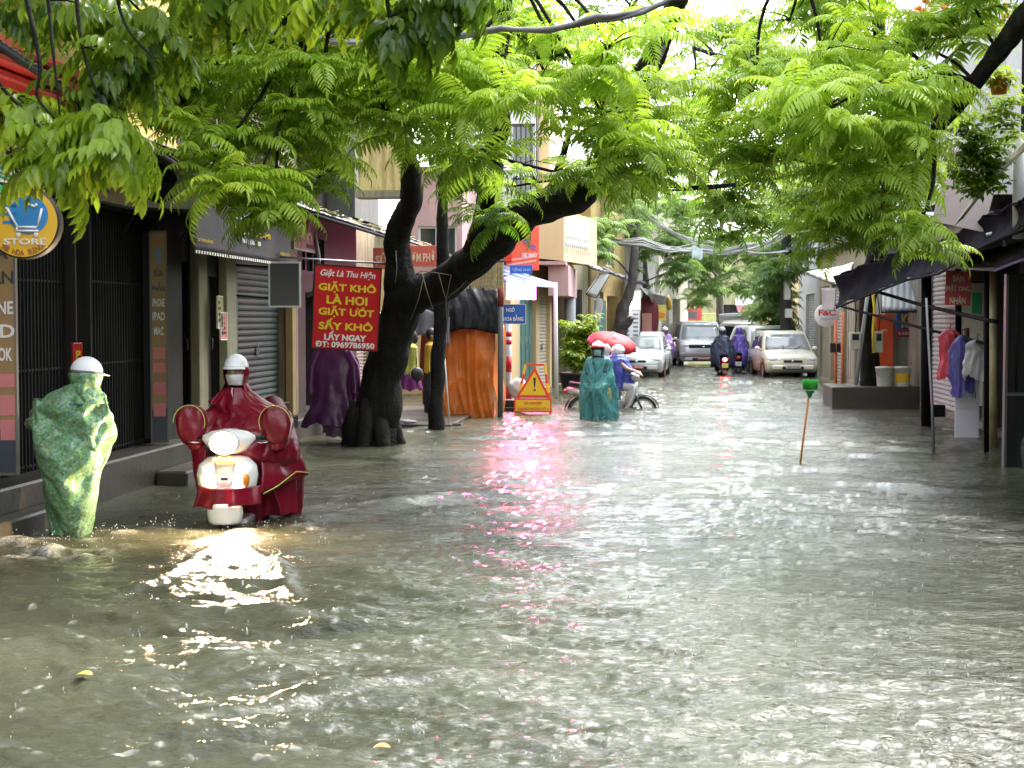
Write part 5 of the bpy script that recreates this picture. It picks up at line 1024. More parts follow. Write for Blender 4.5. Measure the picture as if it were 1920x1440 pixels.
def tree(name, label, limbs, zones, tpls, lm, bk, seed, per=9, nfr=10, sc=1, trunk0=0, group=None, cat='tree', twig=.012):
    """limbs: list of world polylines with radii; zones: (px, py, Y, rpx, tint[, density])"""
    r = random.Random(seed); base = limbs[0][0][0]; t = thing(name, label, cat, base, 0, group)
    q = M(); anchors = []
    for li, (pts, rad) in enumerate(limbs):
        P2 = []; R2 = []
        for i in range(len(pts)-1):
            n = 12 if rad[0] > .08 else 6
            for s in range(n):
                u = s/n; a, b = Vector(pts[i]), Vector(pts[i+1]); p0 = Vector(pts[i-1]) if i else a-(b-a); p3 = Vector(pts[i+2]) if i+2 < len(pts) else b+(b-a)
                c = .5*((2*a)+(b-p0)*u+(2*p0-5*a+4*b-p3)*u*u+(3*a-p0-3*b+p3)*u**3); ra = rad[i]+(rad[i+1]-rad[i])*u
                c += Vector(mn.noise_vector(c*2.1+Vector((seed,0,0))))*ra*.25; P2.append(c); R2.append(ra*(1+.10*mn.noise(c*3)))
        P2.append(Vector(pts[-1])); R2.append(rad[-1]); q.tube(P2, R2, 36 if rad[0] > .08 else 10, rough=.14 if rad[0] > .06 else .06); st_ = 4 if li else (len(P2)//3 if len(limbs) == 1 else -3); anchors += list(zip(P2[st_:], R2[st_:]))
    f = Fol()
    for z in zones:
        px, py, Y, rp, tint = z[:5]; dn = z[5] if len(z) > 5 else 1
        c = P(px, py, Y=Y); rw = rp*Y/2800; an, ar = min(anchors, key=lambda a: (a[0]-c).length-a[1]*2)
        d = (c-an).length
        if d > .15:
            br = curvy(an, c, r, .08, 8, .06); rb = min(ar*.6, .012+.012*d); q.tube(br, [rb+(twig-rb)*i/8 for i in range(9)], 6)
        n = max(2, int(per*dn))
        for k in range(n):
            while True:
                o = Vector((r.uniform(-1,1), r.uniform(-1,1), r.uniform(-1,1)))
                if o.length < 1: break
            o = Vector((o.x*rw, o.y*rw*1.4, o.z*rw*.85)); p = c+o
            q.tube(curvy(c-o*.1, p, r, .15, 4, .1), [twig*.7, twig*.6, twig*.5, twig*.4, twig*.35], 5, cap=False)
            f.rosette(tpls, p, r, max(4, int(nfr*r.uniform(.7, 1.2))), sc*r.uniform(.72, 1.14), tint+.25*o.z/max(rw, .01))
    q.build('trunk', bk, t, True); f.build('crown', lm, t)
    return t
# main tree, forked dark trunk on the left
T = lambda pts: [P(x, y, Y=Y) for x, y, Y in pts]
b0 = P(697, 838, Y=20.8); b0.z = -.4
k = 20.8/2800
trunk = [b0]+T([(704, 790, 20.8), (718, 720, 20.8), (737, 640, 20.7), (757, 570, 20.6), (775, 520, 20.5)])
main_limbs = [(trunk, [60*k, 46*k, 38*k, 35*k, 34*k, 33*k]),
    (T([(762, 560, 20.6), (749, 500, 20.4), (748, 440, 20.2), (772, 380, 19.8), (765, 300, 19.0), (730, 230, 18), (690, 120, 16.5), (640, -40, 14.5), (600, -260, 13)]), [32*k, 26*k, 23*k, 20*k, 15*k, 12*k, 10*k, 8*k, 5*k]),
    (T([(772, 560, 20.6), (840, 525, 20.2), (905, 480, 19.6), (950, 428, 18.9), (1010, 392, 18.2), (1070, 368, 17.5), (1125, 320, 17), (1165, 220, 16.5), (1230, 90, 16), (1300, -80, 15.5), (1380, -300, 15)]), [31*k, 31*k, 29*k, 27*k, 26*k, 27*k, 22*k, 18*k, 15*k, 12*k, 8*k]),
    (T([(895, 470, 19.6), (912, 400, 19.2), (918, 330, 18.6), (935, 240, 17.6), (945, 120, 16.2), (955, -60, 14.5)]), [24*k, 20*k, 18*k, 15*k, 11*k, 6*k]),
    (T([(1030, 385, 17.9), (1042, 330, 17.6), (1062, 270, 17.2), (1080, 200, 16.5)]), [9*k, 7*k, 5*k, 3*k]),
    (T([(1020, 385, 18), (1005, 345, 17.9), (994, 315, 17.8)]), [4*k, 3*k, 1.5*k])]
A = []
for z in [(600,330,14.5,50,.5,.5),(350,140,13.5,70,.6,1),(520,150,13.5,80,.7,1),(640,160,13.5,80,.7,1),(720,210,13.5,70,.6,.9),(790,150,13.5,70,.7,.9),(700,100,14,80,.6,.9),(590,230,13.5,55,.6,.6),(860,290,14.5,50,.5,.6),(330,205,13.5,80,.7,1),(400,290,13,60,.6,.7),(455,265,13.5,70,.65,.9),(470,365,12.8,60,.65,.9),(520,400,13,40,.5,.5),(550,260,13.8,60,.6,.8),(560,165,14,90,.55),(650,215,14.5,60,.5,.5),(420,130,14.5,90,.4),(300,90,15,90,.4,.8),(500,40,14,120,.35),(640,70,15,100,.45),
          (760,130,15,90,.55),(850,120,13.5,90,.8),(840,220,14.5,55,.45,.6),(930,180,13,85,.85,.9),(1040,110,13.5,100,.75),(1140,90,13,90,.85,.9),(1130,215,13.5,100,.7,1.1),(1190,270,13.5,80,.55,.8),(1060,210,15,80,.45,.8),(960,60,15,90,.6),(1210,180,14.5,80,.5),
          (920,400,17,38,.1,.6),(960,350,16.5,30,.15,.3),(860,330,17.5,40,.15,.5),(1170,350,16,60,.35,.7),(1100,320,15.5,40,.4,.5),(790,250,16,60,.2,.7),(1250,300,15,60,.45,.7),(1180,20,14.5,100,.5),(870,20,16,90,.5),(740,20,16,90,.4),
          (900,-150,14,240,.5,3),(650,-150,14,260,.5,5),(400,-150,14,260,.5,6),(100,-250,12,300,.5,7),(350,-400,12,300,.5,7),(-200,-350,14,350,.4,6),(600,-450,13,300,.4,6),(1130,170,16.5,90,.3),(700,170,17,90,.2,.8),(940,110,17.5,100,.25),(560,90,17,120,.2),(430,210,16,60,.2,.6)]: A.append(z)  # dense zones above the frame: unseen foliage added to darken the left side
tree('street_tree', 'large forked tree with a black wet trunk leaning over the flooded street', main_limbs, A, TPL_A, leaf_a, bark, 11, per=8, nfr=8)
k = 23.6/2800; b0 = P(817, 812, Y=23.6); b0.z = -.3
tree('street_tree', 'slim dark tree trunk in front of the orange tarpaulin', [([b0]+T([(820, 740, 23.6), (824, 640, 23.6), (828, 560, 23.5), (830, 460, 23.4), (829, 340, 23.2), (826, 240, 23), (840, 120, 22.5), (850, -60, 22)]), [16*k, 13*k, 13*k, 13*k, 11*k, 9*k, 9*k, 7*k, 5*k])],
     [(830,290,22.5,40,.1,.5),(880,250,22,50,.15,.5),(900,80,22,110,.2,1.2),(850,-60,22,150,.3,1.5)], TPL_A, leaf_a, bark, 12, per=6, nfr=9)
rt = bpy.data.objects['street_tree']; q = M(); r0 = random.Random(5); c0 = P(697, 838, Y=20.8)
for j in range(8):
    a = 2*PI*j/8+r0.uniform(-.25, .25); l = r0.uniform(.75, 1.0); d = Vector((math.cos(a), math.sin(a), 0))
    q.tube([Vector((c0.x+.02, 20.8, .55+r0.uniform(-.1,.15)))+d*.22, Vector((c0.x, 20.8, .22))+d*.31, Vector((c0.x, 20.8, .03))+d*.40*l, Vector((c0.x, 20.8, -.15))+d*.55*l], [.09, .12, .10, .05], 12, rough=.15)
q.build('root', bark, rt, True)
t = thing('twine', 'loops of pale twine tied round the fork of the dark trunk', 'twine', P(800, 560, Y=20)); r0 = random.Random(6); q = M()
for pts in ([(762,525),(790,508),(822,512),(846,516)], [(790,508),(800,545),(812,580)], [(822,512),(832,548),(836,560)], [(846,516),(840,545),(836,560),(838,600),(840,650)], [(836,560),(862,540),(880,520)], [(742,470),(744,505),(741,530)], [(795,515),(785,560),(770,600)]):
    q.tube([P(x, y, Y=19.75) for x, y in pts], .006, 5)
q.build('twine', mat('pale_twine', (.14,.13,.10), .8), t, True)
# right hand tree leaning in from the edge
k = 13/2800
R0 = P(2120, 420, Y=13.5); R0.z = -.4
right_limbs = [([R0]+T([(2100, 300, 13.5), (2060, 60, 13.6), (2040, -60, 13.8)]), [.24, .2, .17, .15]),
    (T([(2050, -20, 13.7), (1950, 10, 13.8), (1890, 75, 14), (1835, 150, 14.3), (1770, 230, 14.6), (1700, 300, 14.9), (1640, 350, 15)]), [.14, 22*k*1.1, 20*k, 17*k, 11*k, 7*k, 4*k]),
    (T([(2040, -60, 13.8), (1930, -150, 14), (1700, -160, 14), (1500, -120, 14)]), [.13, .1, .08, .05])]
B = [(1420,130,14.5,90,.5,.9),(1540,110,14,90,.65),(1560,200,13,95,.9,1.1),(1660,160,13.5,90,.75),(1680,250,13.5,80,.8,.9),(1500,230,14,90,.65),(1440,280,15,80,.45,.8),(1580,320,14,80,.55,.9),(1660,370,13.5,60,.45,.8),(1720,425,13,40,.5,.5),(1550,430,14,50,.4,.6),(1600,410,14.5,50,.35,.6),
     (1740,90,14.5,80,.5,.9),(1370,210,15,70,.4,.7),(1640,60,15,100,.45),(1480,40,15.5,90,.4,.8),(1750,200,14.5,60,.55,.6),(1700,330,14.5,40,.45,.4),(1620,270,16,100,.25),(1520,340,16.5,70,.25,.8),(1560,60,16.5,110,.3),(1390,110,17,70,.25,.5),
     (1560,-160,14.5,200,.5,2),(1800,-160,14.5,200,.5,2.4),(1950,-300,13,300,.4,5),(1820,10,14.5,60,.35,.5),(1755,470,14,22,.4,.2)]
tree('street_tree', 'tree leaning in from the right edge with a thick branch and bright fern-like leaves', right_limbs, B, TPL_A, leaf_a, bark, 13, per=8, nfr=8)
# middle trees above the street
k = 30.8/2800; b0 = P(1632, 720, Y=30.8); b0.z = .1
tree('street_tree', 'dark trunk among cables and boxes behind the concrete ledge, its crown over the street', [([b0]+T([(1630, 660, 30.8), (1626, 600, 30.8), (1632, 520, 30.7), (1655, 420, 30.5), (1670, 300, 30), (1660, 150, 29), (1640, -80, 28)]), [20*k, 16*k, 15*k, 15*k, 14*k, 12*k, 10*k, 7*k]), (T([(1668, 320, 30.1), (1560, 200, 29), (1420, 130, 27), (1300, 90, 25)]), [9*k, 7*k, 5*k, 3*k])],
     [(1330,150,26,70,.3,.9),(1400,60,27,80,.3,.9),(1270,60,26,60,.35,.7),(1290,230,25,75,.3,1),(1380,330,27,70,.3,.9),(1340,400,27,40,.05,.5),(1400,420,27,45,.1,.5),(1470,380,28,70,.3,.8),(1500,150,29,120,.35,1.2),(1640,120,29,130,.35,1.2),(1560,300,29,90,.3),(1690,250,30,90,.3),(1650,-60,28,160,.3,1.2)], TPL_M, leaf_a, bark, 14, per=10, nfr=9, sc=1.25)
# near tree at the upper left with broad hanging leaves
N0 = P(-420, 500, Y=7.5); N0.z = -.4
near_limbs = [([N0]+T([(-400, 200, 7.5), (-330, -80, 7.4), (-260, -220, 7.3)]), [.2, .17, .14, .12]),
    (T([(-260, -220, 7.3), (0, -220, 7), (260, -200, 6.8), (560, -180, 6.6), (860, -160, 6.6)]), [.11, .08, .06, .045, .03]),
    (T([(0, -220, 7), (50, 0, 6.9), (75, 120, 6.8), (70, 180, 6.8), (110, 230, 6.8)]), [.022, .012, .009, .007, .004]),
    (T([(60, -220, 6.9), (90, 0, 6.9), (100, 100, 6.8), (112, 215, 6.8)]), [.018, .009, .007, .004]),
    (T([(-50, 80, 7), (0, 160, 6.9), (60, 220, 6.8), (85, 255, 6.8)]), [.018, .01, .008, .004]),
    (T([(130, -200, 6.9), (150, 60, 6.8), (185, 180, 6.7), (220, 230, 6.6)]), [.02, .008, .006, .004]),
    (T([(200, -200, 6.8), (225, 20, 6.7), (280, 100, 6.6), (300, 110, 6.5)]), [.02, .007, .005, .003]),
    (T([(700, -170, 6.6), (735, 60, 6.6), (745, 110, 6.6)]), [.018, .006, .003])]
Nz = [(15,10,7.4,30,.1,.25),(110,-10,7.3,40,.05,.3),(200,40,7.2,50,.1,.7),(250,110,7,50,.15,.7),(300,50,7,60,.2,.7),(210,150,7.1,45,.2,.7),(35,185,6.9,35,.7,.6),(110,245,6.8,45,.7,.9),(190,235,6.7,45,.6,.9),(230,290,6.6,28,.75,.5),(105,275,6.8,25,.75,.5),(110,320,6.8,20,.7,.3),(150,200,7,40,.4,.6),
      (540,-25,6.8,45,.75,.6),(600,-15,6.7,40,.8,.6),(680,-20,6.7,45,.35,.6),(745,35,6.7,35,.0,.5),(790,20,6.7,35,.0,.5),(860,-25,6.6,40,.0,.6),(460,-25,6.9,45,.5,.5),(400,0,7.2,40,.3,.4),(800,-40,6.8,60,.1,.6),(0,-120,7.4,150,.3,2),(400,-160,7,200,.4,2.4),(800,-150,6.8,150,.3,1.4),(-200,-500,7,400,.3,7),(200,-700,6.5,400,.3,7),(-600,-500,8,400,.3,6)]  # zones far above the frame are extra crown, added as overhead shade
tree('broadleaf_tree', 'near tree at the upper left with thin twigs and drooping yellow green leaves', near_limbs, Nz, TPL_B, leaf_b, bark, 15, per=8, nfr=6, sc=.72, twig=.006)
# far trees
def ftree(label, px, Y, X=None, zones=(), seed=0, lean=()):
    b = P(px, 640, Y=Y); b.z = -.3; tp_ = Vector((b.x, Y, 4.2)); 
    return tree('roadside_tree', label, [([b, Vector((b.x+.1, Y, 2)), tp_, Vector((b.x+.2, Y, 6.5))], [.22, .17, .14, .08])], zones, TPL_C, leaf_c, bark2, seed, per=11, nfr=8, sc=1.05, group='trees along the far end of the street')
ftree('far tree at the left whose crown spreads over the cables', 1205, 53, zones=[(1140,400,50,45,.35),(1200,440,50,55,.3),(1250,480,51,50,.15),(1280,400,50,60,.6,1.2),(1220,370,52,60,.5),(1180,500,52,30,.1,.5),(1270,510,52,35,.1,.7),(1200,300,52,90,.5,1.3),(1120,330,50,60,.4)], seed=21)
ftree('far tree in the middle with a low hanging bough over the vans', 1345, 66, zones=[(1330,430,60,60,.65,1.2),(1380,480,60,60,.25,1.1),(1330,520,60,45,.1,.9),(1310,555,60,25,.5,.4),(1400,530,62,35,.15,.7),(1420,440,60,60,.5,1.2),(1350,370,62,90,.6,1.3),(1400,300,62,110,.5,1.5),(1250,330,64,90,.4,1.2)], seed=22)
ftree('far dark tree behind the utility pole on the right', 1452, 56, zones=[(1450,470,52,50,.25,1.2),(1440,530,52,40,.05,1),(1470,560,53,30,.05,.8),(1435,590,54,26,.3,.7),(1460,610,54,22,.2,.6),(1480,400,50,55,.75,1),(1500,330,52,80,.5,1.2),(1480,500,50,35,.1,.8),(1520,420,50,40,.4,.7)], seed=23)
t_l = P(1155, 640, Y=45); t_l.z = -.2
tree('street_tree', 'leaning grey trunk with a lopped limb behind the red umbrella', [([t_l]+T([(1166, 600, 45), (1176, 560, 45), (1184, 530, 45), (1190, 470, 45), (1196, 420, 45.5)]), [.26, .2, .15, .13, .11, .07]), (T([(1160, 612, 44.9), (1175, 606, 44.8), (1184, 595, 44.7)]), [.14, .12, .09]), (T([(1182, 540, 45), (1195, 528, 45.2), (1208, 532, 45.4)]), [.08, .06, .03])],
     [(1195,420,46,40,.3,.7),(1130,440,44,45,.5,.9),(1115,470,43,25,.45,.5),(1170,380,46,60,.4)], TPL_C, leaf_c, bark2, 24, per=9, nfr=8)
# potted shrub foliage
pot, tips = SHRUB; f = Fol(); r0 = random.Random(8); Lp = W[pot.name].to_translation()
for tp_ in tips:
    for k in range(9):
        q_ = Lp+tp_*r0.uniform(.55, 1.02)+Vector((r0.uniform(-.1,.1), r0.uniform(-.1,.1), .12+r0.uniform(-.05,.05))); f.rosette(TPL_S, q_, r0, 4, 1, r0.uniform(.3, .8))
f.build('foliage', leaf_s, pot)
def hangplant(name, label, px, py, Y, rpx, n, tint, seed, pot_m=None, drape=0):
    c = P(px, py, Y=Y); t = thing(name, label, 'plant', c); r0 = random.Random(seed); f = Fol(); rw = rpx*Y/2800
    for k in range(n):
        o = Vector((r0.gauss(0,.5), r0.gauss(0,.4), r0.uniform(-1, .5)*(1+drape)))*rw; f.rosette(TPL_S, c+o, r0, 4, .7, tint+r0.uniform(-.2,.2))
    if pot_m:
        q = M(); q.lathe([(.001,-.16),(.07,-.16),(.095,-.02),(.1,-.02),(.1,.0),(.085,.0),(.08,-.02),(.001,-.03)], n=20); q.build('pot', pot_m, t)
        q = M(); [q.bar((.09*math.cos(a), .09*math.sin(a), 0), (0,0,.42), .004, 4) for a in (0, 2.1, 4.2)]; q.build('hanging_wire', steel, t)
    f.build('foliage', leaf_s if tint > .3 else leaf_b, t); return t
hangplant('hanging_plant', 'spiky plant in an orange pot hanging under the thick branch', 1873, 146, 15.5, 26, 10, .5, 1, mat('orange_pot', (.65,.17,.02), .5, .1))
hangplant('hanging_plant', 'olive bushy plant hanging before the white panel', 1820, 270, 16.5, 45, 60, .15, 2, mat('dull_green_pot', (.05,.08,.04), .6), 1)
hangplant('hanging_plant', 'trailing plant in a dark red pot above the folded tarpaulin', 1855, 290, 16.5, 30, 24, .2, 3, mat('dark_red_pot', (.3,.01,.02), .5), .4)
hangplant('hanging_plant', 'thin trailing plant beside the dark opening at the upper right', 1885, 215, 16, 28, 14, .35, 4, None, .8)
t = thing('orange_flowers', 'sprigs of orange flowers above the right branch', 'flowers', P(1760, 20, Y=16)); r0 = random.Random(9); q = M()
for k in range(90):
    a = P(r0.choice([r0.gauss(1735, 14), r0.gauss(1785, 14), r0.gauss(1900, 20)]), r0.gauss(25, 16), Y=r0.uniform(15.6, 16.4)); q.ell(a, (.025,.025,.03), 6, 4)
o = q.build('petals', mat('orange_petals', (.75,.25,.05), .6, .2), t, True); o['kind'] = 'stuff'
# rain splashes, floating leaves
r0 = random.Random(31); q = M()
for k in range(230):
    py = 640+800*r0.random()**.9; c = P(r0.uniform(0, 1920), py, Z=.0)
    if c.y > 24 or abs(c.x) > 5.0: continue
    s = r0.uniform(.4, 1.1); h_ = r0.uniform(.010, .028)*s
    q.tube([c+Vector((0,0,-.01)), c+Vector((0,0,h_*.5)), c+Vector((r0.uniform(-.003,.003),0,h_))], [.007*s, .003*s, .0015], 7)
    for j in range(r0.randrange(0, 3)):
        a = r0.uniform(0, 6.28); d = r0.uniform(.01, .04)*s; q.ell(c+Vector((math.cos(a)*d, math.sin(a)*d, r0.uniform(.01, .07)*s)), (.0028*s,)*3, 6, 4)
for cx, cy, n_, sp in ((60, 1020, 110, .30), (190, 995, 35, .15), (320, 985, 25, .12), (540, 985, 30, .25), (700, 950, 14, .5), (430, 1005, 25, .25), (1130, 790, 40, .3), (1100, 775, 30, .3)):
    for k in range(n_):
        c = P(cx, cy, Z=0)+Vector((r0.gauss(0, sp), r0.gauss(0, sp*.6), 0)); s = r0.uniform(.002, .0055); q.ell(c+Vector((0,0,abs(r0.gauss(0,.04)))), (s, s, s*r0.uniform(.8, 1.6)), 6, 4)
wd = bpy.data.materials.new('water_drops'); wd.use_nodes = True; b = wd.node_tree.nodes['Principled BSDF']; b.inputs['Base Color'].default_value = (.75,.76,.74,1); b.inputs['Roughness'].default_value = .3
o = q.build('rain_splashes', wd); o['kind'] = 'stuff'; tag(o, 'small splashes of rain drops all over the flood water', 'rain splashes')
for px, py, s, mm, lab in ((158, 1265, .05, mat('yellow_leaf', (.55,.45,.03), .5), 'small yellow green leaf floating at the lower left'), (716, 1402, .045, mat('brown_leaf', (.40,.22,.06), .5), 'small brown leaf floating near the bottom edge')):
    c = P(px, py, Z=.035); q = M(); q.sheet(lambda u, v: (c.x+s*(u-.5)*1.6, c.y+s*(v-.5)*math.sin(PI*(.08+.84*u))*1.4, c.z+.012*math.sin(u*3)), 8, 4, .001); o = q.build('floating_leaf', mm); tag(o, lab, 'leaf')
# ---------------------------------------------------------------- cars
def car(label, loc, rz, Lc, Wc, Hc, paint, kind='hatch', grille=None, hatch_open=False, group=None, plate='30A 121.67', pm=None):
    """local frame: front at -Y, origin on the ground at the middle"""
    t = thing('parked_car', label, 'car', loc, rz, group); hw = Wc/2; fr = -Lc/2; bk = Lc/2; wr = .30 if kind != 'van' else .34
    belt = Hc*.60; clr = .18 if kind != 'van' else .26
    if kind == 'hatch': prof = [(fr, .42, .60), (fr+.06, .30, .70), (fr+.25, .22, .78), (fr+.55, clr, .86), (fr+1.0, clr, .93), (fr+1.2, clr, belt), (0, clr, belt+.02), (bk-.6, clr, belt+.04), (bk-.15, .24, belt+.02), (bk-.02, .35, belt-.12)]; ws0, ws1, rf1, rf2 = fr+.78, fr+1.42, bk-.5, bk-.10
    else: prof = [(fr, .45, .80), (fr+.05, .32, .95), (fr+.2, .28, 1.04), (fr+.5, clr, 1.08), (fr+.95, clr, 1.14), (fr+1.05, clr, belt), (0, clr, belt+.02), (bk-.6, clr, belt+.02), (bk-.1, .3, belt), (bk, .45, belt-.1)]; ws0, ws1, rf1, rf2 = fr+.78, fr+1.42, bk-.25, bk-.05
    rings = []
    for i, (y, z0, z1) in enumerate(prof):
        tp = .80 if i == 0 else (.93 if i in (1, len(prof)-1) else 1); w0 = hw*tp; zm = z0+(z1-z0)*.55; tuck = .90
        rings.append([(-w0*tuck, y, z0), (-w0*.985, y, z0+.10), (-w0, y, zm), (-w0*.985, y, z1-.10), (-w0*.90, y, z1-.01), (-w0*.45, y-.03*(i < 2), z1+.025), (w0*.45, y-.03*(i < 2), z1+.025), (w0*.90, y, z1-.01), (w0*.985, y, z1-.10), (w0, y, zm), (w0*.985, y, z0+.10), (w0*tuck, y, z0)])
    q = M(); q.loft(rings); body = q.build('body', paint, t)
    # cabin
    rw = hw*.76; zt = Hc
    def cab(sc_, dz=0):
        rows = []
        for y0_, y1_, wf in ((ws0, ws1, 1), ):
            pass
        base = [(-hw*.93*sc_, ws0, belt-.06), (hw*.93*sc_, ws0, belt-.06), (hw*.93*sc_, rf2+.0, belt-.06), (-hw*.93*sc_, rf2, belt-.06)]
        return base
    ys_b = [ws0, ws0+(rf2-ws0)*.33, ws0+(rf2-ws0)*.66, rf2]; ys_t = [ws1, ws1+(rf1-ws1)*.33, ws1+(rf1-ws1)*.66, rf1]
    def side(u, v, s, off=0):   # u along, v up
        i = min(int(u*3), 2); f = u*3-i; yb = ys_b[i]+(ys_b[i+1]-ys_b[i])*f; yt = ys_t[i]+(ys_t[i+1]-ys_t[i])*f
        return Vector((s*((hw*.94)*(1-v)+rw*v+off+.02*math.sin(PI*v)), yb+(yt-yb)*v, belt-.07+(zt-.05-belt+.07)*v))
    rg = []
    for v in (0, .25, .5, .75, .93, 1):
        ring = []
        for k in range(9): ring.append(side(k/8, v, 1))
        for k in range(9): ring.append(side(1-k/8, v, -1))
        rg.append(ring)
    tr_ = [Vector((p.x*.86, p.y*.93+.04, zt-.012)) for p in rg[-1]]; rg.append(tr_); rg.append([Vector((p.x*.4, p.y*.7, zt)) for p in rg[-1]])
    q = M(); q.loft(rg); cb = q.build('cabin', paint, t)
    # windows
    def pane(fn, nm='window'):
        q = M(); q.sheet(fn, 6, 4, .012); return q.build(nm, mat('painted_reflection_glass', (.22,.25,.26), .06, .1, spec=1) if nm == 'windscreen' else glassm, t)  # windscreen colour is pale to imitate reflected sky
    pane(lambda u, v: side(0, .10+.78*v, 1, -.05).lerp(side(0, .10+.78*v, -1, -.05), u)+Vector((0, -.012, .006)), 'windscreen')
    if not hatch_open: pane(lambda u, v: side(1, .14+.7*v, 1, -.07).lerp(side(1, .14+.7*v, -1, -.07), u)+Vector((0, .012, .006)), 'rear_window')
    for s in (-1, 1):
        for u0, u1 in ((.12, .46), (.50, .84)): pane(lambda u, v, s=s, u0=u0, u1=u1: side(u0+(u1-u0)*u+.05*(v if u < .5 else -v)*(u0 < .3), .17+.70*v, s, .008))
        m_ = M(); m_.ell((s*(hw+.09), ws0+.35, belt+.05), (.09,.05,.065), 12, 8); m_.box(s*(hw-.08) if s > 0 else -(hw+.02), (hw+.02) if s > 0 else -(hw-.08), ws0+.33, ws0+.38, belt, belt+.04); m_.build('wing_mirror', paint, t)
        for yw in (fr+.72, bk-.68):
            x = s*(hw-.09); q = M(); q.lathe([(wr*.62,-.09),(wr*.9,-.095),(wr,-.06),(wr,.06),(wr*.9,.095),(wr*.62,.09)], (x, yw, wr-.02), 22, 'X'); wh_ = q.build('wheel', rubber, t)
            q = M(); q.lathe([(.001, s*.075),(.06,s*.085),(wr*.6, s*.07),(wr*.63, s*.09),(wr*.63, -s*.05)], (x, yw, wr-.02), 18, 'X'); q.build('rim', mat('alloy', (.4,.4,.42), .35, metal=.8), wh_)
            q = M(); q.lathe([(wr+.03,s*.0),(wr+.07,s*.0),(wr+.07,s*.012),(wr+.03,s*.012)], (s*(hw-.005), yw, wr-.01), 22, 'X'); q.build('wheel_arch', blackm, t)
        hx = s*hw*.70; zf = prof[1][2]-.06; ym = fr+.02
        q = M(); q.ell((hx, ym+.12, zf-.02), (hw*.24,.16,.09), 16, 10); q.build('headlight', mat('headlamp_lens', (.62,.64,.66), .1, .1), t)
        q = M(); q.ell((s*hw*.72, fr+.05, .36), (.09,.05,.055), 10, 7); q.build('fog_lamp', blackm if kind == 'hatch' else chrome, t)
    q = M(); zg = prof[1][2]-.17
    gw_ = hw*.36 if kind == 'hatch' else hw*.62
    q.box(-gw_, gw_, fr-.045, fr+.03, zg, zg+(.07 if kind == 'hatch' else .13), bev=.02); q.build('grille', blackm, t)
    q = M(); q.ell((0, fr-.05, zg+.04), (.06,.012,.03), 12, 6); q.build('emblem', chrome, t)
    q = M(); q.box(-hw*.80, hw*.80, fr-.05, fr+.06, .30, .46, bev=.04); q.build('bumper', paint, t)
    q = M(); q.box(-hw*(.42 if kind == 'hatch' else .5), hw*(.42 if kind == 'hatch' else .5), fr-.056, fr-.0, .315, .425, bev=.02); q.build('lower_intake', blackm, t)
    q = M(); q.box(-.235, .235, fr-.075, fr-.062, .35, .45, bev=.004); pl = q.build('number_plate', pm or whitep, t)
    text(pl, plate, 0, .40, .4, .06, bl, fr-.0765, .0) if False else None
    o = text(t, plate, 0, .40, .38, .055, bl if pm is None else wl, fr-.0775, .01); o.name = 'plate_lettering'
    q = M()
    for s in (-1, 1): q.tube([(s*.12-.0, ws0-.06, belt-.015), (s*.3+.15, ws0+.16, belt+.14)], .008, 5)
    q.build('wiper', blackm, t)
    if hatch_open:
        q = M(); q.box(-rw*.9, rw*.9, rf2-.02, rf2+.03, belt-.35, zt-.15); q.build('boot_opening', mat('unlit_interior', ()), t)
        q = M(); q.sheet(lambda u, v: (-rw*1.05+2.1*rw*u, rf1+1.05*v, zt+.02+.30*math.sin(v*1.6)+.04*math.sin(PI*u)-.05*v), 10, 8, .05); hl = q.build('tailgate', paint, t)
        q = M(); q.sheet(lambda u, v: (-rw*.8+1.6*rw*u, rf1+.25+.55*v, zt+.035+.30*math.sin((.25+.55*v)*1.52)+.055+.03*math.sin(PI*u)-.05*(.25+.55*v)), 8, 6, .012); q.build('tailgate_window', glassm, hl)
    for s in (-1, 1):
        q = M(); q.ell((s*hw*.86, bk-.06, belt-.12), (.08,.06,.13), 10, 8); q.build('tail_light', mat('red_lens', (.5,.02,.02), .2), t)
    return t
silver = mat('silver_car_paint', (.66,.69,.71), .22, .04, metal=.35, coat=.6); beigep = mat('champagne_car_paint', (.80,.77,.64), .22, .04, metal=.1, coat=.6); whitecar = mat('white_car_paint', (.75,.75,.73), .22, .04, coat=.6)
twot = mat('pearl_grey_van_paint', (.62,.65,.70), .25, .05, metal=.3, coat=.5); pinkpl = mat('red_plate', (.55,.18,.14), .5)
car('silver hatchback parked on the left behind the red umbrella', P(1202, 708, Z=-.08), R(-4), 3.8, 1.66, 1.47, silver, plate='29A 973.76', pm=pinkpl)
v_ = car('pearl grey people carrier with a dark grille between the hatchbacks', P(1308, 688, Z=-.08), R(4), 4.5, 1.76, 1.78, twot, 'van', plate='30E 417.50', pm=pinkpl)
q = M(); q.box(-.9, .9, -2.31, -2.17, .46, .60, bev=.03); q.build('bumper_band', mat('mauve_grey_trim', (.30,.24,.25), .4), v_)
bc = car('champagne beige small hatchback parked at an angle on the right', P(1466, 708, Z=-.08), R(6), 3.55, 1.62, 1.50, beigep, plate='30A 121.67')
p = P(1381, 662, Z=0); car('white car with an open tailgate beyond the two riders', (P(1392, 0, Y=58).x, 59, -.05), PI+R(-4), 4.2, 1.75, 1.72, whitecar, 'van', hatch_open=True, plate='29C 118.2')
car('white hatchback behind the champagne car', (P(1440, 0, Y=52).x, 53, -.05), R(12), 3.9, 1.7, 1.62, whitecar, plate='30F 552.1')
# red rounded shape inside the champagne car
q = M(); q.ell((-.55, -.35, 1.12), (.10,.10,.16), 10, 8); q.build('red_shape', mat('bright_red', (.8,.06,.02), .5), bc)

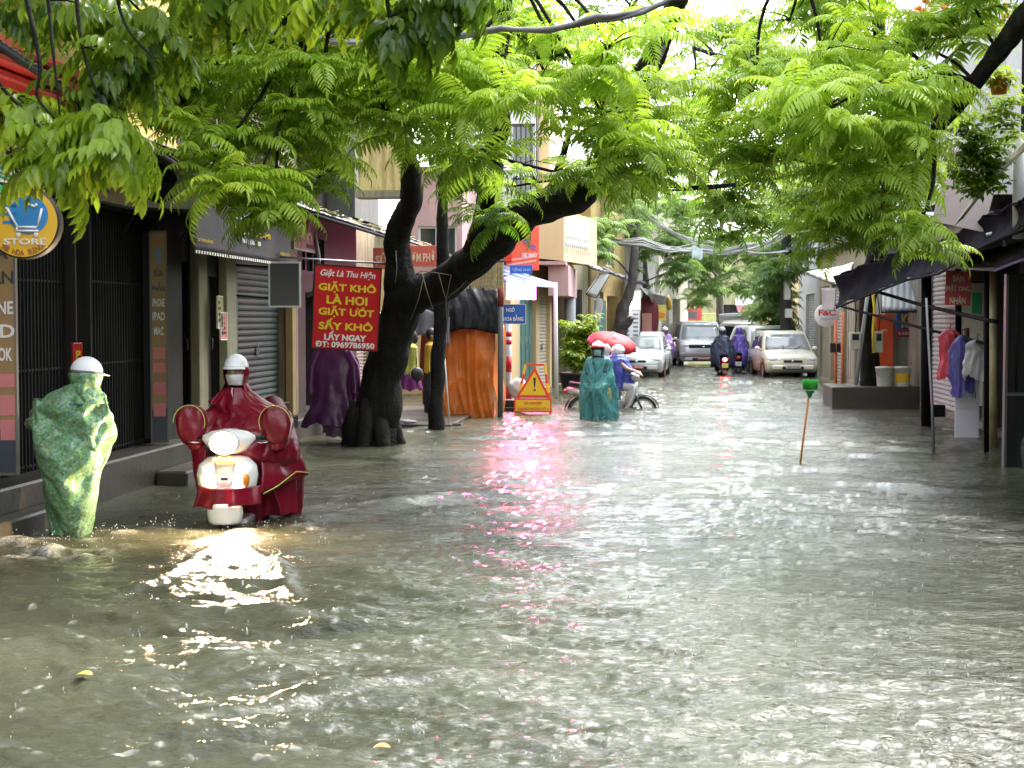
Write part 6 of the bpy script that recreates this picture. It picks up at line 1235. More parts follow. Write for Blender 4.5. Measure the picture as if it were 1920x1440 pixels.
# ---------------------------------------------------------------- people
skinm = mat('skin', (.42,.25,.17), .5, .06); hairm = mat('black_hair', (.012,.010,.009), .5)
def face_fn(p):
    x, y, z = p; s = 1-.28*max(0, -z/.115)**1.4; x *= s
    if z < 0 and y < 0: y *= 1-.10*(-z/.115)
    f = max(0, -y/.095)
    y -= .026*math.exp(-((x/.014)**2+((z+.012)/.022)**2))*f
    y -= .007*math.exp(-((x/.024)**2+((z+.052)/.008)**2))*f
    y += .010*math.exp(-(((abs(x)-.032)/.016)**2+((z-.018)/.012)**2))*f
    y -= .006*math.exp(-((x/.05)**2+((z-.042)/.01)**2))*f
    y -= .008*math.exp(-((x/.02)**2+((z+.095)/.014)**2))*f
    return Vector((x, y, z))
def head_m(q, c, yaw, pitch=0):
    mx = Matrix.Rotation(yaw, 3, 'Z') @ Matrix.Rotation(pitch, 3, 'X')
    q.ell(c, (.077,.096,.118), 26, 20, mx, face_fn)
    for s in (-1, 1): q.ell(Vector(c)+mx @ Vector((s*.078, .008, -.002)), (.011,.02,.03), 8, 6, mx)
    return mx
def hand_m(q, wr, d, pn, s=1):
    """palm and five fingers; d: pointing direction, pn: palm normal"""
    d = Vector(d).normalized(); pn = (Vector(pn)-d*Vector(pn).dot(d)).normalized(); sd = d.cross(pn)*s; w_ = Vector(wr)
    q.tube([w_-d*.02, w_+d*.03, w_+d*.085], [.024, .036, .034], 10, flat=.6)
    for i, (o, l, cu) in enumerate(((-.028,.062,.5), (-.009,.072,.55), (.010,.068,.65), (.028,.052,.8))):
        a = w_+d*.08+sd*o; p1 = a+(d*math.cos(cu*.4)-pn*-math.sin(cu*.4))*l*.45; p2 = p1+(d*math.cos(cu)+pn*math.sin(cu))*l*.33; p3 = p2+(d*math.cos(cu*1.7)+pn*math.sin(cu*1.7))*l*.25
        q.tube([a-d*.01, p1, p2, p3], [.0105,.010,.0095,.0085], 8)
    a = w_+d*.025-sd*.03; q.tube([a, a-sd*.022+d*.022+pn*.01, a-sd*.03+d*.05+pn*.022, a-sd*.026+d*.068+pn*.03], [.012,.0115,.010,.008], 8)
def body(name, J, parent, m=skinm, yaw=0, pitch=0, sc=1, hands=(1, 1), handdir=None, vox=.0115):
    """one continuous body from a dictionary of joints (local coordinates)"""
    V = []; E_ = []; Rr = []
    def chain(pts, first=None):
        prev = first
        for p, r in pts:
            V.append(Vector(p)); Rr.append(r*sc); i = len(V)-1
            if prev is not None: E_.append((prev, i))
            prev = i
        return prev
    pel = Vector(J['pelvis']); ch = Vector(J['chest']); nk = Vector(J['neck']); hd = Vector(J['head'])
    chain([(pel, .125)]); w1 = chain([(pel.lerp(ch, .5), .115), (ch, .135)], 0); n1 = chain([(nk, .055), (nk.lerp(hd, .5), .05), (hd, .06)], w1)
    for s in 'LR':
        sh, el, wr = [Vector(J[k+s]) for k in ('sh', 'el', 'wr')]; chain([(sh, .062), (sh.lerp(el, .5), .048), (el, .040), (el.lerp(wr, .4), .037), (wr, .025)], w1)
        hp, kn, an, to = [Vector(J[k+s]) for k in ('hp', 'kn', 'an', 'to')]; chain([(hp, .088), (hp.lerp(kn, .5), .075), (kn, .055), (kn.lerp(an, .35), .055), (an, .036)], 0); k_ = len(V)-1; chain([(an.lerp(to, .5)+Vector((0,0,-.03)), .035), (to+Vector((0,0,-.03)), .028)], k_)
    me = bpy.data.meshes.new('_b'); me.from_pydata([tuple(v) for v in V], E_, []); o = bpy.data.objects.new('_b', me); C.objects.link(o)
    md = o.modifiers.new('s', 'SKIN'); md.use_smooth_shade = True
    if not me.skin_vertices: me.attributes  # layer made by the modifier below
    sv = me.skin_vertices[0].data if len(me.skin_vertices) else None
    if sv is None:
        bpy.context.view_layer.objects.active = o; o.select_set(True)
        bm_ = __import__('bmesh').new(); bm_.from_mesh(me); bm_.verts.layers.skin.verify(); bm_.to_mesh(me); bm_.free(); sv = me.skin_vertices[0].data
    for i, r in enumerate(Rr): sv[i].radius = (r, r*(.8 if i < 3 else 1)); sv[i].use_root = (i == 0); sv[i].use_loose = False
    sb = o.modifiers.new('u', 'SUBSURF'); sb.levels = 2
    dg = bpy.context.evaluated_depsgraph_get(); sm2 = bpy.data.meshes.new_from_object(o.evaluated_get(dg)); bpy.data.objects.remove(o)
    q = M(); q.add([v.co for v in sm2.vertices], [tuple(p.vertices) for p in sm2.polygons], True)
    head_m(q, hd+Vector((0, -.0, .02)), yaw, pitch)
    for i, s in enumerate('LR'):
        if hands[i]: el, wr = Vector(J['el'+s]), Vector(J['wr'+s]); d = (handdir or {}).get(s, wr-el); hand_m(q, wr, d, (0, 0, -1) if abs(Vector(d).normalized().z) < .8 else (0, -1, 0), 1 if s == 'R' else -1)
    o2 = bpy.data.objects.new('_b', q.mesh('_b2')); C.objects.link(o2); rm = o2.modifiers.new('r', 'REMESH'); rm.mode = 'VOXEL'; rm.voxel_size = vox; rm.use_smooth_shade = True
    sm_2 = o2.modifiers.new('c', 'SMOOTH'); sm_2.iterations = 2; sm_2.factor = .5
    dg = bpy.context.evaluated_depsgraph_get(); fin = bpy.data.meshes.new_from_object(o2.evaluated_get(dg)); bpy.data.objects.remove(o2); fin.name = name
    # keep only the body itself: drop the tiny inner shells a remesh leaves
    par = list(range(len(fin.vertices)))
    def root(i):
        while par[i] != i: par[i] = par[par[i]]; i = par[i]
        return i
    ed = np.empty(len(fin.edges)*2, np.int32); fin.edges.foreach_get('vertices', ed)
    for a_, b_ in ed.reshape(-1, 2).tolist():
        ra, rb = root(a_), root(b_)
        if ra != rb: par[ra] = rb
    lab = np.array([root(i) for i in range(len(par))]); big = np.bincount(lab).argmax(); keep = lab == big
    if not keep.all():
        co = np.empty(len(fin.vertices)*3, np.float32); fin.vertices.foreach_get('co', co); co = co.reshape(-1, 3); idx = np.cumsum(keep)-1
        fc = [tuple(int(idx[v]) for v in p.vertices) for p in fin.polygons if keep[p.vertices[0]]]; nm_ = bpy.data.meshes.new(name); nm_.from_pydata(co[keep].tolist(), [], fc); nm_.update(); fin = nm_
    fin.polygons.foreach_set('use_smooth', [True]*len(fin.polygons))
    return link(name, fin, parent, m, False)
def eyes(parent, hd, yaw, pitch=0):
    mx = Matrix.Rotation(yaw, 3, 'Z') @ Matrix.Rotation(pitch, 3, 'X'); c = Vector(hd)+Vector((0,0,.02))
    for s in (-1, 1):
        q = M(); q.ell(c+mx @ Vector((s*.032, -.084, .017)), (.016,.010,.008), 12, 8, mx); e = q.build('eye', mat('eye_white', (.6,.58,.55), .2), parent)
        q = M(); q.ell(c+mx @ Vector((s*.032, -.0915, .016)), (.0068,.005,.0072), 10, 7, mx); q.build('iris', mat('dark_iris', (.015,.008,.005), .1), e)
        q = M(); q.tube([c+mx @ Vector((s*x, -.092+abs(x-.03)*.35, z)) for x, z in ((.013,.034),(.03,.04),(.05,.034))], [.003,.004,.002], 6); q.build('eyebrow', hairm, parent)
def helmet(parent, hd, yaw, pitch, m, peak=True, visor=False, sc=1):
    mx = Matrix.Rotation(yaw, 3, 'Z') @ Matrix.Rotation(pitch, 3, 'X'); c = Vector(hd)+Vector((0,0,.02)); q = M()
    def dome(p):
        z = p.z
        if z < .02: z = .02-(.02-z)*.18
        return Vector((p.x, p.y, z))
    q.ell(c+mx @ Vector((0, .012, .022)), (.112*sc,.136*sc,.135*sc), 30, 22, mx, dome)
    if peak:
        q.sheet(lambda u, v: c+mx @ Vector((math.sin((u-.5)*2.1)*(.108+.012*v), -math.cos((u-.5)*2.1)*(.120+.068*v*math.cos((u-.5)*2.6))+.012, .032-.020*v)), 18, 5, .006)
    o = q.build('helmet', m, parent)
    q = M(); q.tube([c+mx @ Vector((.111*sc*math.cos(a), .012+.134*sc*math.sin(a), .020)) for a in [2*PI*k/28 for k in range(29)]], .005, 6); q.build('rubber_rim', mat('grey_rubber', (.2,.2,.2), .6), o)
    q = M(); [q.tube([c+mx @ Vector((s*.10, .01, .01)), c+mx @ Vector((s*.082, -.01, -.07)), c+mx @ Vector((0, -.03, -.125))], .005, 6) for s in (-1, 1)]; q.build('chin_strap', blackm, o)
    if visor: q = M(); q.sheet(lambda u, v: c+mx @ Vector((math.sin((u-.5)*2.4)*.122, -math.cos((u-.5)*2.4)*.142+.012, .075-.055*v)), 16, 4, .008); q.build('visor', blackm, o)
    return o
def mask(parent, hd, yaw, pitch, m):
    mx = Matrix.Rotation(yaw, 3, 'Z') @ Matrix.Rotation(pitch, 3, 'X'); c = Vector(hd)+Vector((0,0,.02)); q = M()
    def fn(u, v):
        a = (u-.5)*2.5; z = -.005-.098*v; r = (.081*(1-.30*max(0, -z/.118)**1.4)+.006); yy = -(.102+.018*math.exp(-((a)/.5)**2)*math.sin(PI*min(1, v*1.1+.15))*1.0-.02*v*v)*math.cos(a)*(1 if abs(a) < 1.57 else 1)
        return c+mx @ Vector((math.sin(a)*r*1.04, yy+.002*math.sin(v*22)*math.cos(a), z+.006*math.cos(a*2)))
    q.sheet(fn, 26, 14, .003); o = q.build('face_mask', m, parent)
    q = M(); [q.tube([c+mx @ Vector((s*.079, -.03, z)), c+mx @ Vector((s*.088, .005, .0))], .0018, 5) for s in (-1, 1) for z in (-.03, -.07)]; q.build('ear_loop', whitep, o)
    return o
def hood(parent, hd, yaw, pitch, m, sc=1.0, z_bot=-.2, open_a=.95, seed=0, z_top=.135, flare=.5):
    """a rain hood round the head, open at the face, falling on the shoulders"""
    mx = Matrix.Rotation(yaw, 3, 'Z'); c = Vector(hd)+Vector((0,0,.02)); q = M()
    def fn(u, v):
        a = open_a+(2*PI-2*open_a)*u       # 0 is the face direction
        z = z_top-(z_top-z_bot)*v
        if z > -.09: r = .118*sc*math.sqrt(max(.02, 1-(max(0, z)/.142)**2))*(1-.16*max(0, -z/.09))
        else: r = .099*sc+(-.09-z)*flare
        w_ = 1+.07*mn.noise(Vector((a*1.5, z*14, seed)))+.03*math.sin(a*9+z*30)
        return c+mx @ Vector((math.sin(a)*r*w_, -math.cos(a)*r*1.12*w_+.01, z))
    q.sheet(fn, 44, 24, .004); return q.build('hood', m, parent)
def drape(name, rows, m, parent, n=88, lev=56, fold=.03, kf=8, seed=0, crease=.02, thick=.003, hem=.02, csc=4, diag=.8):
    """a loose garment lofted through rows (z, cx, cy, rx, ry[, fold factor]); open below"""
    rows = sorted(rows, key=lambda r: -r[0]); zs = [r[0] for r in rows]; q = M(); rg = []
    def at_(z):
        for i in range(len(rows)-1):
            if zs[i+1] <= z <= zs[i]:
                f = (zs[i]-z)/(zs[i]-zs[i+1]); f = f*f*(3-2*f)*.5+f*.5; a = rows[i]; b = rows[i+1]; return [a[k]+(b[k]-a[k])*f for k in range(1, 5)]
        return list(rows[-1][1:5])
    for i in range(lev+1):
        f = i/lev; z = zs[0]+(zs[-1]-zs[0])*f; cx, cy, rx, ry = at_(z); ring = []
        for k in range(n):
            a = 2*PI*k/n; s_ = math.sin(a); c_ = math.cos(a)
            am = fold*min(1, f*1.6)*(.35+.65*f)
            fo = am*(math.sin(kf*a+seed+2*math.sin(f*2+seed))+.6*math.sin((kf*1.7)*a+1.3*seed+f*3)+.4*math.sin(kf*3.1*a+f*6))
            p = Vector((cx+rx*c_, cy+ry*s_, z)); e = p*csc+Vector((seed, 0, 0))
            sl_ = a+.9*(z-zs[0])*math.sin(seed*3); v3 = lambda f_, zf: Vector((math.cos(sl_)*f_+seed, math.sin(sl_)*f_, z*zf))
            rd_ = lambda x, g: max(0, 1-abs(x)*g)**2
            cr = crease*((1.8-diag)*.8*rd_(mn.noise(v3(2.6, 1.3)), 3.2)+(1.8-diag)*.5*rd_(mn.noise(v3(6.0, 2.4)), 3.4)+diag*.8*rd_(mn.noise(Vector((p.x*2.3-seed, p.y*2, z*2.6-p.x*3.5))), 4.5)+diag*rd_(mn.noise(Vector((p.x*3+seed, p.y*3, z*2.2+p.x*2.5))), 4.5)+.9*mn.noise(v3(1.3, 2.2))+.12*mn.noise(e*4))
            d = Vector((c_*max(.3, ry/max(rx, .01)), s_, 0)).normalized()
            p += d*(fo+cr*min(1, f*4+.25)); p.z += hem*f*f*(math.sin(kf*.5*a+seed)+.5*math.sin(kf*1.3*a))
            ring.append(p)
        rg.append(ring)
    q.loft(rg, cap=False)
    me = q.mesh(name); o = link(name, me, parent, m, False); sm = o.modifiers.new('thickness', 'SOLIDIFY'); sm.thickness = thick; return o
def stand(h=1.62, face=0, arms=None, legs=None, lean=0):
    s = h/1.7; J = dict(pelvis=(0,0,.95*s), chest=(0,-lean*.6,1.30*s), neck=(0,-lean*.85,1.46*s), head=(0,-lean,1.57*s))
    for k, sg in (('L', -1), ('R', 1)):
        J['sh'+k] = (sg*.17*s, -lean*.75, 1.40*s); J['el'+k] = (sg*.23*s, .02-lean*.5, 1.12*s); J['wr'+k] = (sg*.22*s, -.06-lean*.3, .87*s)
        J['hp'+k] = (sg*.09*s, 0, .90*s); J['kn'+k] = (sg*.11*s, -.02, .50*s); J['an'+k] = (sg*.11*s, .02, .09*s); J['to'+k] = (sg*.13*s, -.13, .05*s)
    J.update(arms or {}); J.update(legs or {}); return J
def settle(o, bodies, n, frames=14, grow=.07, grav=.25, top=2, bend=.02, bot=0):
    """let a garment settle and wrinkle on the body as cloth, then keep the settled mesh"""
    sm = o.modifiers.get('thickness'); th = sm.thickness if sm else 0
    if sm: o.modifiers.remove(sm)
    nv = len(o.data.vertices); vg = o.vertex_groups.new(name='pin'); vg.add(list(range(n*top))+(list(range(nv-n*bot, nv)) if bot else []), 1, 'REPLACE')
    mds = []
    for b_ in bodies:
        cmd = b_.modifiers.new('col', 'COLLISION'); b_.collision.thickness_outer = .012; mds.append((b_, cmd))
    c = o.modifiers.new('cloth', 'CLOTH'); st = c.settings; st.quality = 6; st.mass = .12; st.tension_stiffness = 12; st.compression_stiffness = 6; st.shear_stiffness = 3; st.bending_stiffness = bend
    st.vertex_group_mass = 'pin'; st.pin_stiffness = 1; st.shrink_min = -grow; st.air_damping = 2; st.effector_weights.gravity = grav
    c.collision_settings.use_collision = True; c.collision_settings.distance_min = .010; c.collision_settings.use_self_collision = False
    c.point_cache.frame_start = 1; c.point_cache.frame_end = frames+1
    for f_ in range(1, frames+2): SC.frame_set(f_)
    dg = bpy.context.evaluated_depsgraph_get(); me = bpy.data.meshes.new_from_object(o.evaluated_get(dg)); me.name = o.name
    co = np.empty(len(me.vertices)*3, np.float32); me.vertices.foreach_get('co', co)
    o.modifiers.clear(); o.vertex_groups.clear()
    if np.isfinite(co).all() and np.abs(co).max() < 6: o.data = me
    for b_, cmd in mds: b_.modifiers.remove(cmd)
    SC.frame_set(1); o.data.polygons.foreach_set('use_smooth', [True]*len(o.data.polygons))
    sd_ = o.modifiers.new('smooth', 'SUBSURF'); sd_.levels = 1; sd_.render_levels = 1
    if th: t2 = o.modifiers.new('thickness', 'SOLIDIFY'); t2.thickness = th
# person wading in a patterned green poncho, seen from behind
cp = bpy.data.materials.new('green_printed_vinyl'); cp.use_nodes = True; n = cp.node_tree; b = n.nodes['Principled BSDF']; tc = n.nodes.new('ShaderNodeTexCoord')
vo = n.nodes.new('ShaderNodeTexVoronoi'); vo.inputs['Scale'].default_value = 62; n.links.new(tc.outputs['Object'], vo.inputs['Vector'])
se = n.nodes.new('ShaderNodeSeparateColor'); n.links.new(vo.outputs['Color'], se.inputs[0]); rp = n.nodes.new('ShaderNodeValToRGB'); rp.color_ramp.interpolation = 'CONSTANT'
cols = [(0,(.16,.34,.16)),(.3,(.22,.42,.19)),(.55,(.12,.27,.11)),(.72,(.26,.50,.30)),(.84,(.38,.50,.42)),(.90,(.38,.30,.20)),(.95,(.28,.42,.48))]
rp.color_ramp.elements[0].color = (*cols[0][1], 1); rp.color_ramp.elements[1].position = cols[1][0]; rp.color_ramp.elements[1].color = (*cols[1][1], 1)
for p_, c_ in cols[2:]: e = rp.color_ramp.elements.new(p_); e.color = (*c_, 1)
n.links.new(se.outputs[0], rp.inputs[0]); n.links.new(rp.outputs[0], b.inputs['Base Color']); b.inputs['Roughness'].default_value = .28
tl = n.nodes.new('ShaderNodeBsdfTranslucent'); n.links.new(rp.outputs[0], tl.inputs[0]); ms = n.nodes.new('ShaderNodeMixShader'); ms.inputs[0].default_value = .2; n.links.new(b.outputs[0], ms.inputs[1]); n.links.new(tl.outputs[0], ms.inputs[2]); n.links.new(ms.outputs[0], n.nodes['Material Output'].inputs[0])
G = P(130, 1000, Z=0); k = G.y/2800
def gx(px): return (px-130)*k
def gz(py): return CAMZ-(py-600)*k-.0
g = thing('person', 'person seen from behind wading in a green patterned poncho and white helmet', 'person', (G.x, G.y, 0))
hz = gz(707); hx = gx(168)
J = stand(1.62, arms=dict(elL=(-.33, -.08, 1.02-.3), wrL=(-.20, -.28, .92-.3)))
for kk in J: J[kk] = Vector(J[kk])+Vector((0, 0, 0))
dz = hz-J['head'].z-.03
for kk in J: J[kk] = J[kk]+Vector((.05 if kk not in ('head', 'neck') else .1, 0, dz))
J['head'] = Vector((hx, -.03, hz-.03)); J['neck'] = Vector((hx-.03, 0, hz-.14)); J['elL'] = Vector((-.30, -.05, .90)); J['wrL'] = Vector((-.22, -.28, .84)); J['elR'] = Vector((.33, -.08, .80)); J['wrR'] = Vector((.2, -.3, .78)); J['knR'] += Vector((-.08,0,0)); J['anR'] += Vector((-.12,0,0)); J['toR'] = J['anR']+Vector((.02, -.16, -.03)); J['toL'] = J['anL']+Vector((0, -.14, -.03))
# walking away from the viewer: the front of the body is +Y
for kk in J: J[kk] = Vector((J[kk].x, -J[kk].y, J[kk].z))
gb = body('body', J, g, yaw=R(115), pitch=R(8))
hd = J['head']; 
hood(g, hd, R(115), 0, cp, 1.06, -.22, .50, 3, z_top=.03, flare=.42)
helmet(g, hd+Vector((0,0,.01)), R(115), R(6), mat('white_helmet', (.86,.86,.88), .3, .03, coat=.3), sc=.97)
rows = [(gz(718), gx(165), 0, .07, .09), (gz(735), gx(155), .01, .15, .13), (gz(750), gx(148), .01, .24, .17), (gz(764), gx(128), .0, .355, .22), (gz(790), gx(131), 0, .39, .24), (gz(820), gx(138), 0, .375, .25), (gz(860), gx(143), 0, .33, .24), (gz(900), gx(143), 0, .28, .22), (gz(940), gx(138), 0, .235, .20), (gz(975), gx(131), 0, .19, .17), (gz(1008), gx(124), 0, .15, .15), (-.15, gx(122), 0, .14, .14)]
po = drape('poncho', rows, cp, g, fold=.006, kf=3, seed=2.2, crease=.008, hem=.02, csc=3.3, n=110, lev=80, diag=1.4); settle(po, [gb], 110, grow=.12, frames=16)
q = M(); q.loft([[Vector((gx(78), -.02, gz(798)))+Vector((-(.13+.015*math.sin(f*9))*math.cos(a)*(1 if f > .1 else .5)*(1-.55*f)*.8, (.14*(1-.5*f))*math.sin(a), .235*(f-.25)+.02*math.sin(a*5+f*3))) for a in [2*PI*j/22 for j in range(22)]] for f in [i/8 for i in range(9)]]); q.build('sleeve', cp, g)
# ---------------------------------------------------------------- scooters and motorbikes
mar = mat('maroon_raincoat_vinyl', (.20,.006,.022), .28, .15, 3, .3, 9, trans=.12); trim = mat('lime_trim', (.42,.5,.10), .5)
glow = mat('lit_headlamp', (1,1,1), .2, 0, emit=420, ecol=(1,.72,.45)); glow2 = mat('lit_side_lamp', (1,.9,.8), .2, 0, emit=2.2, ecol=(1,.86,.66)); amber = mat('lit_amber', (1,.45,.05), .3, 0, emit=3, ecol=(1,.42,.08))
whites = mat('white_scooter_paint', (.72,.72,.70), .2, .03, coat=.5)
def wheel(t, y, z, r, w_=.05, nm='wheel'):
    q = M(); q.lathe([(r-.06,-w_*.8),(r-.02,-w_),(r,-w_*.4),(r,w_*.4),(r-.02,w_),(r-.06,w_*.8)], (0,y,z), 30, 'X'); wo = q.build(nm, rubber, t)
    q = M(); q.lathe([(r-.058,-w_*.5),(r-.085,-w_*.5),(r-.085,w_*.5),(r-.058,w_*.5)], (0,y,z), 30, 'X'); q.lathe([(.001,-.05),(.045,-.05),(.045,.05),(.001,.05)], (0,y,z), 14, 'X')
    for k in range(14): a = 2*PI*k/14; q.bar((0, y+.03*math.cos(a), z+.03*math.sin(a)), (0, y+(r-.08)*math.cos(a+.12), z+(r-.08)*math.sin(a+.12)), .004, 4)
    q.build('rim', chrome, wo); return wo
S0 = P(428, 985, Z=0); k = S0.y/2800
def sx(px): return (px-428)*k
def sz(py): return CAMZ-(py-600)*k
sc_ = thing('scooter', 'white scooter with a glaring headlight ploughing through the flood', 'scooter', (S0.x, S0.y, 0), R(4))
wheel(sc_, .12, .02, .25, .055)
q = M(); q.loft([[(sx(427)+.155*c*math.cos(a), -.10+.09*math.sin(a), z) for a in [2*PI*j/20 for j in range(20)]] for c, z in ((.80,.03),(.92,.05),(1,.12),(.97,.17),(.85,.20))]); q.build('front_fender', whites, sc_)
rg = [[(c[1]*math.cos(a)*(1+.06*math.cos(2*a)), c[2]+c[3]*math.sin(a), c[0]) for a in [2*PI*j/28 for j in range(28)]] for c in ((.20,.16,.04,.07),(.26,.21,.0,.10),(.34,.235,-.02,.11),(.44,.25,-.02,.12),(.52,.235,-.0,.11),(.58,.17,.03,.09),(.60,.08,.05,.05))]
q = M(); q.loft(rg); ls = q.build('leg_shield', whites, sc_)
q = M(); q.sheet(lambda u, v: ((2*u-1)*(.05+.035*v), -.128-.006*math.cos((2*u-1)*1.5)+.02*abs(2*v-1)**2, .36+.19*v), 10, 8, .01); q.build('front_panel', mat('pale_grey_plastic', (.45,.45,.44), .35), sc_)
q = M(); [q.tube([(s*.055,-.135,.355), (s*.075,-.135,.45), (s*.088,-.122,.55)], .003, 5) for s in (-1, 1)]; q.box(-.03, .03, -.140, -.136, .40, .425, bev=.002); q.build('panel_gap', blackm, sc_)
for s in (-1, 1):
    q = M(); q.sheet(lambda u, v, s=s: (s*(.085+.07*u+.035*v), -.145+.05*u+.01*v, .335+.19*v-.02*u), 8, 8, .012); q.build('position_lamp', glow2, sc_)
    q = M(); q.ell((s*.17, -.1, .40), (.035,.03,.06), 10, 8); q.build('turn_signal', amber if s < 0 else mat('amber_lens', (.6,.2,.02), .3), sc_)
q = M()
for kx in range(5): q.ell((-.08+.04*kx, -.13, .575+.012*(kx%2)), (.017,.02,.013), 8, 6)
q.build('indicator_strip', amber, sc_)
hc = Vector((0, -.08, sz(834)))
q = M(); q.loft([[(w_*math.cos(a), -.0+.10*math.sin(a)+yo, hc.z+z) for a in [2*PI*j/26 for j in range(26)]] for w_, z, yo in ((.10,-.10,.05),(.16,-.07,.04),(.20,-.02,.04),(.235,.02,.05),(.225,.05,.06),(.16,.085,.07),(.05,.105,.08))]); q.build('handlebar_cover', whites, sc_)
q = M(); q.loft([[hc+Vector((r_*math.cos(a), yy, r_*.78*math.sin(a))) for a in [2*PI*j/28 for j in range(28)]] for r_, yy in ((.110,-.078),(.104,-.088),(.07,-.10),(.002,-.105))]); q.build('headlight', glow, sc_)
q = M(); q.loft([[hc+Vector((r_*math.cos(a), yy, r_*.80*math.sin(a))) for a in [2*PI*j/28 for j in range(28)]] for r_, yy in ((.05,.0),(.128,-.03),(.130,-.07),(.120,-.086),(.1125,-.080))]); q.build('headlight_rim', whites, sc_)
q = M(); q.tube([(-.36, .12, hc.z+.02), (-.2, .06, hc.z+.03), (0, .05, hc.z+.03), (.2, .06, hc.z+.03), (.36, .12, hc.z+.02)], .017, 10); q.build('handlebar', blackm, sc_)
for s in (-1, 1):
    q = M(); q.tube([(s*.27,.08,hc.z+.03), (s*.29,.11,hc.z+.08), (s*.33,.13,hc.z+.13)], .007, 6); q.ell((s*.34,.13,hc.z+.15), (.055,.012,.04), 14, 8); q.build('mirror', blackm, sc_)
    q = M(); q.tube([(s*.24,.02,hc.z-.01),(s*.33,.0,hc.z-.005),(s*.36,.03,hc.z)], .006, 6); q.build('brake_lever', chrome, sc_)
q = M(); q.loft([[(w_*math.cos(a), y, z+h_*math.sin(a)) for a in [2*PI*j/18 for j in range(18)]] for y, z, w_, h_ in ((.55,.2,.16,.10),(.8,.28,.19,.17),(1.1,.34,.19,.17),(1.4,.42,.12,.10))]); q.build('rear_body', whites, sc_)
q = M(); q.loft([[(w_*math.cos(a), y, z+.06*math.sin(a)) for a in [2*PI*j/18 for j in range(18)]] for y, z, w_ in ((.55,.45,.10),(.7,.5,.16),(1.05,.52,.17),(1.3,.55,.1))]); q.build('seat', blackm, sc_)
q = M(); q.box(-.15, .15, .05, .75, -.02, .05, bev=.02); q.build('footboard', whites, sc_); wheel(sc_, 1.2, .0, .25, .06)
# rider
rd = thing('person', 'scooter rider in a maroon raincoat, white helmet and white face mask', 'person', (S0.x, S0.y+.62, 0), R(4))
ky = (S0.y+.72)/2800; hpx = P(445, 700, Y=S0.y+.72); hd = Vector((hpx.x-S0.x, .08, hpx.z-.015))
J = dict(pelvis=(.02,.25,.52), chest=(.04,.14,.93), neck=(hd.x,.10,hd.z-.14), head=hd, shL=(-.15,.12,1.02), elL=(-.30,-.12,.83), wrL=(-.33,-.44,.74), shR=(.2,.12,1.02), elR=(.34,-.12,.83), wrR=(.33,-.44,.74),
    hpL=(-.09,.2,.5), knL=(-.17,-.12,.42), anL=(-.15,-.08,.04), toL=(-.16,-.24,-.01), hpR=(.11,.2,.5), knR=(.24,-.08,.38), anR=(.27,-.02,-.10), toR=(.28,-.14,-.15))
rb = body('body', J, rd, yaw=R(-6), pitch=R(6)); eyes(rd, hd, R(-6), R(6)); mask(rd, hd, R(-6), R(6), mat('white_mask', (.80,.80,.80), .7, .04)); helmet(rd, hd+Vector((0,0,.018)), R(-6), R(-3), mat('white_helmet', ()), sc=.98)
hood(rd, hd, R(-6), 0, mar, .98, -.22, 1.0, 6, z_top=.05, flare=.5)
rows = [(hd.z-.11, hd.x, .09, .09, .09), (hd.z-.17, hd.x, .10, .17, .13), (hd.z-.235, hd.x+.01, .09, .24, .17), (hd.z-.31, .05, .05, .285, .22), (hd.z-.42, .05, -.02, .32, .31), (.76, .05, -.10, .36, .42), (.62, .07, -.08, .37, .42), (.45, .08, .05, .35, .36), (.25, .09, .12, .33, .34), (.10, .10, .15, .31, .33)]
po = drape('raincoat', rows, mar, rd, fold=.012, kf=6, seed=4.1, crease=.010, hem=.03, csc=4.5, n=110, lev=80); settle(po, [rb], 110, grow=.12, frames=12, grav=.15)
for s, cx, cy_, rz_, hh in ((-1, 338, 800, .14, 1), (1, 506, 808, -.25, 1)):
    cX = P(cx, 600, Y=S0.y-.02).x-S0.x; top_ = sz(765); q = M(); mx = Matrix.Rotation(rz_, 3, 'Y')
    rg = [[Vector((cX, -.52, 0))+mx @ Vector((w_*math.cos(a)*(1+.05*math.sin(3*a)), .036*math.sin(a)*(w_/.1)**.5, z-.0))+Vector(mn.noise_vector(Vector((math.cos(a)*1.5+s, z*9, 2))))*.018+Vector(mn.noise_vector(Vector((math.cos(a)*4+s, z*22, 5))))*.010 + Vector((xo, yo, sz(820))) for a in [2*PI*j/26 for j in range(26)]] for z, w_, xo, yo in ((.245,.03,0,0),(.235,.075,0,0),(.20,.118,0,0),(.13,.138,0,0),(.06,.128,0,0),(-.02,.105,-s*.02,.0),(-.09,.085,-s*.04,.03),(-.14,.06,-s*.06,.1))]
    q.loft(rg); q.build('mirror_cover', mar, rd)
    q = M(); q.tube([Vector((cX, -.58, sz(820)))+mx @ Vector((w_*math.cos(a), 0, .10+.148*math.sin(a))) for a, w_ in [(PI*j/16-.2, .136) for j in range(0, 19)]], .0045, 6); q.build('trim', trim, rd)
    q = M(); q.loft([[Vector(p)+Vector((r_*math.cos(a), r_*.5*math.sin(a), r_*math.sin(a))) for a in [2*PI*j/16 for j in range(16)]] for p, r_ in (((s*.2,.12,.95),.12),((s*.32,-.12,.82),.12),((s*.36,-.40,.72),.09),((s*.35,-.5,.70),.07))]); q.build('sleeve', mar, rd)
def flap(name, fn, nu, nv, parent, m, seed=0, amp=.02):
    q = M(); q.sheet(lambda u, v: Vector(fn(u, v))+Vector(mn.noise_vector(Vector(fn(u, v))*5+Vector((seed,0,0))))*amp, nu, nv, .004); return q.build(name, m, parent)
lf = lambda px, py, y: Vector((P(px, 600, Y=S0.y+.3+y*0).x-S0.x, y, sz(py)))
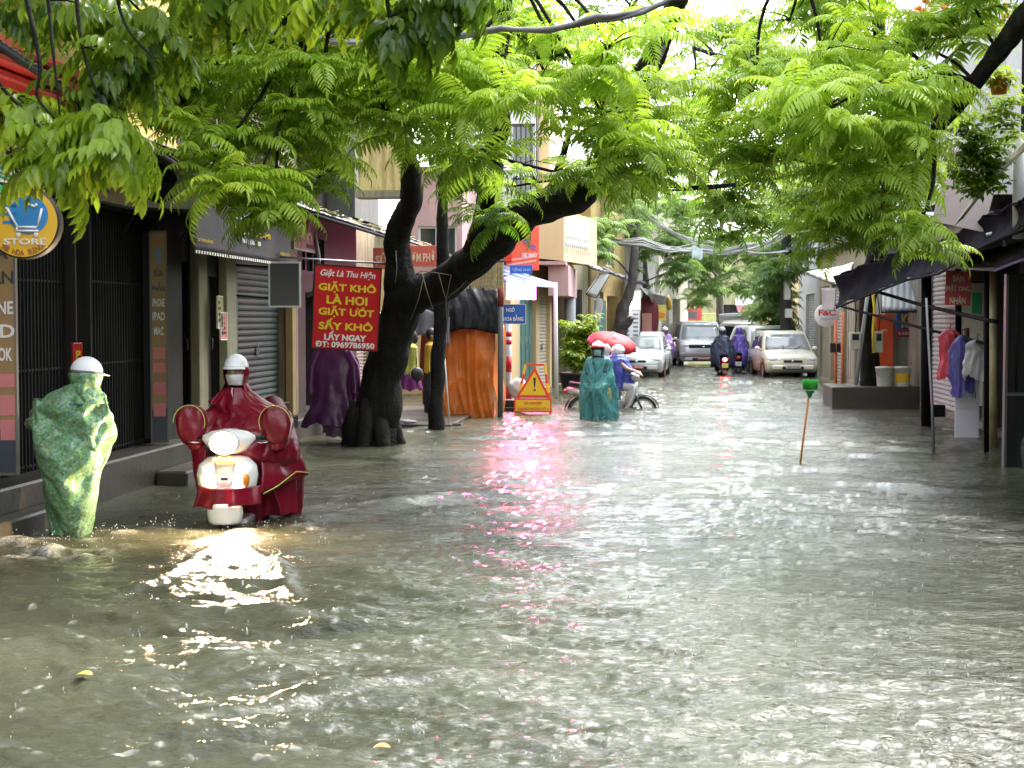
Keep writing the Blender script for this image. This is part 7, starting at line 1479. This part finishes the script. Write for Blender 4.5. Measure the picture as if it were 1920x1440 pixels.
# hanging flap across the front, side flaps
def quadfn(a, b, c, d): return lambda u, v: (Vector(a).lerp(Vector(b), u)).lerp(Vector(d).lerp(Vector(c), u), v)
A1, B1, C1, D1 = [Vector((sx(px), y, sz(py))) for px, py, y in ((366, 918, -.80), (484, 916, -.80), (488, 950, -.80), (350, 962, -.80))]
qf = quadfn(A1, B1, C1, D1); flap('front_flap', lambda u, v: qf(u, v)+Vector((0, .13*(2*u-1)**2+.02*math.sin(u*17), .012*math.sin(u*13)*v-.02*math.sin(PI*u)*(1-v))), 30, 10, rd, mar, 1, .02)
A1, B1, C1, D1 = [Vector((sx(px), y, sz(py))) for px, py, y in ((335, 822, -.45), (372, 850, -.55), (368, 935, -.7), (350, 925, -.5))]
flap('side_flap', quadfn(A1, B1, C1, D1), 12, 16, rd, mar, 2, .02)
A1, B1, C1, D1 = [Vector((sx(px), y, sz(py))) for px, py, y in ((478, 850, -.5), (528, 835, -.2), (553, 905, -.1), (486, 930, -.6))]
flap('side_flap', quadfn(A1, B1, C1, D1), 16, 18, rd, mar, 3, .035)
A1, B1, C1, D1 = [Vector((sx(px), y, sz(py))) for px, py, y in ((490, 905, -.35), (530, 890, -.15), (533, 984, -.1), (505, 988, -.3))]
flap('side_flap', quadfn(A1, B1, C1, D1), 14, 18, rd, mar, 4, .03)
q = M(); q.tube([Vector((sx(px), y, sz(py))) for px, py, y in ((487, 934, -.62), (510, 922, -.5), (536, 900, -.25), (556, 905, -.12))], .006, 6); q.build('hem_trim', trim, rd)
q = M(); q.tube([J['knR'], Vector(J['knR']).lerp(Vector(J['anR']), .5), J['anR']], [.085,.075,.07], 14); q.tube([J['knL'], Vector(J['knL']).lerp(Vector(J['anL']), .5), J['anL']], [.085,.075,.07], 14); q.build('trousers', mat('pale_grey_cloth', (.42,.41,.38), .7, .1), rd)
q = M(); q.tube([hd+Vector((-.01,-.12,-.11)), hd+Vector((-.005,-.15,-.15)), hd+Vector((.0,-.14,-.19))], .006, 6); q.build('drawstring', whitep, rd)

# person in the teal poncho
T0 = P(1122, 785, Z=0); k = T0.y/2800; tz = lambda py: CAMZ-(py-600)*k
tp_ = thing('person', 'person wading in a translucent teal poncho, helmet and pale blue mask', 'person', (T0.x, T0.y, 0), 0)
hd = Vector(((1121-1122)*k, -.05, tz(658))); J = stand(1.6)
dz = hd.z-J['head'][2]; J = {kk: Vector(v)+Vector((0, 0, dz)) for kk, v in J.items()}; J['head'] = hd; J['neck'] = hd+Vector((0,.03,-.13)); J['wrL'] = Vector((-.1,-.2,.62)); J['wrR'] = Vector((.1,-.2,.60)); J['knR'] += Vector((.02,-.12,.04)); J['anL'] += Vector((-.02, .1, 0))
tb = body('body', J, tp_, yaw=R(-5)); eyes(tp_, hd, R(-5)); mask(tp_, hd, R(-5), 0, mat('pale_blue_mask', (.30,.48,.5), .7)); helmet(tp_, hd, R(-5), 0, mat('white_red_helmet', (.72,.68,.68), .3), peak=False, visor=True, sc=1.05)
hood(tp_, hd, R(-5), 0, mat('black_scarf', (.02,.022,.03), .8), .93, -.13, .75, 8)
q = M(); q.tube([hd+Vector((.125*math.cos(a), .15*math.sin(a), .075)) for a in [PI*.0+2*PI*j/24 for j in range(25)]], .012, 6); q.build('helmet_stripe', redpaint, tp_)
drape('jacket', [(hd.z-.13, 0, 0, .1, .09), (hd.z-.22, 0, 0, .21, .13), (.85, 0, 0, .22, .15), (.62, 0, 0, .21, .15), (.5, 0, 0, .2, .14)], mat('dark_teal_jacket', (.02,.07,.08), .7), tp_, fold=.01, crease=.012, seed=1)
drape('skirt_bag', [(.66, 0, -.12, .17, .08), (.5, 0, -.12, .22, .1), (.34, .02, -.12, .21, .09), (.26, .03, -.12, .12, .06)], mat('yellow_green_bag', (.32,.33,.16), .6, .4, 9), tp_, fold=.01, crease=.02, seed=5)
q = M()
for s in 'LR': q.tube([J['hp'+s], J['kn'+s], J['an'+s]], [.105,.08,.065], 14)
q.build('trousers', mat('charcoal_cloth', (.03,.035,.04), .8), tp_)
teal = mat('teal_poncho_vinyl', (.14,.44,.44), .2, .2, 3, .35, 9, alpha=.4)
rows = [(hd.z-.11, 0, .0, .09, .1), (hd.z-.17, 0, .0, .15, .12), (hd.z-.26, 0, .0, .215, .16), (tz(715), 0, -.02, .30, .22), (tz(735), -.01, -.03, .33, .26), (tz(755), -.01, -.03, .335, .27), (tz(775), -.0, -.02, .31, .26), (tz(790), 0, 0, .29, .25), (-.15, 0, 0, .26, .22)]
po = drape('poncho', rows, teal, tp_, fold=.02, kf=7, seed=1.3, crease=.015, csc=2.8, n=90, lev=60); settle(po, [tb], 90, grow=.10, frames=12)

# moped seen from the side with its rider and the umbrella
def moped(name, label, loc, rz, bodym, seatm=blackm, tail=None, plate=None, group=None, cat='motorbike'):
    """front towards -Y, origin on the ground under the middle"""
    t = thing(name, label, cat, loc, rz, group)
    wheel(t, -.60, .28, .29, .035); wheel(t, .60, .28, .29, .04)
    q = M(); q.sheet(lambda u, v: ((u-.5)*.11, -.60-.335*math.sin(-.9+2.5*v), .28+.335*math.cos(-.9+2.5*v)-.03*(2*u-1)**2), 6, 18, .008); q.build('front_fender', blackm, t)
    q = M(); q.sheet(lambda u, v: ((u-.5)*.13, .60+.34*math.sin(-.3+1.7*v), .28+.34*math.cos(-.3+1.7*v)), 6, 14, .008); q.sheet(lambda u, v: ((u-.5)*.14, .85+.2*v, .50-.28*v-.05*math.sin(v*3)), 4, 8, .01); q.build('rear_fender', blackm, t)
    q = M()
    for s in (-1, 1): q.bar((s*.06,-.60,.28), (s*.05,-.38,.80), .018)
    q.build('fork', steel, t)
    q = M(); q.loft([[(w_*math.cos(a), y+.07*math.sin(a), z) for a in [2*PI*j/20 for j in range(20)]] for z, y, w_ in ((.22,-.20,.15),(.32,-.28,.20),(.5,-.36,.20),(.68,-.42,.16),(.80,-.44,.12),(.86,-.43,.05))]); q.build('leg_shield', bodym, t)
    q = M(); q.loft([[(w_*math.cos(a), -.40+.10*math.sin(a)+yo, z) for a in [2*PI*j/20 for j in range(20)]] for z, w_, yo in ((.86,.07,0),(.92,.12,0),(.98,.14,.01),(1.03,.09,.03),(1.05,.03,.04))]); hcov = q.build('handlebar_cover', bodym, t)
    q = M(); q.ell((0,-.50,.95), (.085,.04,.06), 16, 10); q.build('headlight', mat('headlamp_lens', ()), t)
    q = M(); q.tube([(-.33,-.28,1.0),(-.15,-.38,.98),(.15,-.38,.98),(.33,-.28,1.0)], .014, 8); q.build('handlebar', blackm, t)
    for s in (-1, 1): q = M(); q.tube([(s*.2,-.37,.99),(s*.26,-.38,1.12)], .006, 5); q.ell((s*.27,-.38,1.16), (.06,.012,.04), 12, 8); q.build('mirror', blackm, t)
    q = M(); q.loft([[(w_*math.cos(a), y, z+h_*math.sin(a)) for a in [2*PI*j/18 for j in range(18)]] for y, z, w_, h_ in ((-.22,.38,.09,.09),(.0,.40,.11,.11),(.25,.52,.13,.14),(.6,.62,.13,.10),(.9,.70,.07,.05))]); q.build('rear_body', bodym, t)
    q = M(); q.ell((0,.12,.27), (.13,.2,.13), 14, 10); q.bar((.13,.0,.2), (.14,.75,.26), .04, 10); q.build('engine', mat('dark_alloy', (.12,.12,.12), .4, metal=.7), t)
    q = M(); q.loft([[(w_*math.cos(a), y, z+.045*math.sin(a)) for a in [2*PI*j/18 for j in range(18)]] for y, z, w_ in ((-.05,.70,.07),(.1,.74,.12),(.5,.78,.14),(.85,.82,.08))]); q.build('seat', seatm, t)
    q = M(); q.ell((0,.93,.66), (.07,.04,.055), 14, 10); q.build('tail_light', tail or mat('red_lens', ()), t)
    q = M(); q.box(-.10, .10, .985, .995, .40, .54, bev=.003); q.build('number_plate', plate or whitep, t)
    return t
m0 = P(1150, 772, Z=0); moped('motorbike', 'silver and black motorbike standing side on behind the teal poncho', (m0.x-.05, 29.5, -.32), R(97), mat('silver_plastic', (.5,.5,.52), .3, .06, metal=.3))
mr = thing('person', 'motorbike rider in a blue raincoat and grey trousers under the red umbrella', 'person', (m0.x+.05, 29.6, -.32), R(90))
hd = Vector((.0, -.02, P(0, 660, Y=29.6).z+.32))
J = dict(pelvis=(0,.12,.84), chest=(0,.04,1.2), neck=(0,.0,1.37), head=hd, shL=(-.17,.02,1.30), elL=(-.24,-.18,1.12), wrL=(-.26,-.38,1.04), shR=(.17,.02,1.3), elR=(.24,-.18,1.12), wrR=(.26,-.38,1.04),
    hpL=(-.1,.1,.82), knL=(-.17,-.28,.74), anL=(-.14,-.2,.36), toL=(-.14,-.36,.32), hpR=(.1,.1,.82), knR=(.17,-.28,.74), anR=(.14,-.2,.36), toR=(.14,-.36,.32))
body('body', J, mr, vox=.0115); helmet(mr, hd, 0, 0, mat('white_helmet', ()), peak=False)
hood(mr, hd, 0, 0, mat('white_red_hood', (.55,.5,.52), .5), 1.0, -.2, .8, 2)
drape('raincoat', [(1.42,0,0,.09,.09),(1.36,0,.0,.18,.14),(1.24,0,0,.24,.2),(1.05,0,-.02,.26,.28),(.88,0,-.02,.25,.32),(.72,0,.0,.25,.36)], mat('blue_raincoat', (.04,.06,.32), .35, .2, 3, .3, 9), mr, fold=.02, seed=3, crease=.02)
q = M()
for s in 'LR': q.tube([J['hp'+s], Vector(J['hp'+s]).lerp(Vector(J['kn'+s]), .5), J['kn'+s], Vector(J['kn'+s]).lerp(Vector(J['an'+s]), .5), J['an'+s]], [.12,.115,.10,.09,.08], 14)
q.build('trousers', mat('silver_rain_trousers', (.38,.38,.40), .35, .2, 3, .3, 9), mr)
for s in (-1, 1): q = M(); q.tube([(s*.14,-.18,.42), (s*.14,-.19,.34), (s*.14,-.27,.31), (s*.14,-.38,.31)], [.06,.06,.055,.04], 10); q.build('shoe', blackm, mr)
# umbrella
u0 = P(1150, 640, Y=31); um = thing('umbrella', 'open red umbrella held above the motorbike rider', 'umbrella', (u0.x-.05, 31, P(0, 650, Y=31).z), 0, rot=Matrix.Rotation(R(12), 3, 'Y') @ Matrix.Rotation(R(12), 3, 'X'))
ru = mat('red_umbrella_cloth', (.42,.004,.012), .6, .05, trans=.1); n = 8; q = M(); rings = []
for i in range(9):
    f = i/8; r_ = .52*math.sin(f*PI/2)**.95; z = .30-.26*f**2.1; ring = []
    for j in range(48):
        a = 2*PI*j/48; sc2 = 1-.05*f*(1-abs(math.cos(a*n/2))); ring.append((r_*math.cos(a)*sc2+.001, r_*math.sin(a)*sc2, z-(.0 if f < .8 else .02*math.cos(a*n))*f-.02*f*(1-abs(math.cos(a*n/2)))))
    rings.append(ring)
q.loft(rings, cap=False); o = q.build('canopy', ru, um); md = o.modifiers.new('thickness', 'SOLIDIFY'); md.thickness = .003
q = M()
for k_ in range(8): a = 2*PI*k_/8; q.tube([(0,0,.35), (.26*math.cos(a),.26*math.sin(a),.23), (.51*math.cos(a),.51*math.sin(a),.05)], .004, 4)
q.build('rib', steel, um); q = M(); q.bar((0,0,.42), (0,0,-.55), .008, 6); q.tube([(0,0,-.5),(0,0,-.62),(.03,0,-.65),(.05,0,-.62)], .012, 8); q.build('shaft', blackm, um)
q = M(); q.ell((.05,-.22,.335), (.07,.03,.006), 10, 6); q.build('print_patch', wl, um)
pb = thing('person', 'passenger in a pale clear hood seen behind the teal poncho', 'person', (P(1140, 0, Y=30.4).x, 30.4, -.3), R(60))
hd = Vector((0,0,P(0, 657, Y=30.4).z+.3-.0)); J = stand(1.5); dz = hd.z-Vector(J['head']).z; J = {kk: Vector(v)+Vector((0,0,dz)) for kk, v in J.items()}; J['head'] = hd
body('body', J, pb, vox=.0115, yaw=0); hood(pb, hd, 0, 0, mat('clear_hood_vinyl', (.5,.52,.55), .25, .1, alpha=.8), 1.12, -.2, .6, 4)
drape('raincoat', [(hd.z-.12,0,0,.1,.1),(hd.z-.2,0,0,.2,.14),(1.0,0,0,.26,.2),(.7,0,0,.28,.22),(.35,0,0,.28,.24)], mat('dark_violet_coat', (.08,.08,.16), .5), pb, fold=.02, seed=7)

# riders in the distance
def far_rider(pl, plm, px, Y, rz, coatm, helm, bodym, tail=None, plate=None, s_=1.0, wide=.3):
    x = P(px, 0, Y=Y).x; moped('motorbike', plm, (x, Y, -.16), rz, bodym, tail=tail, plate=plate)
    t = thing('person', pl, 'person', (x, Y, -.16), rz); hd = Vector((0,.05,1.52*s_))
    J = dict(pelvis=(0,.28,.86), chest=(0,.2,1.2), neck=(0,.12,1.38), head=hd, shL=(-.18,.15,1.31), elL=(-.3,-.05,1.12), wrL=(-.31,-.27,1.02), shR=(.18,.15,1.31), elR=(.3,-.05,1.12), wrR=(.31,-.27,1.02), hpL=(-.1,.22,.82), knL=(-.2,-.15,.74), anL=(-.17,-.08,.34), toL=(-.17,-.25,.3), hpR=(.1,.22,.82), knR=(.2,-.15,.74), anR=(.17,-.08,.34), toR=(.17,-.25,.3))
    body('body', J, t, vox=.0115)
    if helm: helmet(t, hd, 0, 0, helm, peak=False)
    hood(t, hd, 0, 0, coatm, 1.03, -.2, .8, 3)
    drape('raincoat', [(1.43*s_,0,.1,.1,.1),(1.36,0,.12,.2,.15),(1.22,0,.12,wide,.22),(1.05,0,.10,wide+.1,.32),(.85,0,.12,wide+.12,.40),(.60,0,.2,wide+.06,.42),(.42,0,.25,wide-.02,.38)], coatm, t, fold=.035, kf=6, seed=px, crease=.03, hem=.06)
    for s in 'LR': q = M(); q.tube([J['kn'+s], J['an'+s], Vector(J['an'+s])+Vector((0,-.12,-.05))], [.08,.06,.045], 10); q.build('boot', blackm, t)
    return t
far_rider('rider in a dark navy raincoat on the bike with the lit red tail light', 'motorbike with a lit red tail light and yellow plate, ridden away from the camera', 1358, 48.5, PI+R(3), mat('navy_raincoat', (.012,.02,.055), .5, .2), mat('grey_white_helmet', (.5,.5,.5), .4), blackm, mat('lit_tail_lamp', (1,.05,.03), .3, 0, emit=22, ecol=(1,.03,.03)), mat('yellow_plate', (.6,.6,.15), .5), wide=.25)
far_rider('rider in a violet raincoat seen from behind beside the open tailgate', 'dark scooter with a white plate ridden away beside the pale hatchback', 1390, 50.5, PI-R(4), mat('violet_raincoat', (.10,.06,.32), .4, .2), None, blackm, wide=.17)
far_rider('rider in a lilac raincoat and white cap left of the people carrier', 'white motorbike coming forward left of the people carrier', 1250, 55, R(8), mat('lilac_raincoat', (.34,.20,.62), .4, .15), mat('white_helmet', ()), whites, s_=.98, wide=.22)
# woman with yellow shirt under the stall
w0 = P(768, 802, Y=24.3); wm = thing('person', 'woman in a yellow green top and purple skirt reaching up behind the dark trunk', 'person', (w0.x, 24.3, .06), R(-60))
J = stand(1.5, arms=dict(elL=(-.24,-.18,1.22), wrL=(-.16,-.38,1.38), elR=(.2,-.22,1.05), wrR=(.12,-.42,1.12)))
body('body', J, wm, mat('tan_skin', (.35,.2,.13), .5), yaw=R(0)); q = M(); q.ell(Vector(J['head'])+Vector((0,.02,.045)), (.092,.11,.115), 16, 12, fn=lambda p: Vector((p.x, p.y, p.z)) if p.y > -.03 or p.z > .05 else Vector((p.x*.9, -.03, p.z))); q.ell(Vector(J['head'])+Vector((0,.1,.0)), (.05,.05,.09), 10, 8); q.build('hair', hairm, wm)
drape('top', [(1.30,0,0,.10,.08),(1.24,0,0,.18,.12),(1.1,0,0,.17,.12),(.95,0,0,.165,.125),(.78,0,0,.19,.14)], mat('yellow_green_cloth', (.36,.34,.06), .8, .15), wm, fold=.008, crease=.01)
drape('skirt', [(.86,0,0,.165,.13),(.78,0,0,.19,.15),(.65,0,0,.21,.17),(.55,0,0,.22,.18)], mat('magenta_purple_cloth', (.16,.015,.14), .7), wm, fold=.02, kf=8, crease=.01)
q = M(); q.tube([(.16,.05,1.25),(.2,.05,1.0),(.2,.05,.85)], .008, 5); q.ell((.2,.06,.8), (.06,.11,.12), 14, 10); q.build('shoulder_bag', mat('black_leather', (.012,.012,.013), .5), wm)
for s in (-1, 1): q = M(); q.ell((s*.12,-.04,.02), (.045,.12,.03), 12, 8); q.build('sandal', mat('grey_sandal', (.25,.24,.23), .7), wm)
s2 = P(797, 0, Y=25.2); sm3 = thing('person', 'second person with bare arms in a yellow shirt, half hidden by the slim trunk', 'person', (s2.x+.12, 25.2, .06), R(80))
J = stand(1.52, arms=dict(elL=(-.2,-.22,1.02), wrL=(-.1,-.42,1.0), elR=(.2,-.22,1.02), wrR=(.1,-.42,1.05))); body('body', J, sm3, mat('tan_skin', ()), vox=.0115); q = M(); q.ell(Vector(J['head'])+Vector((0,.03,.045)), (.09,.105,.11), 14, 10); q.build('hair', hairm, sm3)
drape('shirt', [(1.32,0,0,.10,.08),(1.26,0,0,.18,.12),(1.1,0,0,.17,.12),(.8,0,0,.19,.14)], mat('mustard_cloth', ()), sm3, fold=.008, crease=.01); drape('trousers', [(.85,0,0,.17,.13),(.5,0,0,.18,.14),(.12,0,0,.15,.12)], mat('charcoal_cloth', ()), sm3, fold=.01, crease=.01)

# ---------------------------------------------------------------- haze
bpy.context.view_layer.update()
hzm = bpy.data.materials.new('damp_air'); hzm.use_nodes = True; n = hzm.node_tree; n.nodes.clear(); pv = n.nodes.new('ShaderNodeVolumePrincipled'); pv.inputs['Color'].default_value = (.9,.93,.96,1); pv.inputs['Density'].default_value = .0014; pv.inputs['Anisotropy'].default_value = .2
oo = n.nodes.new('ShaderNodeOutputMaterial'); n.links.new(pv.outputs[0], oo.inputs['Volume'])
if HAZE:
    q = M(); q.box(-70, 70, -70, 210, -2.3, 13); o = q.build('haze', hzm); o['kind'] = 'stuff'; tag(o, 'thin pale damp air filling the street', 'haze')
